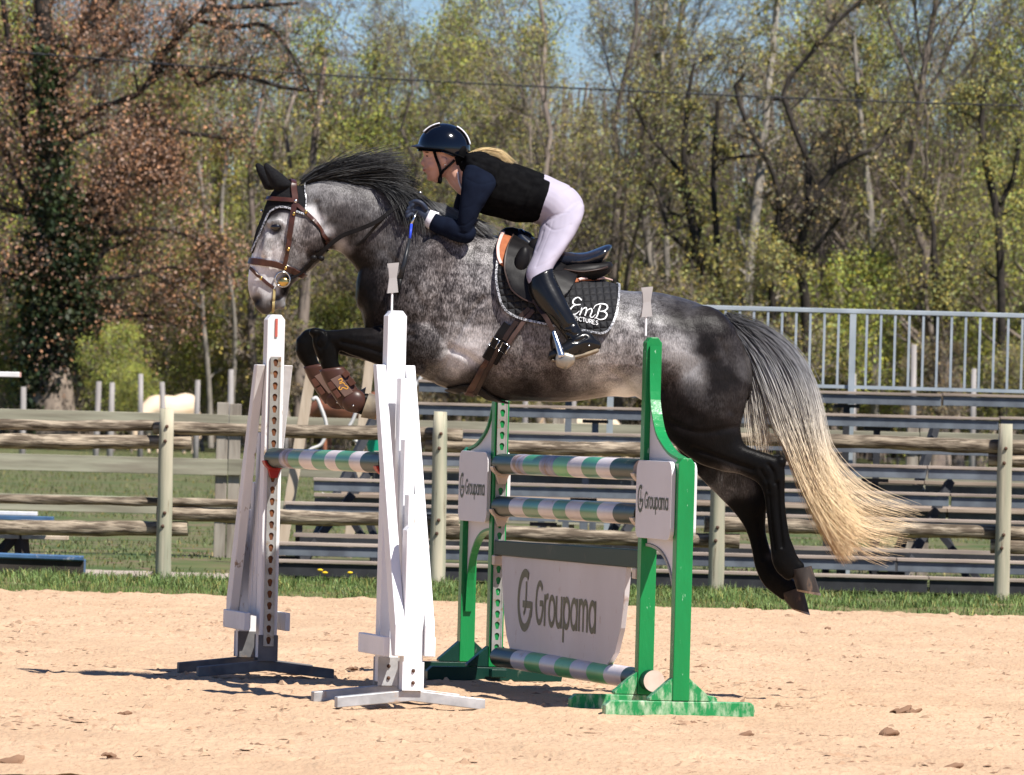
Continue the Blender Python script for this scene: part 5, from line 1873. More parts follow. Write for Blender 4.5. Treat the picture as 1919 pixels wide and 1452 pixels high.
# coat: where the horse is light, dark, mottled
anch = [  # x, y, lightness, mottle, brown, radius
    (497, 390, .04, .05, 0, 18), (520, 360, .02, .0, 0, 22), (545, 350, .02, 0, 0, 18), (510, 395, .25, .2, 0, 10), (500, 418, .72, .3, 0, 12), (500, 440, .66, .5, 0, 12), (488, 465, .60, .5, 0, 14), (478, 480, 1.05, .2, 0, 14), (478, 510, 1.0, .15, 0, 16), (505, 480, .9, .3, 0, 14), (500, 460, .35, .4, 0, 8), (490, 540, .75, .15, 0, 16),
    (512, 520, .85, .1, 0, 12), (473, 545, .75, .1, 0, 10), (481, 562, .015, 0, 0, 9), (520, 561, .12, 0, 0, 5), (486, 580, .22, .05, 0, 8), (525, 568, .50, .1, 0, 9), (505, 572, .35, .1, 0, 8), (536, 545, .08, 0, 0, 7), (517, 427, .03, 0, 0, 9), (530, 410, .75, .3, 0, 10), (545, 425, .68, .4, 0, 12), (552, 455, .42, .5, .2, 14), (580, 440, .34, .4, .4, 16), (602, 460, .16, .3, .6, 12), (590, 475, .15, .2, .3, 10), (560, 495, .5, .3, 0, 14), (575, 500, .25, .2, 0, 8), (540, 520, .3, .2, 0, 10),
    (585, 395, .85, .1, 0, 8), (600, 408, .85, .1, 0, 9), (618, 432, .85, .1, 0, 9), (640, 455, .72, .1, 0, 9), (655, 468, .5, .2, 0, 8), (585, 350, .55, .2, 0, 12), (600, 370, .40, .3, 0, 14), (640, 355, .42, .3, 0, 18), (690, 362, .40, .3, 0, 18), (610, 395, .30, .3, 0, 10), (640, 415, .24, .25, .2, 18), (670, 430, .20, .25, .2, 18), (700, 395, .32, .35, 0, 22), (740, 380, .40, .3, 0, 20), (700, 440, .28, .3, .3, 18), (740, 425, .30, .35, .1, 18), (680, 470, .12, .2, .2, 16), (665, 490, .03, .05, 0, 12), (690, 500, .08, .2, .1, 16), (720, 480, .22, .4, 0, 20), (740, 460, .30, .3, 0, 20),
    (685, 540, .035, .05, 0, 18), (690, 585, .035, .05, 0, 22), (730, 545, .16, .35, .4, 22), (720, 600, .12, .35, .3, 18), (790, 400, .55, .1, 0, 22), (830, 400, .55, .1, 0, 18), (770, 470, .30, .45, .1, 26), (780, 530, .32, .6, .2, 26), (830, 480, .25, .5, .4, 24), (830, 530, .38, .7, .3, 26), (880, 470, .42, .7, .1, 26), (900, 520, .45, .7, .1, 24), (880, 560, .38, .7, .3, 24), (760, 600, .22, .55, .3, 24), (790, 650, .16, .45, .1, 22), (810, 600, .36, .7, .3, 24), (850, 620, .52, .6, .1, 20), (870, 655, .98, .4, 0, 20), (850, 690, .80, .35, 0, 18), (820, 700, .35, .4, 0, 16), (900, 640, .80, .5, .1, 20), (870, 720, .14, .2, .2, 16), (830, 722, .06, .1, 0, 14), (900, 720, .16, .3, .3, 20),
    (910, 590, .40, .6, .3, 20), (960, 620, .48, .6, .3, 24), (950, 690, .40, .5, .4, 22), (1000, 670, .52, .6, .2, 24), (980, 730, .12, .2, .3, 22), (1040, 735, .28, .3, .4, 20), (1040, 700, .30, .4, .6, 22), (1100, 735, .35, .25, .3, 22), (1090, 690, .68, .5, .1, 22), (1130, 700, .74, .5, .1, 20), (1165, 740, 1.0, .1, 0, 14), (1160, 690, .52, .5, .3, 22), (1170, 640, .50, .6, .2, 24), (1180, 575, .42, .5, 0, 26), (1200, 720, .75, .2, 0, 16), (1190, 660, .45, .5, .3, 20), (1130, 600, .50, .5, .1, 26), (1060, 600, .5, .5, .1, 26),
    (1230, 560, .28, .35, 0, 22), (1290, 565, .22, .2, 0, 20), (1340, 585, .10, .1, 0, 18), (1230, 610, .40, .5, 0, 22), (1270, 590, .06, .1, 0, 13), (1300, 612, .10, .15, 0, 14), (1290, 585, .28, .2, 0, 10), (1230, 650, .5, .4, .1, 20), (1262, 655, .60, .35, .1, 18), (1250, 690, .4, .3, .3, 14), (1320, 645, .05, .1, 0, 13), (1345, 620, .12, .2, .1, 14), (1290, 640, .50, .3, 0, 12), (1300, 695, .58, .25, 0, 16), (1300, 725, .4, .2, 0, 12), (1335, 690, .10, .12, 0, 14), (1368, 660, .17, .15, .1, 14), (1392, 690, .24, .15, 0, 11), (1360, 710, .07, .08, 0, 14), (1240, 710, .12, .35, .8, 18), (1265, 760, .055, .12, .7, 20), (1300, 740, .16, .2, .1, 16), (1330, 760, .14, .2, 0, 16), (1375, 750, .14, .1, .2, 16), (1385, 790, .12, .1, .2, 14), (1310, 800, .05, .06, .3, 22), (1380, 830, .03, .03, 0, 20), (1300, 835, .025, .02, .2, 18), (1420, 860, .02, .02, 0, 20), (1455, 890, .02, .02, 0, 22), (1455, 960, .012, .01, 0, 26), (1460, 1030, .014, .01, 0, 22), (1490, 1065, .02, .02, 0, 18),
    (1340, 890, .12, .15, 0, 10), (1370, 908, .34, .35, 0, 15), (1398, 918, .36, .35, 0, 12), (1395, 950, .03, .03, 0, 14), (1420, 990, .012, .01, 0, 22), (1430, 1070, .015, .01, 0, 22), (1470, 1100, .03, .05, 0, 20), (1445, 1045, .25, .1, 0, 5),
    (760, 650, .06, .12, 0, 16), (720, 650, .045, .07, 0, 18), (690, 625, .05, .06, 0, 14), (650, 640, .03, .03, 0, 18), (610, 640, .014, .01, 0, 20), (575, 650, .014, .01, 0, 20), (610, 680, .014, .01, 0, 18), (640, 740, .016, .01, 0, 24), (600, 720, .014, .01, 0, 24), (690, 765, .05, .02, 0, 8), (700, 680, .05, .05, 0, 10), (745, 690, .06, .08, .4, 12)]
An = np.array(anch)
Pp = PXn(HV)
num = np.zeros((len(HV), 3)); den = np.full(len(HV), 1e-9)
for a in An:
    d2 = ((Pp - a[:2]) ** 2).sum(1)
    w = np.exp(-d2 / ((a[5] * (1.22 if a[5] > 10 else 1.0)) ** 2)) + 1e-4 * np.exp(-d2 / (60 ** 2))
    num += w[:, None] * a[2:5]; den += w
coat = num / den[:, None]
# inside of the far legs etc. stays black below the knee lines; done by the anchors

m = bpy.data.materials.new('dapple_grey_coat'); m.use_nodes = True
N, Lk = m.node_tree.nodes, m.node_tree.links
b = N['Principled BSDF']
at = N.new('ShaderNodeAttribute'); at.attribute_name = 'coat'
sx = N.new('ShaderNodeSeparateColor'); Lk.new(at.outputs['Color'], sx.inputs[0])
tc = N.new('ShaderNodeTexCoord')
def noise(scale, detail, rough, stretch=(1, 1, 1), rot=(0, 0, 0), dist=0.0):
    mp = N.new('ShaderNodeMapping'); mp.inputs['Scale'].default_value = stretch; mp.inputs['Rotation'].default_value = rot
    Lk.new(tc.outputs['Object'], mp.inputs[0])
    nz = N.new('ShaderNodeTexNoise'); nz.inputs['Scale'].default_value = scale; nz.inputs['Detail'].default_value = detail; nz.inputs['Roughness'].default_value = rough; nz.inputs['Distortion'].default_value = dist
    Lk.new(mp.outputs[0], nz.inputs['Vector'])
    return nz.outputs['Fac']
def math_(op, a, b_=None, c=None):
    n = N.new('ShaderNodeMath'); n.operation = op
    for i, v in enumerate((a, b_, c)):
        if v is None: continue
        if isinstance(v, (int, float)): n.inputs[i].default_value = v
        else: Lk.new(v, n.inputs[i])
    return n.outputs[0]
n1 = noise(19, 3, 0.5, (1, 1, 1.0), dist=0.6)
n2 = noise(190, 3, 0.65, (1, 1, 0.28), (0, math.radians(-35), 0))
n3_ = noise(34, 3, 0.6)
mot = math_('ADD', math_('MULTIPLY', math_('SUBTRACT', n1, 0.5), 1.4), math_('MULTIPLY', math_('SUBTRACT', n3_, 0.5), 1.0))
mot = math_('ADD', mot, math_('MULTIPLY', math_('SUBTRACT', n2, 0.5), 2.4))
val = math_('ADD', sx.outputs[0], math_('MULTIPLY', mot, math_('MULTIPLY', sx.outputs[1], 0.72)))
val = math_('MAXIMUM', val, math_('MULTIPLY', sx.outputs[0], 0.12))
rmp = N.new('ShaderNodeValToRGB')
el = rmp.color_ramp.elements
el[0].position = 0.0; el[0].color = (0.003, 0.003, 0.003, 1)
el[1].position = 1.0; el[1].color = (0.74, 0.72, 0.72, 1)
for p_, c_ in ((0.12, (0.014, 0.012, 0.012, 1)), (0.35, (0.075, 0.07, 0.07, 1)), (0.65, (0.29, 0.28, 0.28, 1))):
    e_ = el.new(p_); e_.color = c_
Lk.new(val, rmp.inputs[0])
br = N.new('ShaderNodeMix'); br.data_type = 'RGBA'; br.blend_type = 'MULTIPLY'
br.inputs[7].default_value = (1.0, 0.80, 0.72, 1)
Lk.new(math_('MULTIPLY', sx.outputs[2], 1.1), br.inputs[0]); Lk.new(rmp.outputs[0], br.inputs[6])
Lk.new(br.outputs[2], b.inputs['Base Color'])
b.inputs['Roughness'].default_value = 0.34
Lk.new(math_('ADD', math_('MULTIPLY', sx.outputs[0], 0.3), 0.04), b.inputs['Specular IOR Level'])
bp = N.new('ShaderNodeBump'); bp.inputs['Strength'].default_value = 0.35; bp.inputs['Distance'].default_value = 0.004
Lk.new(math_('ADD', n2, math_('MULTIPLY', n1, 1.2)), bp.inputs['Height']); Lk.new(bp.outputs[0], b.inputs['Normal'])
M_coat = m
hb = put('body', HV, HF, M_coat, horse, smooth=True)
attr_vert(hb, 'coat', coat)
HBODY = (HV, HF, HN)
BV = BVHTree.FromPolygons([Vector(v) for v in HV], [tuple(int(i) for i in f) for f in HF])
CAM0 = Vector((0, 0, CAMZ))


def proj(px, py, off=0.0, bv=None, depth=D0):
    """point where the line of sight through a photo pixel meets the body"""
    bv = bv or BV
    t = W(px, py, depth)
    d = (t - CAM0).normalized()
    loc, nor, i, dist = bv.ray_cast(CAM0, d)
    if loc is None or loc.y > depth + 0.02:
        loc, nor, i, dist = bv.find_nearest(t)
    return loc + nor * off, nor


# eye
M_eye = mat('dark_eye', (0.006, 0.004, 0.004), rough=0.08, coat=1.0)
for s in (-1, 1):
    e0, nn = proj(517, 427, -0.008)
    if s > 0:
        e0 = Vector((e0.x, 2 * D0 - e0.y, e0.z))
    V, q = ellipsoid(e0, (.028, .022, .019), 12, 16)
    put('eye', V, q, M_eye, horse, smooth=True)

# hooves
M_hoof = mat('dark_hoof', (0.055, 0.045, 0.04), (0.022, 0.019, 0.018), scale=14, rough=0.6, spec=0.08, stretch=(1, 1, 0.3), c3=(0.16, 0.10, 0.065), scale3=18, t3=(0.56, 0.68))
M_hoofp = mat('horn_hoof', (0.30, 0.25, 0.17), (0.12, 0.10, 0.08), scale=12, rough=0.6)
M_shoe = mat('worn_iron', (0.34, 0.24, 0.17), (0.14, 0.09, 0.06), scale=20, rough=0.4, metal=0.6)
def hoof(c0, c1, w0, w1, off, m_, lab=None):
    """c0: (front px, back px) coronet; c1: the same at the ground edge"""
    st = []
    for t in (0, .25, .5, .75, 1):
        a = (c0[0] * (1 - t) + c1[0] * t, c0[1] * (1 - t) + c1[1] * t, c0[2] * (1 - t) + c1[2] * t, c0[3] * (1 - t) + c1[3] * t, w0 * (1 - t) + w1 * t, off)
        st.append(a)
    V, q = loft(st, n=10, ring=20, caps=(0, 0))
    h_ = put('hoof', V, q, m_, horse, smooth=True)
    es = h_.modifiers.new('edge', 'EDGE_SPLIT'); es.split_angle = math.radians(50)
    st2 = [c1 + (w1 * 1.04, off), (c1[0] + (c1[0] - c0[0]) * .10, c1[1] + (c1[1] - c0[1]) * .10, c1[2] + (c1[2] - c0[2]) * .10, c1[3] + (c1[3] - c0[3]) * .10, w1 * 1.03, off)]
    V, q = loft(st2, n=3, ring=20, caps=(0, 0))
    put('shoe', V, q, M_shoe, h_, smooth=False)
    return h_
hoof((1466, 1090, 1506, 1056), (1492, 1103, 1530, 1068), .040, .055, -.15, M_hoof) if False else None
hoof((1482, 1068, 1521, 1060), (1493, 1104, 1537, 1111), .045, .058, -.15, M_hoof)
hoof((1461, 1113, 1504, 1098), (1482, 1139, 1517, 1148), .044, .055, .15, M_hoof)
hoof((676, 782, 692, 736), (702, 786, 712, 742), .040, .052, -.12, M_hoofp)
hoof((652, 760, 664, 738), (676, 764, 684, 726), .040, .050, .12, M_hoofp)


# ------------------------------------------------------------------ hair
def strands(name, guides, n, m_, parent, r=0.0012, npt=14, jit=3.0, grow_=1.0, dspread=0.05, doff=0.0, seed=1, colf=None, rootj=2.0, lenj=0.25, sides=3, wave=1.0, csz=28):
    g = np.random.default_rng(seed)
    G = np.array([cat_rom([tuple(map(float, p)) for p in gd], npt) for gd in guides])   # k, npt, 2 or 3
    if G.shape[2] == 2:
        G = np.concatenate([G, np.zeros(G.shape[:2] + (1,))], 2)
    k = len(G)
    u = g.random(n) * (k - 1)
    i = np.clip(u.astype(int), 0, k - 2) if k > 1 else np.zeros(n, int)
    f = (u - i)[:, None, None] if k > 1 else np.zeros((n, 1, 1))
    C = G[i] * (1 - f) + (G[i + 1] if k > 1 else G[i]) * f
    t = np.linspace(0, 1, npt)
    # length variation: resample param
    lf = 1 - lenj * g.random(n) ** 2
    T = t[None] * lf[:, None] * (npt - 1)
    a = np.clip(T.astype(int), 0, npt - 2)
    ff = (T - a)[:, :, None]
    C = np.take_along_axis(C, a[:, :, None].repeat(3, 2), 1) * (1 - ff) + np.take_along_axis(C, (a + 1)[:, :, None].repeat(3, 2), 1) * ff
    # clumps share an offset
    nc = max(4, n // csz)
    cl = g.integers(0, nc, n)
    clo = g.normal(0, jit, (nc, 2))
    own = g.normal(0, jit * 0.45, (n, 2))
    amp = (0.15 + t ** 1.2 * grow_)[None, :, None]
    C[:, :, :2] += (clo[cl] + own)[:, None, :] * amp + (g.normal(0, rootj, (n, 1, 2))) * (1 - t)[None, :, None]
    ph = g.random((nc, 1)) * 6.28
    wv = np.sin(t[None] * 5 + ph[cl]) * 1.5 * t[None] * wave
    C[:, :, 1] += wv
    dep = doff + (g.normal(0, dspread, nc)[cl] + g.normal(0, dspread * 0.4, n))[:, None] * (0.3 + 0.7 * t)[None] + C[:, :, 2]
    D = D0 + dep
    dx, dy = C[:, :, 0] - 959.5, C[:, :, 1] - 726
    x = (dx * cs + dy * sn) * D / F
    z = CAMZ - ((-dx * sn + dy * cs) - HOR) * D / F
    P_ = np.stack([x, D, z], -1)
    R_h = r * (0.7 + 0.6 * g.random((n, 1))) * (1 - 0.75 * t[None] ** 2)
    V, q = tubes(P_, R_h, sides)
    o = put(name, V, q, m_, parent, smooth=True)
    tv = np.repeat(np.broadcast_to(t[None] * lf[:, None], (n, npt)).reshape(-1), sides)
    cv = np.repeat(np.repeat(0.7 + 0.6 * g.random(nc)[cl], npt), sides) * np.repeat(np.repeat(0.8 + 0.4 * g.random(n), npt), sides)
    Cp = np.repeat(C.reshape(-1, 3), sides, 0)
    col = colf(tv, cv, Cp) if colf else np.stack([cv] * 3, 1)
    attr_vert(o, 'hair', col)
    return o


def hairmat(name, rough=0.38):
    mm = bpy.data.materials.new(name); mm.use_nodes = True
    b_ = mm.node_tree.nodes['Principled BSDF']
    a_ = mm.node_tree.nodes.new('ShaderNodeAttribute'); a_.attribute_name = 'hair'
    mm.node_tree.links.new(a_.outputs['Color'], b_.inputs['Base Color'])
    b_.inputs['Roughness'].default_value = rough
    b_.inputs['Specular IOR Level'].default_value = 0.22
    return mm
M_hair = hairmat('horse_hair')


def ramp(v, stops):
    xs = [s[0] for s in stops]
    return np.stack([np.interp(v, xs, [s[1][c] for s in stops]) for c in range(3)], 1)


def tailcol(t, cv, C):
    y = C[:, 1] + 0.25 * (C[:, 0] - 1450) * -0.3
    base = ramp(y, [(600, (.035, .034, .036)), (650, (.13, .13, .14)), (700, (.24, .24, .245)), (750, (.38, .36, .33)), (800, (.52, .47, .39)), (860, (.67, .54, .37)), (950, (.72, .55, .34)), (1050, (.70, .51, .30))])
    inner = np.clip((1450 - C[:, 0]) / 60, 0, 1)[:, None]
    base = base * (1 - 0.25 * inner * (y < 760)[:, None])
    return np.clip(base * cv[:, None] ** 0.7 * 1.15, 0, .9)


TG = [[(1366, 596, 0), (1440, 620, 0), (1496, 672, 0), (1526, 745, 0), (1540, 820, 0), (1556, 880, 0), (1580, 930, 0), (1606, 966, 0)],
      [(1366, 597, 0), (1435, 628, 0), (1490, 690, 0), (1518, 770, 0), (1534, 850, 0), (1554, 915, 0), (1582, 965, 0), (1612, 1000, 0)],
      [(1368, 599, 0), (1428, 640, 0), (1478, 710, 0), (1506, 790, 0), (1528, 870, 0), (1548, 940, 0), (1574, 990, 0), (1600, 1024, 0)],
      [(1370, 602, 0), (1420, 650, 0), (1462, 730, 0), (1488, 810, 0), (1512, 890, 0), (1540, 960, 0), (1568, 1010, 0), (1590, 1045, 0)],
      [(1372, 606, 0), (1412, 662, 0), (1446, 740, 0), (1474, 820, 0), (1506, 900, 0), (1536, 970, 0), (1562, 1015, 0), (1582, 1045, 0)],
      [(1374, 610, 0), (1404, 668, 0), (1430, 730, 0), (1452, 790, 0), (1482, 845, 0), (1516, 900, 0), (1542, 960, 0), (1568, 1020, 0)]]
tail = strands('tail', TG, 7500, M_hair, horse, r=0.0013, npt=22, jit=5.5, dspread=0.045, seed=4, colf=tailcol, lenj=0.55, rootj=4, csz=60, wave=2.5)
TG2 = [[(1372, 610, 0), (1390, 660, 0), (1402, 720, 0), (1408, 775, 0), (1424, 845, 0)], [(1376, 610, 0), (1400, 665, 0), (1418, 720, 0), (1430, 780, 0), (1440, 850, 0)]]
strands('tail_underside', TG2, 420, M_hair, horse, r=0.0017, npt=14, jit=8, dspread=0.04, seed=5, colf=tailcol, lenj=0.35)
TG3 = [[(1370, 598, 0), (1450, 640, 0), (1510, 720, 0), (1548, 830, 0), (1610, 900, 0), (1718, 945, 0)], [(1370, 600, 0), (1450, 660, 0), (1500, 780, 0), (1550, 900, 0), (1620, 960, 0), (1700, 972, 0)],
       [(1370, 602, 0), (1440, 680, 0), (1490, 800, 0), (1545, 920, 0), (1620, 990, 0), (1690, 1000, 0)], [(1370, 604, 0), (1430, 690, 0), (1480, 830, 0), (1545, 960, 0), (1600, 1010, 0), (1650, 1035, 0)]]
strands('tail_wisps', TG3, 480, M_hair, horse, r=0.0014, npt=22, jit=11, dspread=0.05, seed=6, colf=tailcol, lenj=0.25, csz=70, wave=3.5)

dk = lambda t, cv, C: np.clip(np.stack([cv * .016] * 3, 1) * (1 + 1.2 * np.clip((C[:, 0] - 790) / 30, 0, 1))[:, None], 0, 1)
def manecol(t, cv, C):
    g = np.clip((C[:, 0] - 780) / 40, 0, 1) * np.clip((C[:, 1] - 372) / 20, 0, 1)
    base = 0.008 + 0.13 * np.clip(cv - 0.98, 0, 0.5) + 0.03 * t
    return np.stack([(base * (1 - g) + g * 0.16) * cv] * 3, 1)
M1_ = [[(566, 340, 0), (590, 322, 0), (630, 307, 0), (680, 296, 0), (745, 284, 0)],
       [(590, 335, 0), (630, 318, 0), (680, 306, 0), (730, 300, 0), (762, 301, 0)],
       [(620, 335, 0), (670, 324, 0), (720, 317, 0), (746, 318, 0), (768, 323, 0)],
       [(655, 338, 0), (700, 332, 0), (740, 332, 0), (760, 337, 0), (778, 344, 0)],
       [(690, 344, 0), (725, 342, 0), (756, 350, 0), (776, 358, 0), (788, 366, 0)]]
strands('mane', M1_, 1500, M_hair, horse, r=0.0015, npt=14, jit=8, dspread=0.04, seed=11, colf=manecol, lenj=0.7, rootj=4, wave=2.6, csz=45)
M2_ = [[(575, 340, 0), (600, 336, 0), (640, 338, 0), (690, 344, 0)], [(600, 332, 0), (660, 334, 0), (720, 345, 0), (770, 362, 0)], [(650, 336, 0), (720, 338, 0), (770, 355, 0), (800, 372, 0)]]
strands('mane_crest', M2_, 900, M_hair, horse, r=0.002, npt=10, jit=3, dspread=0.03, seed=12, colf=manecol)
M3_ = [[(700, 348, -.05), (722, 360, -.09), (742, 385, -.12), (755, 420, -.14)], [(730, 352, -.05), (752, 368, -.1), (768, 395, -.13), (778, 432, -.15)], [(760, 362, -.05), (780, 376, -.1), (795, 400, -.13), (800, 440, -.16)]]
strands('mane_forelock', M3_, 700, M_hair, horse, r=0.0014, npt=12, jit=5, dspread=0.02, seed=13, colf=manecol, lenj=0.45).name = 'mane_side'
M4_ = [[(790, 372, -.06), (810, 385, -.08), (835, 400, -.09), (860, 420, -.10)], [(800, 378, -.09), (818, 396, -.11), (838, 412, -.12), (858, 428, -.12)], [(830, 385, -.08), (860, 405, -.11), (885, 420, -.12), (905, 438, -.12)], [(870, 410, -.04), (900, 420, -.08), (925, 432, -.1), (940, 440, -.12)]]
strands('mane_withers', M4_, 900, M_hair, horse, r=0.0016, npt=10, jit=4, dspread=0.012, seed=14, colf=manecol)

# ------------------------------------------------------------------ tack
M_leather = mat('brown_leather', (0.065, 0.022, 0.014), (0.04, 0.014, 0.010), scale=20, rough=0.32, spec=0.4)
M_leatherk = mat('black_leather', (0.005, 0.0045, 0.005), (0.010, 0.009, 0.009), scale=14, rough=0.46, spec=0.14, bump=0.1)
M_leatherd = mat('dark_brown_leather', (0.045, 0.026, 0.020), (0.025, 0.015, 0.013), scale=9, rough=0.4)
M_brass = mat('brass', (0.62, 0.42, 0.14), rough=0.25, metal=1.0)
M_silver = mat('polished_steel', (0.62, 0.62, 0.62), rough=0.22, metal=1.0)
M_knit = mat('black_knit', (0.010, 0.010, 0.011), (0.02, 0.02, 0.022), scale=260, rough=0.9, bump=0.6, bscale=300, spec=0.05)
M_spark = mat('sparkling_trim', (0.55, 0.55, 0.56), (0.08, 0.08, 0.085), scale=160, rough=0.35, metal=0.3, lo=0.45, hi=0.55)


def strap(name, px, w, m_, parent, off=0.004, th=0.003, mirror=False, bv=None, n=None, depth=D0, free=False, pts=None):
    if pts is None:
        X = cat_rom([tuple(map(float, p)) for p in px], n or max(6, int(len(px) * 9)))
        pts = [proj(x[0], x[1], off, bv, depth) for x in X]
    if mirror:
        pts = pts + [(Vector((p.x, 2 * D0 - p.y, p.z)), Vector((q.x, -q.y, q.z))) for p, q in pts[::-1]]
    A = np.array([tuple(p) for p, _ in pts]); Nn = np.array([tuple(q) for _, q in pts])
    for _ in range(2):
        A[1:-1] = 0.25 * A[:-2] + 0.5 * A[1:-1] + 0.25 * A[2:]
        Nn[1:-1] = 0.25 * Nn[:-2] + 0.5 * Nn[1:-1] + 0.25 * Nn[2:]
    T = np.gradient(A, axis=0); T /= np.linalg.norm(T, axis=1, keepdims=True) + 1e-9
    Nn /= np.linalg.norm(Nn, axis=1, keepdims=True) + 1e-9
    S = np.cross(T, Nn); S /= np.linalg.norm(S, axis=1, keepdims=True) + 1e-9
    V, Fa = [], []
    for i in range(len(A)):
        for a, c in ((-.5, 0), (-.42, th), (.42, th), (.5, 0), (.42, -th * .6), (-.42, -th * .6)):
            V.append(A[i] + S[i] * w * a + Nn[i] * c)
    k = 6
    for i in range(len(A) - 1):
        for j in range(k):
            Fa.append((i * k + j, i * k + (j + 1) % k, (i + 1) * k + (j + 1) % k, (i + 1) * k + j))
    Fa.append(tuple(range(k))); Fa.append(tuple(range(len(V) - k, len(V)))[::-1])
    return fixn(put(name, np.array(V), Fa, m_, parent, smooth=False))


def ring(name, c, nrm, R, r, m_, parent):
    nrm = Vector(nrm).normalized()
    u = nrm.orthogonal().normalized(); v = nrm.cross(u)
    P_ = [c + (u * math.cos(t) + v * math.sin(t)) * R for t in np.linspace(0, 2 * math.pi, 25)]
    V, q = tube1(P_, r, 6)
    return put(name, V, q, m_, parent, smooth=True)


# ear bonnet: knitted hood over poll and forehead
hood = [(585, 318), (571, 345), (570, 402), (556, 398), (540, 391), (522, 390), (507, 400), (500, 415), (492, 432), (482, 452), (474, 475), (462, 472), (470, 420), (480, 380), (490, 350), (480, 320), (474, 296), (500, 292), (530, 320), (560, 312)]
V, Fs = shell(HBODY, hood, 0.006)
bon = put('ear_bonnet', V, Fs, M_knit, smooth=True, at=tuple(W(530, 360)))
solid(bon, 0.006)
tag(bon, 'black knitted ear bonnet covering the ears and forehead of the jumping horse', 'ear bonnet')
strap('bonnet_trim', [(570, 402), (556, 397), (540, 390), (522, 389), (507, 399), (500, 414), (492, 432), (483, 452), (474, 473)], 0.011, M_spark, bon, off=0.010, mirror=True)
strap('bonnet_edge', [(573, 342), (572, 365), (571, 400)], 0.006, M_spark, bon, off=0.010, mirror=False)
c_, n_ = proj(487, 394, 0.014)
V, q = ellipsoid(c_, (.008, .008, .008), 6, 8)
put('bonnet_gem', V, q, M_silver, bon, smooth=True)

bri = thing('bridle', 'brown leather bridle with brass buckles on the head of the jumping horse', 'bridle', W(530, 440))
strap('headpiece', [(543, 331), (549, 345), (552, 365), (553, 380)], 0.030, M_leather, bri, off=0.014, mirror=False)
strap('headpiece', [(543, 331), (549, 345), (552, 365), (553, 380)], 0.030, M_leather, bri, off=0.014, pts=[(Vector((p.x, 2 * D0 - p.y, p.z)), Vector((q.x, -q.y, q.z))) for p, q in [proj(a, b_, 0.014) for a, b_ in ((543, 331), (546, 338), (549, 345), (552, 365), (553, 380))]])
strap('browband', [(553, 377), (535, 375), (515, 374), (497, 373)], 0.022, M_leather, bri, off=0.014, mirror=True)
strap('cheekpiece', [(553, 381), (551, 400), (548, 418), (544, 445), (540, 466), (536, 486), (533, 502)], 0.020, M_leather, bri, off=0.012)
strap('cheekpiece', [(549, 384), (546, 404), (541, 440), (537, 470)], 0.012, M_leather, bri, off=0.013)
strap('throatlash', [(556, 384), (566, 393), (576, 402), (592, 420), (604, 438), (614, 452), (618, 464)], 0.020, M_leather, bri, off=0.010, mirror=True)
strap('noseband', [(572, 517), (552, 508), (535, 500), (512, 494), (490, 491), (468, 489)], 0.032, M_leather, bri, off=0.010, mirror=True)
strap('flash_strap', [(471, 502), (486, 517), (500, 530), (514, 540)], 0.016, M_leather, bri, off=0.008, mirror=True)
strap('flash_end', [(514, 541), (513, 556), (512, 572), (511, 586)], 0.013, mat('pale_rope', (0.45, 0.36, 0.16), rough=0.7), bri, off=0.006)
c_, n_ = proj(529, 522, 0.012)
ring('bit_ring', c_, (0.2, -1, 0), 0.036, 0.005, M_silver, bri)
V, q = ellipsoid(c_ + Vector((0.005, -0.006, -0.012)), (.026, .010, .022), 8, 12)
put('bit_plate', V, q, M_brass, bri, smooth=True)
for x, y in ((551, 402), (541, 466), (554, 379), (572, 399), (490, 521), (536, 500)):
    c_, n_ = proj(x, y, 0.018)
    V, q = ellipsoid(c_, (.008, .005, .010), 6, 8)
    put('buckle', V, q, M_brass if y != 379 else M_silver, bri, smooth=True)
# reins
handp = W(768, 376, D0 - .11)
c_, n_ = proj(531, 524, 0.01)
rp = [c_, proj(547, 517, .012)[0], proj(568, 503, .014)[0], W(589, 486, D0 - .10), W(604, 472, D0 - .12), W(620, 457, D0 - .13), W(642, 441, D0 - .14), W(672, 430, D0 - .15), W(708, 414, D0 - .16), W(738, 391, D0 - .15), W(762, 375, D0 - .13)]
def freestrap(name, P_, w, m_, parent, n=50, th=0.003, up=(0, -1, 0)):
    X = cat_rom([tuple(p) for p in P_], n)
    return strap(name, None, w, m_, parent, pts=[(Vector(x), Vector(up)) for x in X], th=th)
freestrap('rein', rp, 0.021, M_leatherk, bri)
rp2 = [(Vector((p.x, 2 * D0 - p.y, p.z))) for p in rp]
freestrap('rein', rp2, 0.016, M_leatherk, bri)
rp3 = [proj(668, 460, .008)[0], proj(680, 452, .008)[0], proj(700, 430, .010)[0], W(718, 410, D0 - .16), W(740, 386, D0 - .14), W(764, 374, D0 - .12)]
freestrap('rein', rp3, 0.014, M_leatherk, bri, 30)
for x, y in ((588, 483), (602, 484)):
    V, q = ellipsoid(W(x, y, D0 - .115), (.016, .012, .014), 8, 10)
    put('rein_stopper', V, q, M_leatherk, bri, smooth=True)

# saddle pad
pad = [(962, 420), (945, 452), (934, 480), (929, 505), (929, 530), (936, 562), (946, 580), (960, 592), (985, 602), (1040, 612), (1090, 620), (1128, 627), (1142, 620), (1151, 603), (1157, 580), (1161, 552), (1160, 518), (1130, 500), (1060, 470), (1000, 430)]
padS = smoothpoly(pad[1:-3], 60)
V, Fs = shell(HBODY, pad, 0.022)
sp_ = put('saddle_pad', V, Fs, None, smooth=True, at=tuple(W(1040, 560)), ms=[mat('quilted_black_cloth', (0.012, 0.012, 0.013), (0.022, 0.022, 0.024), scale=180, rough=0.75)])
solid(sp_, 0.014)
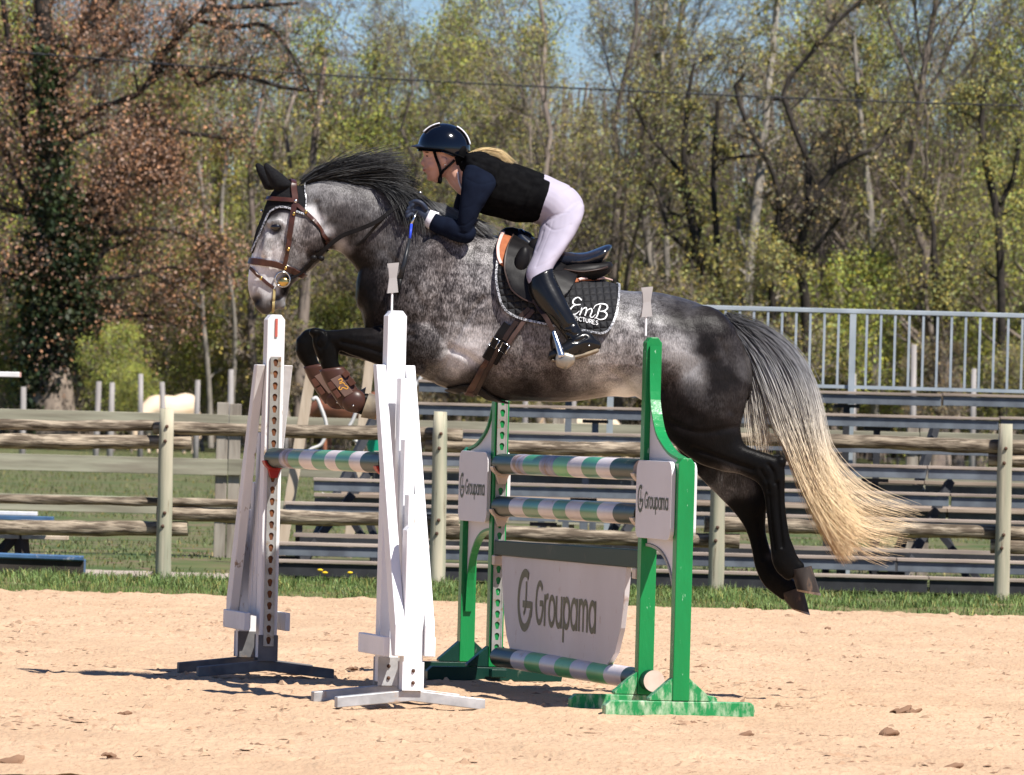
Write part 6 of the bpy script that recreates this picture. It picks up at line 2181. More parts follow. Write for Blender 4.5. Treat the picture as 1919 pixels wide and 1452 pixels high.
# quilting relief: diamonds pressed into the cloth
nt = MATS['quilted_black_cloth'].node_tree
qb = nt.nodes['Principled BSDF']
qt = nt.nodes.new('ShaderNodeTexCoord'); 
hs_ = []
for a_ in (0.12, 0.12 + math.pi / 2):
    mp_ = nt.nodes.new('ShaderNodeMapping'); mp_.inputs['Rotation'].default_value = (0, a_, 0)
    nt.links.new(qt.outputs['Object'], mp_.inputs[0])
    wv_ = nt.nodes.new('ShaderNodeTexWave'); wv_.wave_type = 'BANDS'; wv_.bands_direction = 'X'; wv_.inputs['Scale'].default_value = 9.5; wv_.inputs['Distortion'].default_value = 0
    nt.links.new(mp_.outputs[0], wv_.inputs['Vector']); hs_.append(wv_.outputs['Fac'])
mn_ = nt.nodes.new('ShaderNodeMath'); mn_.operation = 'MINIMUM'; nt.links.new(hs_[0], mn_.inputs[0]); nt.links.new(hs_[1], mn_.inputs[1])
pw_ = nt.nodes.new('ShaderNodeMath'); pw_.operation = 'POWER'; nt.links.new(mn_.outputs[0], pw_.inputs[0]); pw_.inputs[1].default_value = 0.3
bpq = nt.nodes.new('ShaderNodeBump'); bpq.inputs['Strength'].default_value = 0.9; bpq.inputs['Distance'].default_value = 0.012
nt.links.new(pw_.outputs[0], bpq.inputs['Height']); nt.links.new(bpq.outputs[0], qb.inputs['Normal'])
tag(sp_, 'black quilted saddle pad with silver piping and white script under the saddle', 'saddle pad')
strap('piping', [(933, 486), (930, 505), (931, 530), (938, 562), (947, 579), (960, 590), (985, 600), (1040, 611), (1090, 619), (1128, 625), (1141, 618), (1150, 602), (1156, 580), (1159, 552), (1158, 520)], 0.012, M_spark, sp_, off=0.026, n=90, th=0.004)
PADBV = BVHTree.FromPolygons([Vector(v) for v in V], [tuple(int(i) for i in f) for f in Fs])
# script on the pad: E m B drawn as pen strokes, then the small capitals
M_thread = mat('white_thread', (0.82, 0.82, 0.82), rough=0.6)
def onpad(mb, path, w, k=40, off=0.004):
    X = cat_rom([(a, b) for a, b in path], k)[:, :2]
    ww = np.interp(np.linspace(0, 1, k), np.linspace(0, 1, len(w)), w) if not np.isscalar(w) else w
    V_, F_ = stroke(X, ww)
    out = []
    for p in V_:
        q, nn_ = proj(p[0], p[1], off, PADBV)
        out.append(q)
    mb.add(out, F_)
mb = MB()
onpad(mb, [(1090, 563), (1083, 558), (1075, 562), (1074, 569), (1082, 572), (1088, 571)], [2.2, 1.4, 2.4, 2.6, 1.4, 1.2])
onpad(mb, [(1086, 571), (1076, 573), (1069, 580), (1070, 588), (1078, 589), (1086, 583)], [1.2, 1.8, 2.8, 2.6, 1.8, 1.0])
onpad(mb, [(1090, 577), (1089, 584), (1086, 591)], [1.6, 2.4, 2.2], 12)
onpad(mb, [(1087, 588), (1092, 580), (1098, 577), (1099, 582), (1096, 592)], [1.0, 1.2, 2.0, 2.4, 2.2], 24)
onpad(mb, [(1097, 588), (1102, 581), (1108, 579), (1109, 584), (1106, 593), (1110, 595), (1116, 589)], [1.0, 1.2, 2.0, 2.4, 2.2, 1.6, 0.8], 30)
onpad(mb, [(1125, 573), (1122, 582), (1118, 594), (1114, 597)], [2.6, 2.8, 2.4, 1.0], 20)
onpad(mb, [(1112, 579), (1116, 573), (1126, 570), (1136, 572), (1138, 578), (1132, 583), (1124, 584)], [0.8, 1.2, 1.8, 2.4, 2.6, 2.0, 1.2], 34)
onpad(mb, [(1124, 584), (1133, 585), (1137, 590), (1133, 597), (1124, 599), (1117, 596)], [1.2, 2.2, 2.8, 2.4, 1.8, 1.0], 30)
mb.put('script', M_thread, sp_)
# small capitals
caps = {'P': [[(0, 0), (0, 1)], [(0, 1), (.5, .98), (.6, .75), (.5, .52), (0, .5)]], 'I': [[(0.1, 0), (0.1, 1)]], 'C': [[(.7, .85), (.4, 1), (.05, .7), (.05, .3), (.4, 0), (.7, .15)]],
        'T': [[(.35, 0), (.35, 1)], [(0, 1), (.7, 1)]], 'U': [[(0, 1), (0, .3), (.3, 0), (.6, .3), (.6, 1)]], 'R': [[(0, 0), (0, 1)], [(0, 1), (.5, .98), (.6, .75), (.5, .52), (0, .5)], [(.3, .5), (.65, 0)]],
        'E': [[(0, 0), (0, 1)], [(0, 1), (.55, 1)], [(0, .52), (.45, .52)], [(0, 0), (.58, 0)]], 'S': [[(.6, .88), (.3, 1), (.05, .78), (.3, .52), (.6, .27), (.3, 0), (0, .14)]]}
adv = {'P': .85, 'I': .42, 'C': .95, 'T': .9, 'U': .9, 'R': .9, 'E': .85, 'S': .8}
mb = MB()
x = 0
tot = sum(adv[c] for c in 'PICTURES')
for ch in 'PICTURES':
    for pth in caps[ch]:
        pp = [(1076 + (x + a) / tot * 46, 592 + (x + a) / tot * 10 + (1 - b_) * 7.5) for a, b_ in pth]
        if len(pp) == 2:
            V_, F_ = stroke(pp, 1.2)
            mb.add([proj(p[0], p[1], .004, PADBV)[0] for p in V_], F_)
        else:
            onpad(mb, pp, 1.2, 14)
    x += adv[ch]
mb.put('small_capitals', M_thread, sp_)

# half pad (brown with pink edge)
hp = [(962, 415), (948, 432), (937, 452), (931, 472), (936, 500), (955, 510), (1010, 545), (1060, 540), (1085, 534), (1120, 533), (1142, 527), (1149, 520), (1148, 508), (1120, 495), (1050, 470)]
V, Fs = shell(HBODY, hp, 0.030)
hpo = put('half_pad', V, Fs, mat('rust_felt', (0.34, 0.11, 0.045), (0.27, 0.085, 0.035), scale=40, rough=0.8), smooth=True, at=tuple(W(1040, 500)))
solid(hpo, 0.008)
tag(hpo, 'rust brown half pad with a pale pink rim between saddle and black pad', 'half pad')
M_pink = mat('pale_pink_rim', (0.70, 0.47, 0.42), rough=0.7)
strap('rim', [(952, 430), (943, 441), (935, 456), (931, 472), (933, 488), (938, 500)], 0.016, M_pink, hpo, off=0.034, th=0.005)
strap('rim', [(1080, 534), (1100, 532), (1120, 534), (1140, 528), (1149, 520), (1148, 508)], 0.013, M_pink, hpo, off=0.034, th=0.005)

# saddle
sad = thing('saddle', 'black leather jumping saddle with raised cantle behind the rider', 'saddle', W(1040, 480))
flap = [(975, 428), (955, 455), (944, 485), (944, 512), (958, 545), (978, 563), (1000, 572), (1030, 575), (1052, 562), (1070, 540), (1080, 515), (1075, 480), (1040, 465), (1000, 440)]
for c_near in (True, False):
    V, Fs = shell(HBODY, smoothpoly(flap, 60), 0.042, cond=(lambda c: c[:, 1] < D0) if c_near else (lambda c: c[:, 1] >= D0))
    fl = put('flap', V, Fs, M_leatherk, sad, smooth=True); solid(fl, 0.007)
strap('flap_edge', [(957, 452), (946, 480), (945, 510), (958, 543), (978, 562), (1000, 571), (1028, 573)], 0.007, M_leatherd, sad, off=0.046, th=0.004)
flap2 = [(985, 520), (1040, 520), (1076, 522), (1066, 552), (1040, 572), (1005, 570), (990, 550)]
for c_near in (True, False):
    V, Fs = shell(HBODY, smoothpoly(flap2, 40), 0.050, cond=(lambda c: c[:, 1] < D0) if c_near else (lambda c: c[:, 1] >= D0))
    f2 = put('under_flap', V, Fs, M_leatherk, sad, smooth=True); solid(f2, 0.005)
for c1_, r_, rot in (((975, 500), (.035, .03, .075), 12), ((1000, 480), (.05, .03, .05), 40)):
    p, nn_ = proj(*c1_, 0.045)
    V, q = ellipsoid(p, r_, 10, 14, R=Matrix.Rotation(math.radians(rot), 3, 'Y'))
    for mm_ in (0, 1):
        put('knee_block', V if not mm_ else mirror_y(V), q, M_leatherk, sad, smooth=True)
seatp = [loft([(978, 428, 968, 470, .09), (996, 442, 990, 490, .11), (1030, 464, 1025, 505, .12), (1062, 472, 1060, 508, .14), (1095, 473, 1095, 505, .16), (1122, 464, 1122, 496, .165), (1138, 458, 1138, 484, .15), (1146, 459, 1143, 472, .11)], n=26, ring=24, caps=(.5, .4), e=0.9)]
V, Fs, _ = fuse(seatp, 0.007, 3)
put('seat', V, Fs, mat('blue_black_leather', (0.010, 0.014, 0.026), (0.008, 0.010, 0.016), scale=6, rough=0.2, spec=0.7), sad, smooth=True)
for s in (-1, 1):
    V, q = loft([(1045, 500, 1045, 528, .05, s * .14), (1080, 494, 1080, 528, .06, s * .13), (1115, 490, 1115, 525, .06, s * .11), (1138, 490, 1136, 515, .045, s * .09)], n=14, ring=18)
    put('panel', V, q, M_leatherk, sad, smooth=True)
    V, q = loft([(1058, 503, 1058, 507, .015, s * .185), (1090, 507, 1090, 511, .02, s * .18), (1125, 502, 1125, 507, .02, s * .155), (1138, 498, 1138, 503, .015, s * .13)], n=14, ring=10)
    put('seat_welt', V, q, M_leatherd, sad, smooth=True)
V, q = loft([(960, 425, 950, 470, .07), (985, 432, 978, 472, .09)], n=8, ring=18)
put('pommel', V, q, M_leatherk, sad, smooth=True)
# stirrups
for s in (-1, 1):
    off_ = s * .355
    yy = D0 + off_ + s * .055
    X = [W(1000, 560, D0 + s * .335), W(1012, 580, D0 + s * .345), W(1026, 600, yy), W(1037, 622, yy)]
    freestrap('stirrup_leather', X, 0.022, M_leatherd, sad, 14)
    X = [W(1037, 620, yy), W(1044, 640, yy + s * .02), W(1053, 670, yy + s * .04)]
    V, q = tube1(X, [0.011, 0.015, 0.020], 8, 14)
    st_ = put('stirrup_iron', V, q, M_silver, sad, smooth=True)
    X = [W(1036, 622, yy), W(1033, 642, yy - s * .05), W(1040, 670, yy - s * .06)]
    V, q = tube1(X, 0.007, 8, 14)
    put('iron_bar', V, q, M_leatherk, st_, smooth=True)
    V, q = loft([(1046, 662, 1046, 688, .012, off_ + s * .095), (1060, 660, 1060, 692, .014, off_ + s * .095), (1073, 664, 1073, 684, .012, off_ + s * .09)], n=8, ring=14)
    put('tread', V, q, mat('brushed_iron', (0.36, 0.32, 0.26), (0.25, 0.22, 0.18), scale=20, rough=0.35, metal=0.7), st_, smooth=True)

# girth
gi_ = thing('girth', 'brown girth with double buckles running down behind the elbow of the horse', 'girth', W(930, 650))
strap('billet', [(992, 578), (976, 594), (955, 622), (946, 636)], 0.024, M_leatherd, gi_, off=0.020)
strap('billet', [(1000, 582), (985, 600), (966, 626), (954, 642)], 0.022, mat('worn_brown_leather', (0.10, 0.06, 0.05), (0.05, 0.03, 0.025), scale=20, rough=0.5), gi_, off=0.024)
strap('girth_pad', [(958, 612), (945, 630), (930, 655), (918, 675)], 0.082, M_leatherk, gi_, off=0.008, th=0.012)
strap('girth_strap', [(950, 625), (930, 655), (912, 685), (896, 712), (880, 735)], 0.050, M_leather, gi_, off=0.016)
strap('girth_strap', [(936, 650), (920, 680), (905, 708), (892, 732)], 0.022, M_leatherd, gi_, off=0.022)
for x, y in ((929, 640), (947, 650)):
    c_, n_ = proj(x, y, 0.034)
    for k_ in range(2):
        p1 = [(-.018, -.022), (.018, -.022), (.018, .022), (-.018, .022), (-.018, -.022)]
    d1 = (proj(935, 655, 0)[0] - proj(950, 625, 0)[0]).normalized(); d2 = d1.cross(n_).normalized()
    P_ = [c_ + d2 * a_ + d1 * b_ for a_, b_ in p1]
    V, q = tube1(P_, 0.0035, 6)
    put('buckle', V, q, M_silver, gi_, smooth=True)
strap('belly_guard', [(836, 733), (862, 726), (892, 727), (920, 742), (945, 750)], 0.06, M_leatherk, gi_, off=0.010, mirror=True, th=0.006)

# tendon boots
M_shell = mat('brown_boot_shell', (0.06, 0.026, 0.019), (0.045, 0.02, 0.015), scale=8, rough=0.36, spec=0.25)
M_bstrap = mat('brown_boot_strap', (0.085, 0.033, 0.02), (0.065, 0.025, 0.016), scale=12, rough=0.5)
M_gold = mat('gold_print', (0.85, 0.42, 0.06), rough=0.4)
for s, dx_, lab in ((-1, 0, 'brown tendon boot with gold print on the nearer folded front leg'), (1, -30, 'brown tendon boot on the farther front leg, half hidden behind the nearer one')):
    off_ = s * .12
    y_ = -6 if s > 0 else 0
    tb = thing('tendon_boot', lab, 'horse boot', W(640 + dx_, 720, D0 + off_), 'tendon boots on the front legs')
    X = lambda a, b_: (a + dx_, b_ + y_)
    V, q = loft([(600 + dx_, 694 + y_, 644 + dx_, 688 + y_, .036, off_), (612 + dx_, 720 + y_, 655 + dx_, 704 + y_, .036, off_), (630 + dx_, 748 + y_, 668 + dx_, 728 + y_, .036, off_), (640 + dx_, 762 + y_, 678 + dx_, 738 + y_, .037, off_)], n=16, ring=20, infl=0.004, caps=(.2, .3))
    sh = put('shell', V, q, M_shell, tb, smooth=True)
    c1_ = W(663 + dx_, 751 + y_, D0 + off_ - .012)
    V, q = ellipsoid(c1_, (.062, .042, .058), 14, 20)
    put('fetlock_cup', V, q, M_shell, tb, smooth=True)
    V, q = ellipsoid(W(662 + dx_, 760 + y_, D0 + off_ - .052), (.005, .004, .005), 6, 8)
    put('stud', V, q, M_silver, tb, smooth=True)
    # face plate with print
    def tplate(pts, y0, y1):
        P_ = [W(a + dx_, b_ + y_, D0 + off_ + y0) for a, b_ in pts] + [W(a + dx_, b_ + y_, D0 + off_ + y1) for a, b_ in pts]
        n_ = len(pts)
        return P_, [tuple(range(n_)), tuple(range(n_, 2 * n_))[::-1]] + [(i, (i + 1) % n_, n_ + (i + 1) % n_, n_ + i) for i in range(n_)]
    V, q = tplate([(619, 711), (637, 702), (662, 735), (646, 744)], -.046, -.036)
    pl_ = fixn(put('front_plate', V, q, mat('taupe_plate', (0.16, 0.10, 0.08), rough=0.4), tb, bevel=0.002))
    if s < 0:
        mb = MB()
        for pth in ([(634, 712), (640, 709), (641, 714), (636, 716)], [(636, 719), (643, 717), (646, 720)], [(637, 724), (635, 728), (639, 730), (642, 726), (650, 729)], [(646, 721), (652, 725), (651, 729)]):
            Xp = cat_rom(pth, 16)[:, :2]
            V_, F_ = stroke(Xp, 1.5)
            mb.add([W(p[0], p[1], D0 + off_ - .0472) for p in V_], F_)
        mb.put('gold_lettering', M_gold, pl_)
    for pts in ([(640, 701), (650, 693), (657, 701), (647, 709)], [(649, 714), (660, 708), (668, 718), (656, 724)], [(613, 718), (622, 713), (630, 727), (620, 732)], [(623, 734), (631, 729), (640, 742), (632, 747)]):
        V, q = tplate(pts, -.044, -.02)
        fixn(put('strap', V, q, M_bstrap, tb, bevel=0.002))

# whip
wh = thing('riding_crop', 'short black riding crop with a blue band held against the shoulder of the horse', 'riding crop', W(760, 480, D0 - .25))
a0, a1 = W(771, 420, D0 - .20), W(768, 447, D0 - .235)
V, q = tube1([W(782, 395, D0 - .17), a0], 0.006, 8); put('handle', V, q, M_silver, wh, smooth=True)
V, q = tube1([a0, a1], 0.0065, 8); put('band', V, q, mat('blue_band', (0.03, 0.07, 0.6), rough=0.4), wh, smooth=True)
V, q = tube1([a1, W(758, 490, D0 - .27), W(750, 522, D0 - .28)], [0.007, 0.011, 0.014], 8); put('shaft', V, q, mat('grey_shaft', (0.02, 0.022, 0.026), rough=0.35), wh, smooth=True)
V, q = tube1([W(750, 522, D0 - .28), W(745, 552, D0 - .27)], [0.013, 0.007], 8); put('tip', V, q, M_leatherk, wh, smooth=True)

# ------------------------------------------------------------------ the rider
rider = thing('person', 'rider in black vest, navy sleeves, white breeches and black helmet crouching over the horse', 'rider', W(1000, 470))
M_skin = mat('skin', (0.60, 0.36, 0.27), (0.56, 0.30, 0.22), scale=14, rough=0.5)
M_breech = mat('lilac_white_breeches', (0.375, 0.345, 0.415), (0.345, 0.315, 0.385), scale=9, rough=0.75)
M_vest = mat('black_vest', (0.004, 0.004, 0.0045), (0.007, 0.007, 0.0075), scale=30, rough=1.0, spec=0.02)
M_navy = mat('navy_jersey', (0.006, 0.009, 0.019), (0.005, 0.007, 0.015), scale=20, rough=0.95, spec=0.05)
M_glove = mat('navy_glove', (0.022, 0.03, 0.055), (0.014, 0.02, 0.036), scale=40, rough=0.5)
M_cuff = mat('white_cuff', (0.74, 0.72, 0.78), rough=0.7)
M_boot = mat('black_riding_boot', (0.004, 0.004, 0.004), (0.007, 0.007, 0.007), scale=9, rough=0.22, spec=0.4)
M_sole = mat('tan_sole', (0.24, 0.19, 0.13), (0.14, 0.11, 0.08), scale=20, rough=0.7)

TORSO = [(874, 300, 866, 350, .13), (896, 293, 880, 378, .185), (925, 292, 897, 398, .20), (958, 304, 930, 408, .185), (995, 316, 968, 416, .165), (1034, 333, 1012, 418, .16)]
PELV = [(1020, 326, 996, 416, .150), (1044, 337, 1014, 424, .165), (1070, 350, 1020, 440, .175), (1090, 372, 1016, 452, .165), (1096, 395, 1008, 458, .13)]
def THIGH(s):
    return [(1095, 385, 1012, 425, .095, s * .09), (1093, 405, 1006, 450, .093, s * .13), (1080, 435, 1000, 470, .088, s * .18), (1063, 462, 993, 490, .078, s * .235), (1046, 487, 986, 508, .068, s * .275), (1034, 508, 987, 524, .060, s * .30), (1030, 524, 993, 536, .056, s * .31)]
def SHIN(s):
    return [(1036, 502, 990, 524, .062, s * .305), (1042, 522, 993, 548, .063, s * .32), (1053, 545, 1006, 572, .062, s * .335), (1066, 572, 1025, 594, .056, s * .35), (1079, 597, 1043, 614, .047, s * .36), (1090, 618, 1058, 632, .041, s * .365), (1098, 632, 1066, 645, .040, s * .37)]
def FOOT(s):
    return [(1117, 634, 1118, 655, .030, s * .36), (1104, 622, 1106, 662, .037, s * .365), (1085, 620, 1084, 668, .042, s * .375), (1066, 636, 1066, 672, .044, s * .39), (1048, 646, 1048, 675, .042, s * .40), (1036, 654, 1036, 675, .032, s * .41)]
def UARM(s):
    if s < 0:
        return [(930, 322, 872, 312, .070, s * .165), (930, 345, 866, 334, .072, s * .20), (914, 375, 863, 368, .062, s * .225), (898, 400, 860, 392, .056, s * .235), (890, 424, 857, 414, .053, s * .235), (884, 440, 854, 432, .048, s * .23)]
    return [(934, 325, 872, 316, .07, s * .17), (915, 355, 862, 345, .065, s * .21), (895, 395, 850, 385, .058, s * .24), (884, 430, 846, 425, .053, s * .24), (882, 468, 848, 462, .046, s * .235)]
def FARM(s):
    if s < 0:
        return [(887, 424, 870, 457, .044, s * .23), (868, 416, 852, 452, .048, s * .225), (848, 409, 833, 444, .046, s * .205), (828, 404, 814, 436, .040, s * .18), (818, 399, 804, 429, .036, s * .165)]
    return [(884, 458, 868, 484, .044, s * .235), (860, 442, 840, 478, .046, s * .22), (838, 422, 820, 458, .042, s * .19), (822, 402, 808, 436, .036, s * .15)]
NECK = [(826, 318, 868, 300, .052), (842, 345, 878, 318, .053), (858, 362, 888, 330, .06)]
HEAD = [(806, 254, 860, 254, .055), (792, 266, 876, 262, .076), (791, 280, 878, 282, .079), (794, 294, 872, 298, .077), (795, 306, 862, 308, .072), (797, 318, 852, 316, .064), (800, 328, 842, 324, .054), (806, 337, 832, 331, .040), (812, 340, 826, 336, .025)]


def hand(c, s, k=1.0):
    """curled gloved hand; c wrist (px,py,doff). fingers close round the rein"""
    out = []
    wx, wy, off = c
    # palm
    out.append(loft([(wx + 6, wy - 13, wx - 6, wy + 12, .022, off), (wx - 8, wy - 22, wx - 18, wy + 2, .024, off + s * .0), (wx - 20, wy - 29, wx - 30, wy - 8, .022, off), (wx - 27, wy - 29, wx - 36, wy - 14, .017, off)], n=12, ring=16))
    # four fingers curl from the knuckles down and back into the palm
    for f, (kx, ky, ln) in enumerate(((-27, -30, 1.0), (-32, -25, 1.06), (-35, -18, 1.0), (-36, -10, .82))):
        z0_ = off - .018
        pts = [W(wx + kx + 8, wy + ky + 6, D0 + z0_ + .014), W(wx + kx, wy + ky, D0 + z0_ + .004), W(wx + kx - 8 * ln, wy + ky + 5, D0 + z0_ - .006), W(wx + kx - 9 * ln, wy + ky + 13 * ln, D0 + z0_ + .004), W(wx + kx - 2, wy + ky + 15 * ln, D0 + z0_ + .022)]
        out.append(tube1(pts, [.0105, .011, .0098, .0088, .0078], 10, 14))
        out.append(ellipsoid(pts[-1], (.0078,) * 3, 8, 10))
    # thumb along the top of the fist
    pts = [W(wx - 6, wy - 18, D0 + off - s * 0 - .018), W(wx - 16, wy - 30, D0 + off - .026), W(wx - 28, wy - 34, D0 + off - .024), W(wx - 38, wy - 30, D0 + off - .016)]
    out.append(tube1(pts, [.013, .012, .0105, .0085], 10, 14))
    out.append(ellipsoid(pts[-1], (.0085,) * 3, 8, 10))
    return out


HANDN = (806, 411, -.15)
HANDF = (812, 402, .13)
# skin: one continuous body under the clothes
bp_ = [loft(TORSO, infl=-.045), loft(PELV, infl=-.03), loft(NECK, n=14, ring=22), loft(HEAD, n=26, ring=28, caps=(.35, .5), e=0.95)]
for s in (-1, 1):
    bp_ += [loft(THIGH(s), infl=-.018), loft(SHIN(s), infl=-.018), loft(FOOT(s), n=16, infl=-.018), loft(UARM(s)[1:], n=18, infl=-.022), loft(FARM(s), n=18, infl=-.016)]
    hx = HANDN if s < 0 else HANDF
    bp_.append(loft([(hx[0] + 10, hx[1] - 14, hx[0] + 2, hx[1] + 12, .022, hx[2]), (hx[0] - 14, hx[1] - 22, hx[0] - 22, hx[1] - 4, .016, hx[2])], n=8, ring=14, infl=-.006))
# face features
bp_.append(loft([(794, 290, 806, 290, .008), (791, 299, 804, 300, .010), (787.5, 306, 802, 308, .013), (791, 310.5, 803, 311, .013)], n=12, ring=12, caps=(.4, .5)))          # nose
bp_.append(ellipsoid(W(796, 316.5), (.012, .020, .0048), 8, 12))    # upper lip
bp_.append(ellipsoid(W(797, 320.5), (.012, .018, .0052), 8, 12))    # lower lip
bp_.append(ellipsoid(W(806, 333), (.018, .022, .016), 8, 12))       # chin
for s in (-1, 1):
    bp_.append(ellipsoid(W(812, 310, D0 + s * .045), (.028, .022, .026), 8, 12))   # cheek
    bp_.append(ellipsoid(W(795.5, 285, D0 + s * .028), (.010, .022, .006), 8, 12))  # brow
    bp_.append(ellipsoid(W(834, 300, D0 + s * .078), (.018, .010, .028), 10, 14, R=Matrix.Rotation(math.radians(-12), 3, 'Y')))   # ear
RV, RF, RN = fuse(bp_, 0.0048, 4, 0.5)
PR = PXn(RV)
for pts, w, dp in [([(798, 292), (803, 295), (808, 294)], 2.0, .005), ([(793, 318.6), (799, 319), (804, 320)], 1.0, .004), ([(829, 292), (838, 295), (839, 305), (833, 309)], 1.6, .006), ([(838, 318), (845, 334), (856, 345)], 4, .004)]:
    RV = groove(RV, PR, RN, pts, w, dp)
rb = put('body', RV, RF, M_skin, rider, smooth=True)
RBV = BVHTree.FromPolygons([Vector(v) for v in RV], [tuple(int(i) for i in f) for f in RF])
M_iris = mat('eye_dark', (0.03, 0.02, 0.015), rough=0.1)
for s in (-1, 1):
    p, nn_ = proj(800.5, 292.5, -.003, RBV)
    if s > 0: p = Vector((p.x, 2 * D0 - p.y, p.z))
    V, q = ellipsoid(p, (.0075, .008, .0048), 8, 12)
    put('eye', V, q, M_iris, rider, smooth=True)
    p, nn_ = proj(801, 285.5, .001, RBV)
    if s > 0: p = Vector((p.x, 2 * D0 - p.y, p.z))
    V, q = ellipsoid(p, (.013, .006, .0022), 6, 10, R=Matrix.Rotation(math.radians(8), 3, 'Y'))
    put('eyebrow', V, q, mat('brow_hair', (0.10, 0.06, 0.03), rough=0.8), rider, smooth=True)
p, nn_ = proj(797, 318.5, .0012, RBV)
V, q = ellipsoid(W(796.3, 318.6), (.0125, .017, .0062), 8, 12)
put('lips', V, q, mat('lip', (0.42, 0.13, 0.11), rough=0.4), rider, smooth=True)


def wrinkle(V, N, amp, sc_, seed, st=(1, 1, 1)):
    a = noise3(V * np.array(st), sc_, seed)
    return V + N * (amp * (1 - np.abs(a) * 2))[:, None]


# breeches
V, Fs, N_ = fuse([loft(PELV, n=24, ring=28, caps=(.3, .6))] + [loft(THIGH(s), n=26, ring=24, caps=(.6, .3)) for s in (-1, 1)], 0.006, 5)
Pq = PXn(V)
for pts, w, dp in [([(1022, 420), (1036, 430), (1052, 428), (1070, 420)], 1.8, .003), ([(1028, 405), (1045, 402), (1065, 398)], 1.4, .0025), ([(1018, 432), (1012, 452), (1004, 470)], 2, .003), ([(1036, 415), (1028, 440), (1016, 470), (1004, 500)], 1.2, .0015), ([(1052, 360), (1064, 354), (1070, 350)], 1.6, .004), ([(1040, 480), (1024, 492), (1004, 500)], 1.8, .002)]:
    V = groove(V, Pq, N_, pts, w, dp)
V = V + N_ * (0.0022 * noise3(V, 22, 5))[:, None]
put('breeches', V, Fs, M_breech, rider, smooth=True)
p = W(1029, 384, D0 - .155)
V, q = ellipsoid(p, (.006, .004, .006), 6, 8)
put('button', V, q, M_silver, rider, smooth=True)
# vest with shoulder yoke and standing collar
vp = [loft(TORSO, n=30, ring=32, caps=(.2, .15), e=0.92)]
for s in (-1, 1):
    vp.append(loft([(920, 291, 872, 298, .075, s * .10), (934, 300, 872, 306, .075, s * .135), (938, 318, 878, 318, .072, s * .165), (936, 338, 905, 335, .055, s * .17)], n=14, ring=20))
vp.append(loft([(860, 318, 874, 296, .075), (868, 340, 880, 298, .09)], n=8, ring=20))
V, Fs, N_ = fuse(vp, 0.006, 4)
Pq = PXn(V)
for pts, w, dp in [([(885, 300), (930, 318), (935, 345)], 3, .006), ([(960, 330), (990, 345), (1020, 350)], 4, .004), ([(940, 300), (985, 318), (1030, 336)], 3, .003), ([(1000, 335), (985, 375), (975, 410)], 3, .006), ([(905, 385), (930, 395), (960, 400)], 5, .006)]:
    V = groove(V, Pq, N_, pts, w, dp)
V = V + N_ * (0.003 * noise3(V, 14, 9))[:, None]
vest = put('vest', V, Fs, M_vest, rider, smooth=True)
V, q = tube1([W(866, 356, D0 - .05), W(860, 340, D0 - .06), W(858, 322, D0 - .055)], .004, 6, 10)
put('collar_edge', V, q, M_cuff, rider, smooth=True)
# sleeves
for s in (-1, 1):
    V, Fs, N_ = fuse([loft(UARM(s), n=26, ring=22, caps=(.6, .7)), loft(FARM(s), n=24, ring=22, caps=(.7, .2))], 0.005, 4)
    Pq = PXn(V)
    for pts, w, dp in [([(875, 335), (900, 345), (925, 340)], 1.8, .0015), ([(892, 420), (880, 436), (860, 436)], 1.8, .003), ([(888, 410), (872, 422), (858, 420)], 1.5, .002), ([(870, 440), (868, 455), (876, 465)], 1.5, .0025), ([(905, 360), (885, 385), (870, 390)], 1.8, .0015)]:
        V = groove(V, Pq, N_, pts, w, dp)
    V = V + N_ * (0.0025 * noise3(V, 26, 3))[:, None]
    put('sleeve', V, Fs, M_navy, rider, smooth=True)
    hx = HANDN if s < 0 else HANDF
    V, q = loft([(hx[0] + 17, hx[1] - 13, hx[0] + 4, hx[1] + 19, .036, hx[2] - s * .01 * 0), (hx[0] + 10, hx[1] - 15, hx[0] - 4, hx[1] + 17, .034, hx[2]), (hx[0] + 1, hx[1] - 18, hx[0] - 12, hx[1] + 9, .028, hx[2])], n=10, ring=18, caps=(.1, .1))
    put('cuff', V, q, M_cuff, rider, smooth=True)
    V, Fs, _ = fuse(hand(hx, s), 0.003, 2)
    gl = put('glove', V, Fs, M_glove, rider, smooth=True)
V, q = ellipsoid(W(787, 361, D0 - .02), (.012, .01, .007), 8, 10)
put('glove_badge', V, q, M_silver, rider, smooth=True)
# boots
for s in (-1, 1):
    V, Fs, N_ = fuse([loft(SHIN(s), n=28, ring=24, caps=(.12, .4)), loft([(1086, 615, 1056, 630, .043, s * .365), (1098, 632, 1070, 650, .043, s * .37), (1104, 650, 1070, 664, .04, s * .37)], n=10, ring=18), loft(FOOT(s), n=20, ring=20)], 0.005, 4)
    Pq = PXn(V)
    for pts, w, dp in [([(1062, 622), (1076, 628), (1092, 620)], 2.5, .006), ([(1066, 634), (1080, 640), (1098, 632)], 2.5, .006), ([(1010, 520), (1040, 575), (1070, 625)], 2, .002), ([(1078, 604), (1066, 612), (1058, 614)], 2.5, .004)]:
        V = groove(V, Pq, N_, pts, w, dp)
    bt = put('boot', V, Fs, M_boot, rider, smooth=True)
    V, q = loft([(1118, 652, 1118, 662, .028, s * .36), (1100, 658, 1100, 668, .035, s * .368), (1078, 665, 1078, 673, .036, s * .382), (1054, 671, 1054, 678, .042, s * .398), (1036, 672, 1036, 678, .032, s * .41)], n=14, ring=16)
    put('sole', V, q, M_sole, bt, smooth=True)
    V, q = tube1([W(1104, 650, D0 + s * .33), W(1110, 644, D0 + s * .365), W(1103, 648, D0 + s * .405)], .005, 6, 10)
    put('spur', V, q, M_silver, bt, smooth=True)

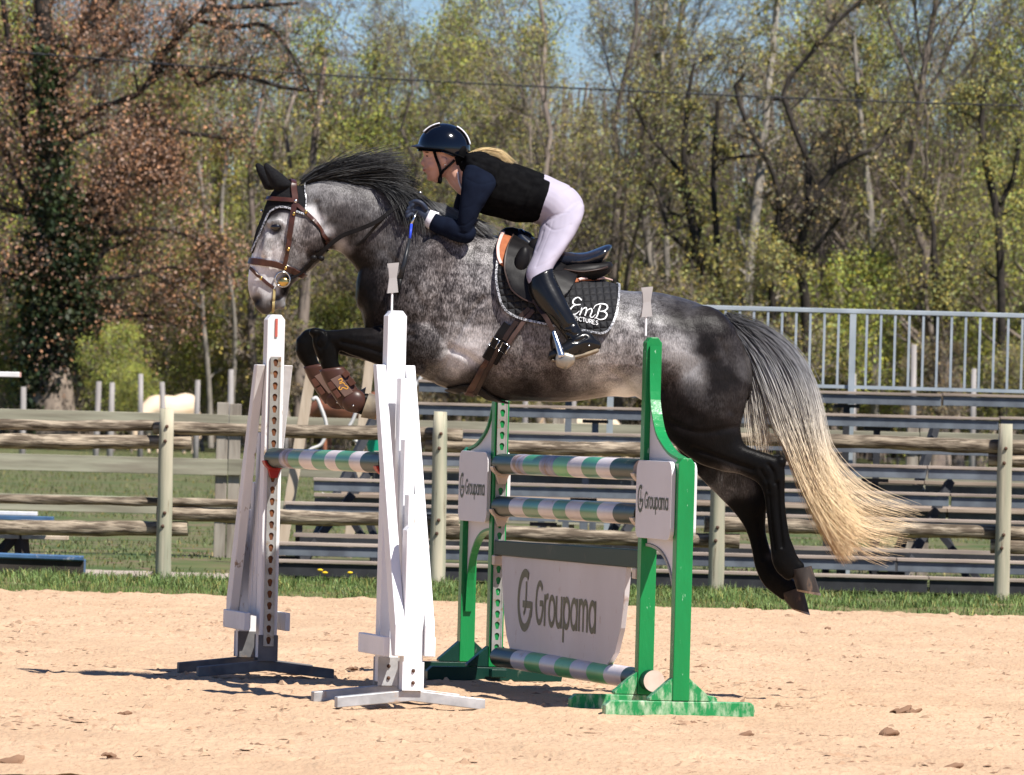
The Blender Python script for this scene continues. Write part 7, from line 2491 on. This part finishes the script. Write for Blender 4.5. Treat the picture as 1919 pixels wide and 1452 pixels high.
# helmet
def dome(rx, ry, rz, c, zmin, tilt, n=22, m_=36):
    V, q = [], []
    for i in range(n + 1):
        th = (math.pi * 0.62) * i / n
        for k in range(m_):
            ph = 2 * math.pi * k / m_
            z = math.cos(th)
            lim = -0.10 if math.cos(ph) < 0 else -0.34 * math.cos(ph) ** 1 - 0.10
            rr = math.sin(th)
            zz = max(z, lim) if z < 0 else z
            if z < lim:
                rr = math.sqrt(max(0, 1 - lim * lim))
            V.append((rr * math.cos(ph) * rx, rr * math.sin(ph) * ry, zz * rz))
    for i in range(n):
        for k in range(m_):
            k2 = (k + 1) % m_
            q.append((i * m_ + k, (i + 1) * m_ + k, (i + 1) * m_ + k2, i * m_ + k2))
    R = Matrix.Rotation(tilt, 3, 'Y')
    V = [tuple(Vector(c) + R @ Vector(v)) for v in V]
    return np.array(V), q, R
hc = W(832, 278, D0)
V, q, HR = dome(.126, .108, .120, hc, 0, math.radians(4))
hel = put('helmet', V, q, mat('gloss_navy_shell', (0.002, 0.003, 0.007), (0.002, 0.003, 0.006), scale=5, rough=0.12, coat=0.5), rider, smooth=True)
s_ = solid(hel, 0.012, -1)
# visor
P_ = []
for rr, zz in ((.100, 0.006), (.140, -.008)):
    for a in np.radians(np.linspace(118, 242, 22)):
        P_.append(tuple(hc + HR @ Vector(((rr + (0.02 if rr > .12 else .02) * -math.cos(a) ** 3 * 1.0) * math.cos(a), .092 * math.sin(a), zz + 0.002))))
Fv_ = [(i, i + 1, 23 + i, 22 + i) for i in range(21)]
vz = put('visor', P_, Fv_, mat('navy_visor', (0.03, 0.045, 0.08), rough=0.25), hel, smooth=True)
solid(vz, 0.005, 0)
# sparkling panels over the crown
for a0, a1 in ((14, 66), (104, 146)):
    P_, Fp = [], []
    rows_ = np.radians(np.linspace(a0, a1, 18))
    for t in rows_:
        for w_ in np.linspace(-.026, .026, 5):
            x, z = math.cos(t), math.sin(t)
            k_ = math.sqrt(max(0, 1 - (w_ / .108) ** 2)) + 0.012
            P_.append(tuple(hc + HR @ Vector((x * .1285 * k_, w_ - .016, z * .1225 * k_ + 0.0))))
    for i in range(17):
        for j in range(4):
            Fp.append((i * 5 + j, i * 5 + j + 1, i * 5 + 6 + j, i * 5 + 5 + j))
    o = put('sparkle_panel', P_, Fp, mat('glitter', (0.80, 0.80, 0.82), (0.45, 0.45, 0.48), scale=120, rough=0.4), hel, smooth=True)
    solid(o, 0.004, 0)
# rim line
P_ = [tuple(hc + HR @ Vector((math.cos(t) * .129, math.sin(t) * .111, -.010 if math.cos(t) < 0 else -.010 - .036 * math.cos(t)))) for t in np.linspace(0, 2 * math.pi, 49)]
V, q = tube1([Vector(p) for p in P_], .004, 6)
put('rim', V, q, M_vest, hel, smooth=True)
# padding behind the ears and harness straps
V, q = loft([(848, 282, 878, 282, .088), (846, 296, 874, 298, .082), (850, 306, 868, 304, .06)], n=12, ring=24)
put('neck_padding', V, q, M_vest, hel, smooth=True)
for s in (-1, 1):
    k = s
    X = [W(813, 282, D0 + k * .083), W(818, 298, D0 + k * .080), W(824, 314, D0 + k * .074), W(826, 328, D0 + k * .062), W(824, 338, D0 + k * .040), W(822, 343, D0 + k * .0)]
    freestrap('harness', X, 0.014, M_vest, hel, 24, up=(0.15, s, 0))
    X = [W(852, 300, D0 + k * .080), W(842, 310, D0 + k * .082), W(832, 318, D0 + k * .076), W(827, 326, D0 + k * .066)]
    freestrap('harness', X, 0.012, M_vest, hel, 16, up=(0.15, s, 0))
V, q = ellipsoid(W(825, 336, D0 - .05), (.011, .012, .022), 8, 12)
put('chin_buckle', V, q, M_vest, hel, smooth=True)
V, q = ellipsoid(W(834, 309, D0 - .091), (.0035,) * 3, 6, 8)
put('earring', V, q, M_silver, rider, smooth=True)

# ponytail
def blond(t, cv, C):
    return np.clip(np.array([[.62, .46, .24]]) * cv[:, None], 0, .9)
PT = [[(868, 298, -.02), (888, 287, -.03), (912, 280, -.035), (938, 285, -.03), (966, 310, -.02)], [(870, 302, -.02), (888, 294, -.04), (912, 289, -.06), (934, 294, -.06), (956, 312, -.05)]]
strands('ponytail', PT, 380, M_hair, rider, r=0.0012, npt=14, jit=2.6, dspread=0.016, seed=31, colf=blond, lenj=0.5, rootj=2.2, csz=20, wave=1.5)
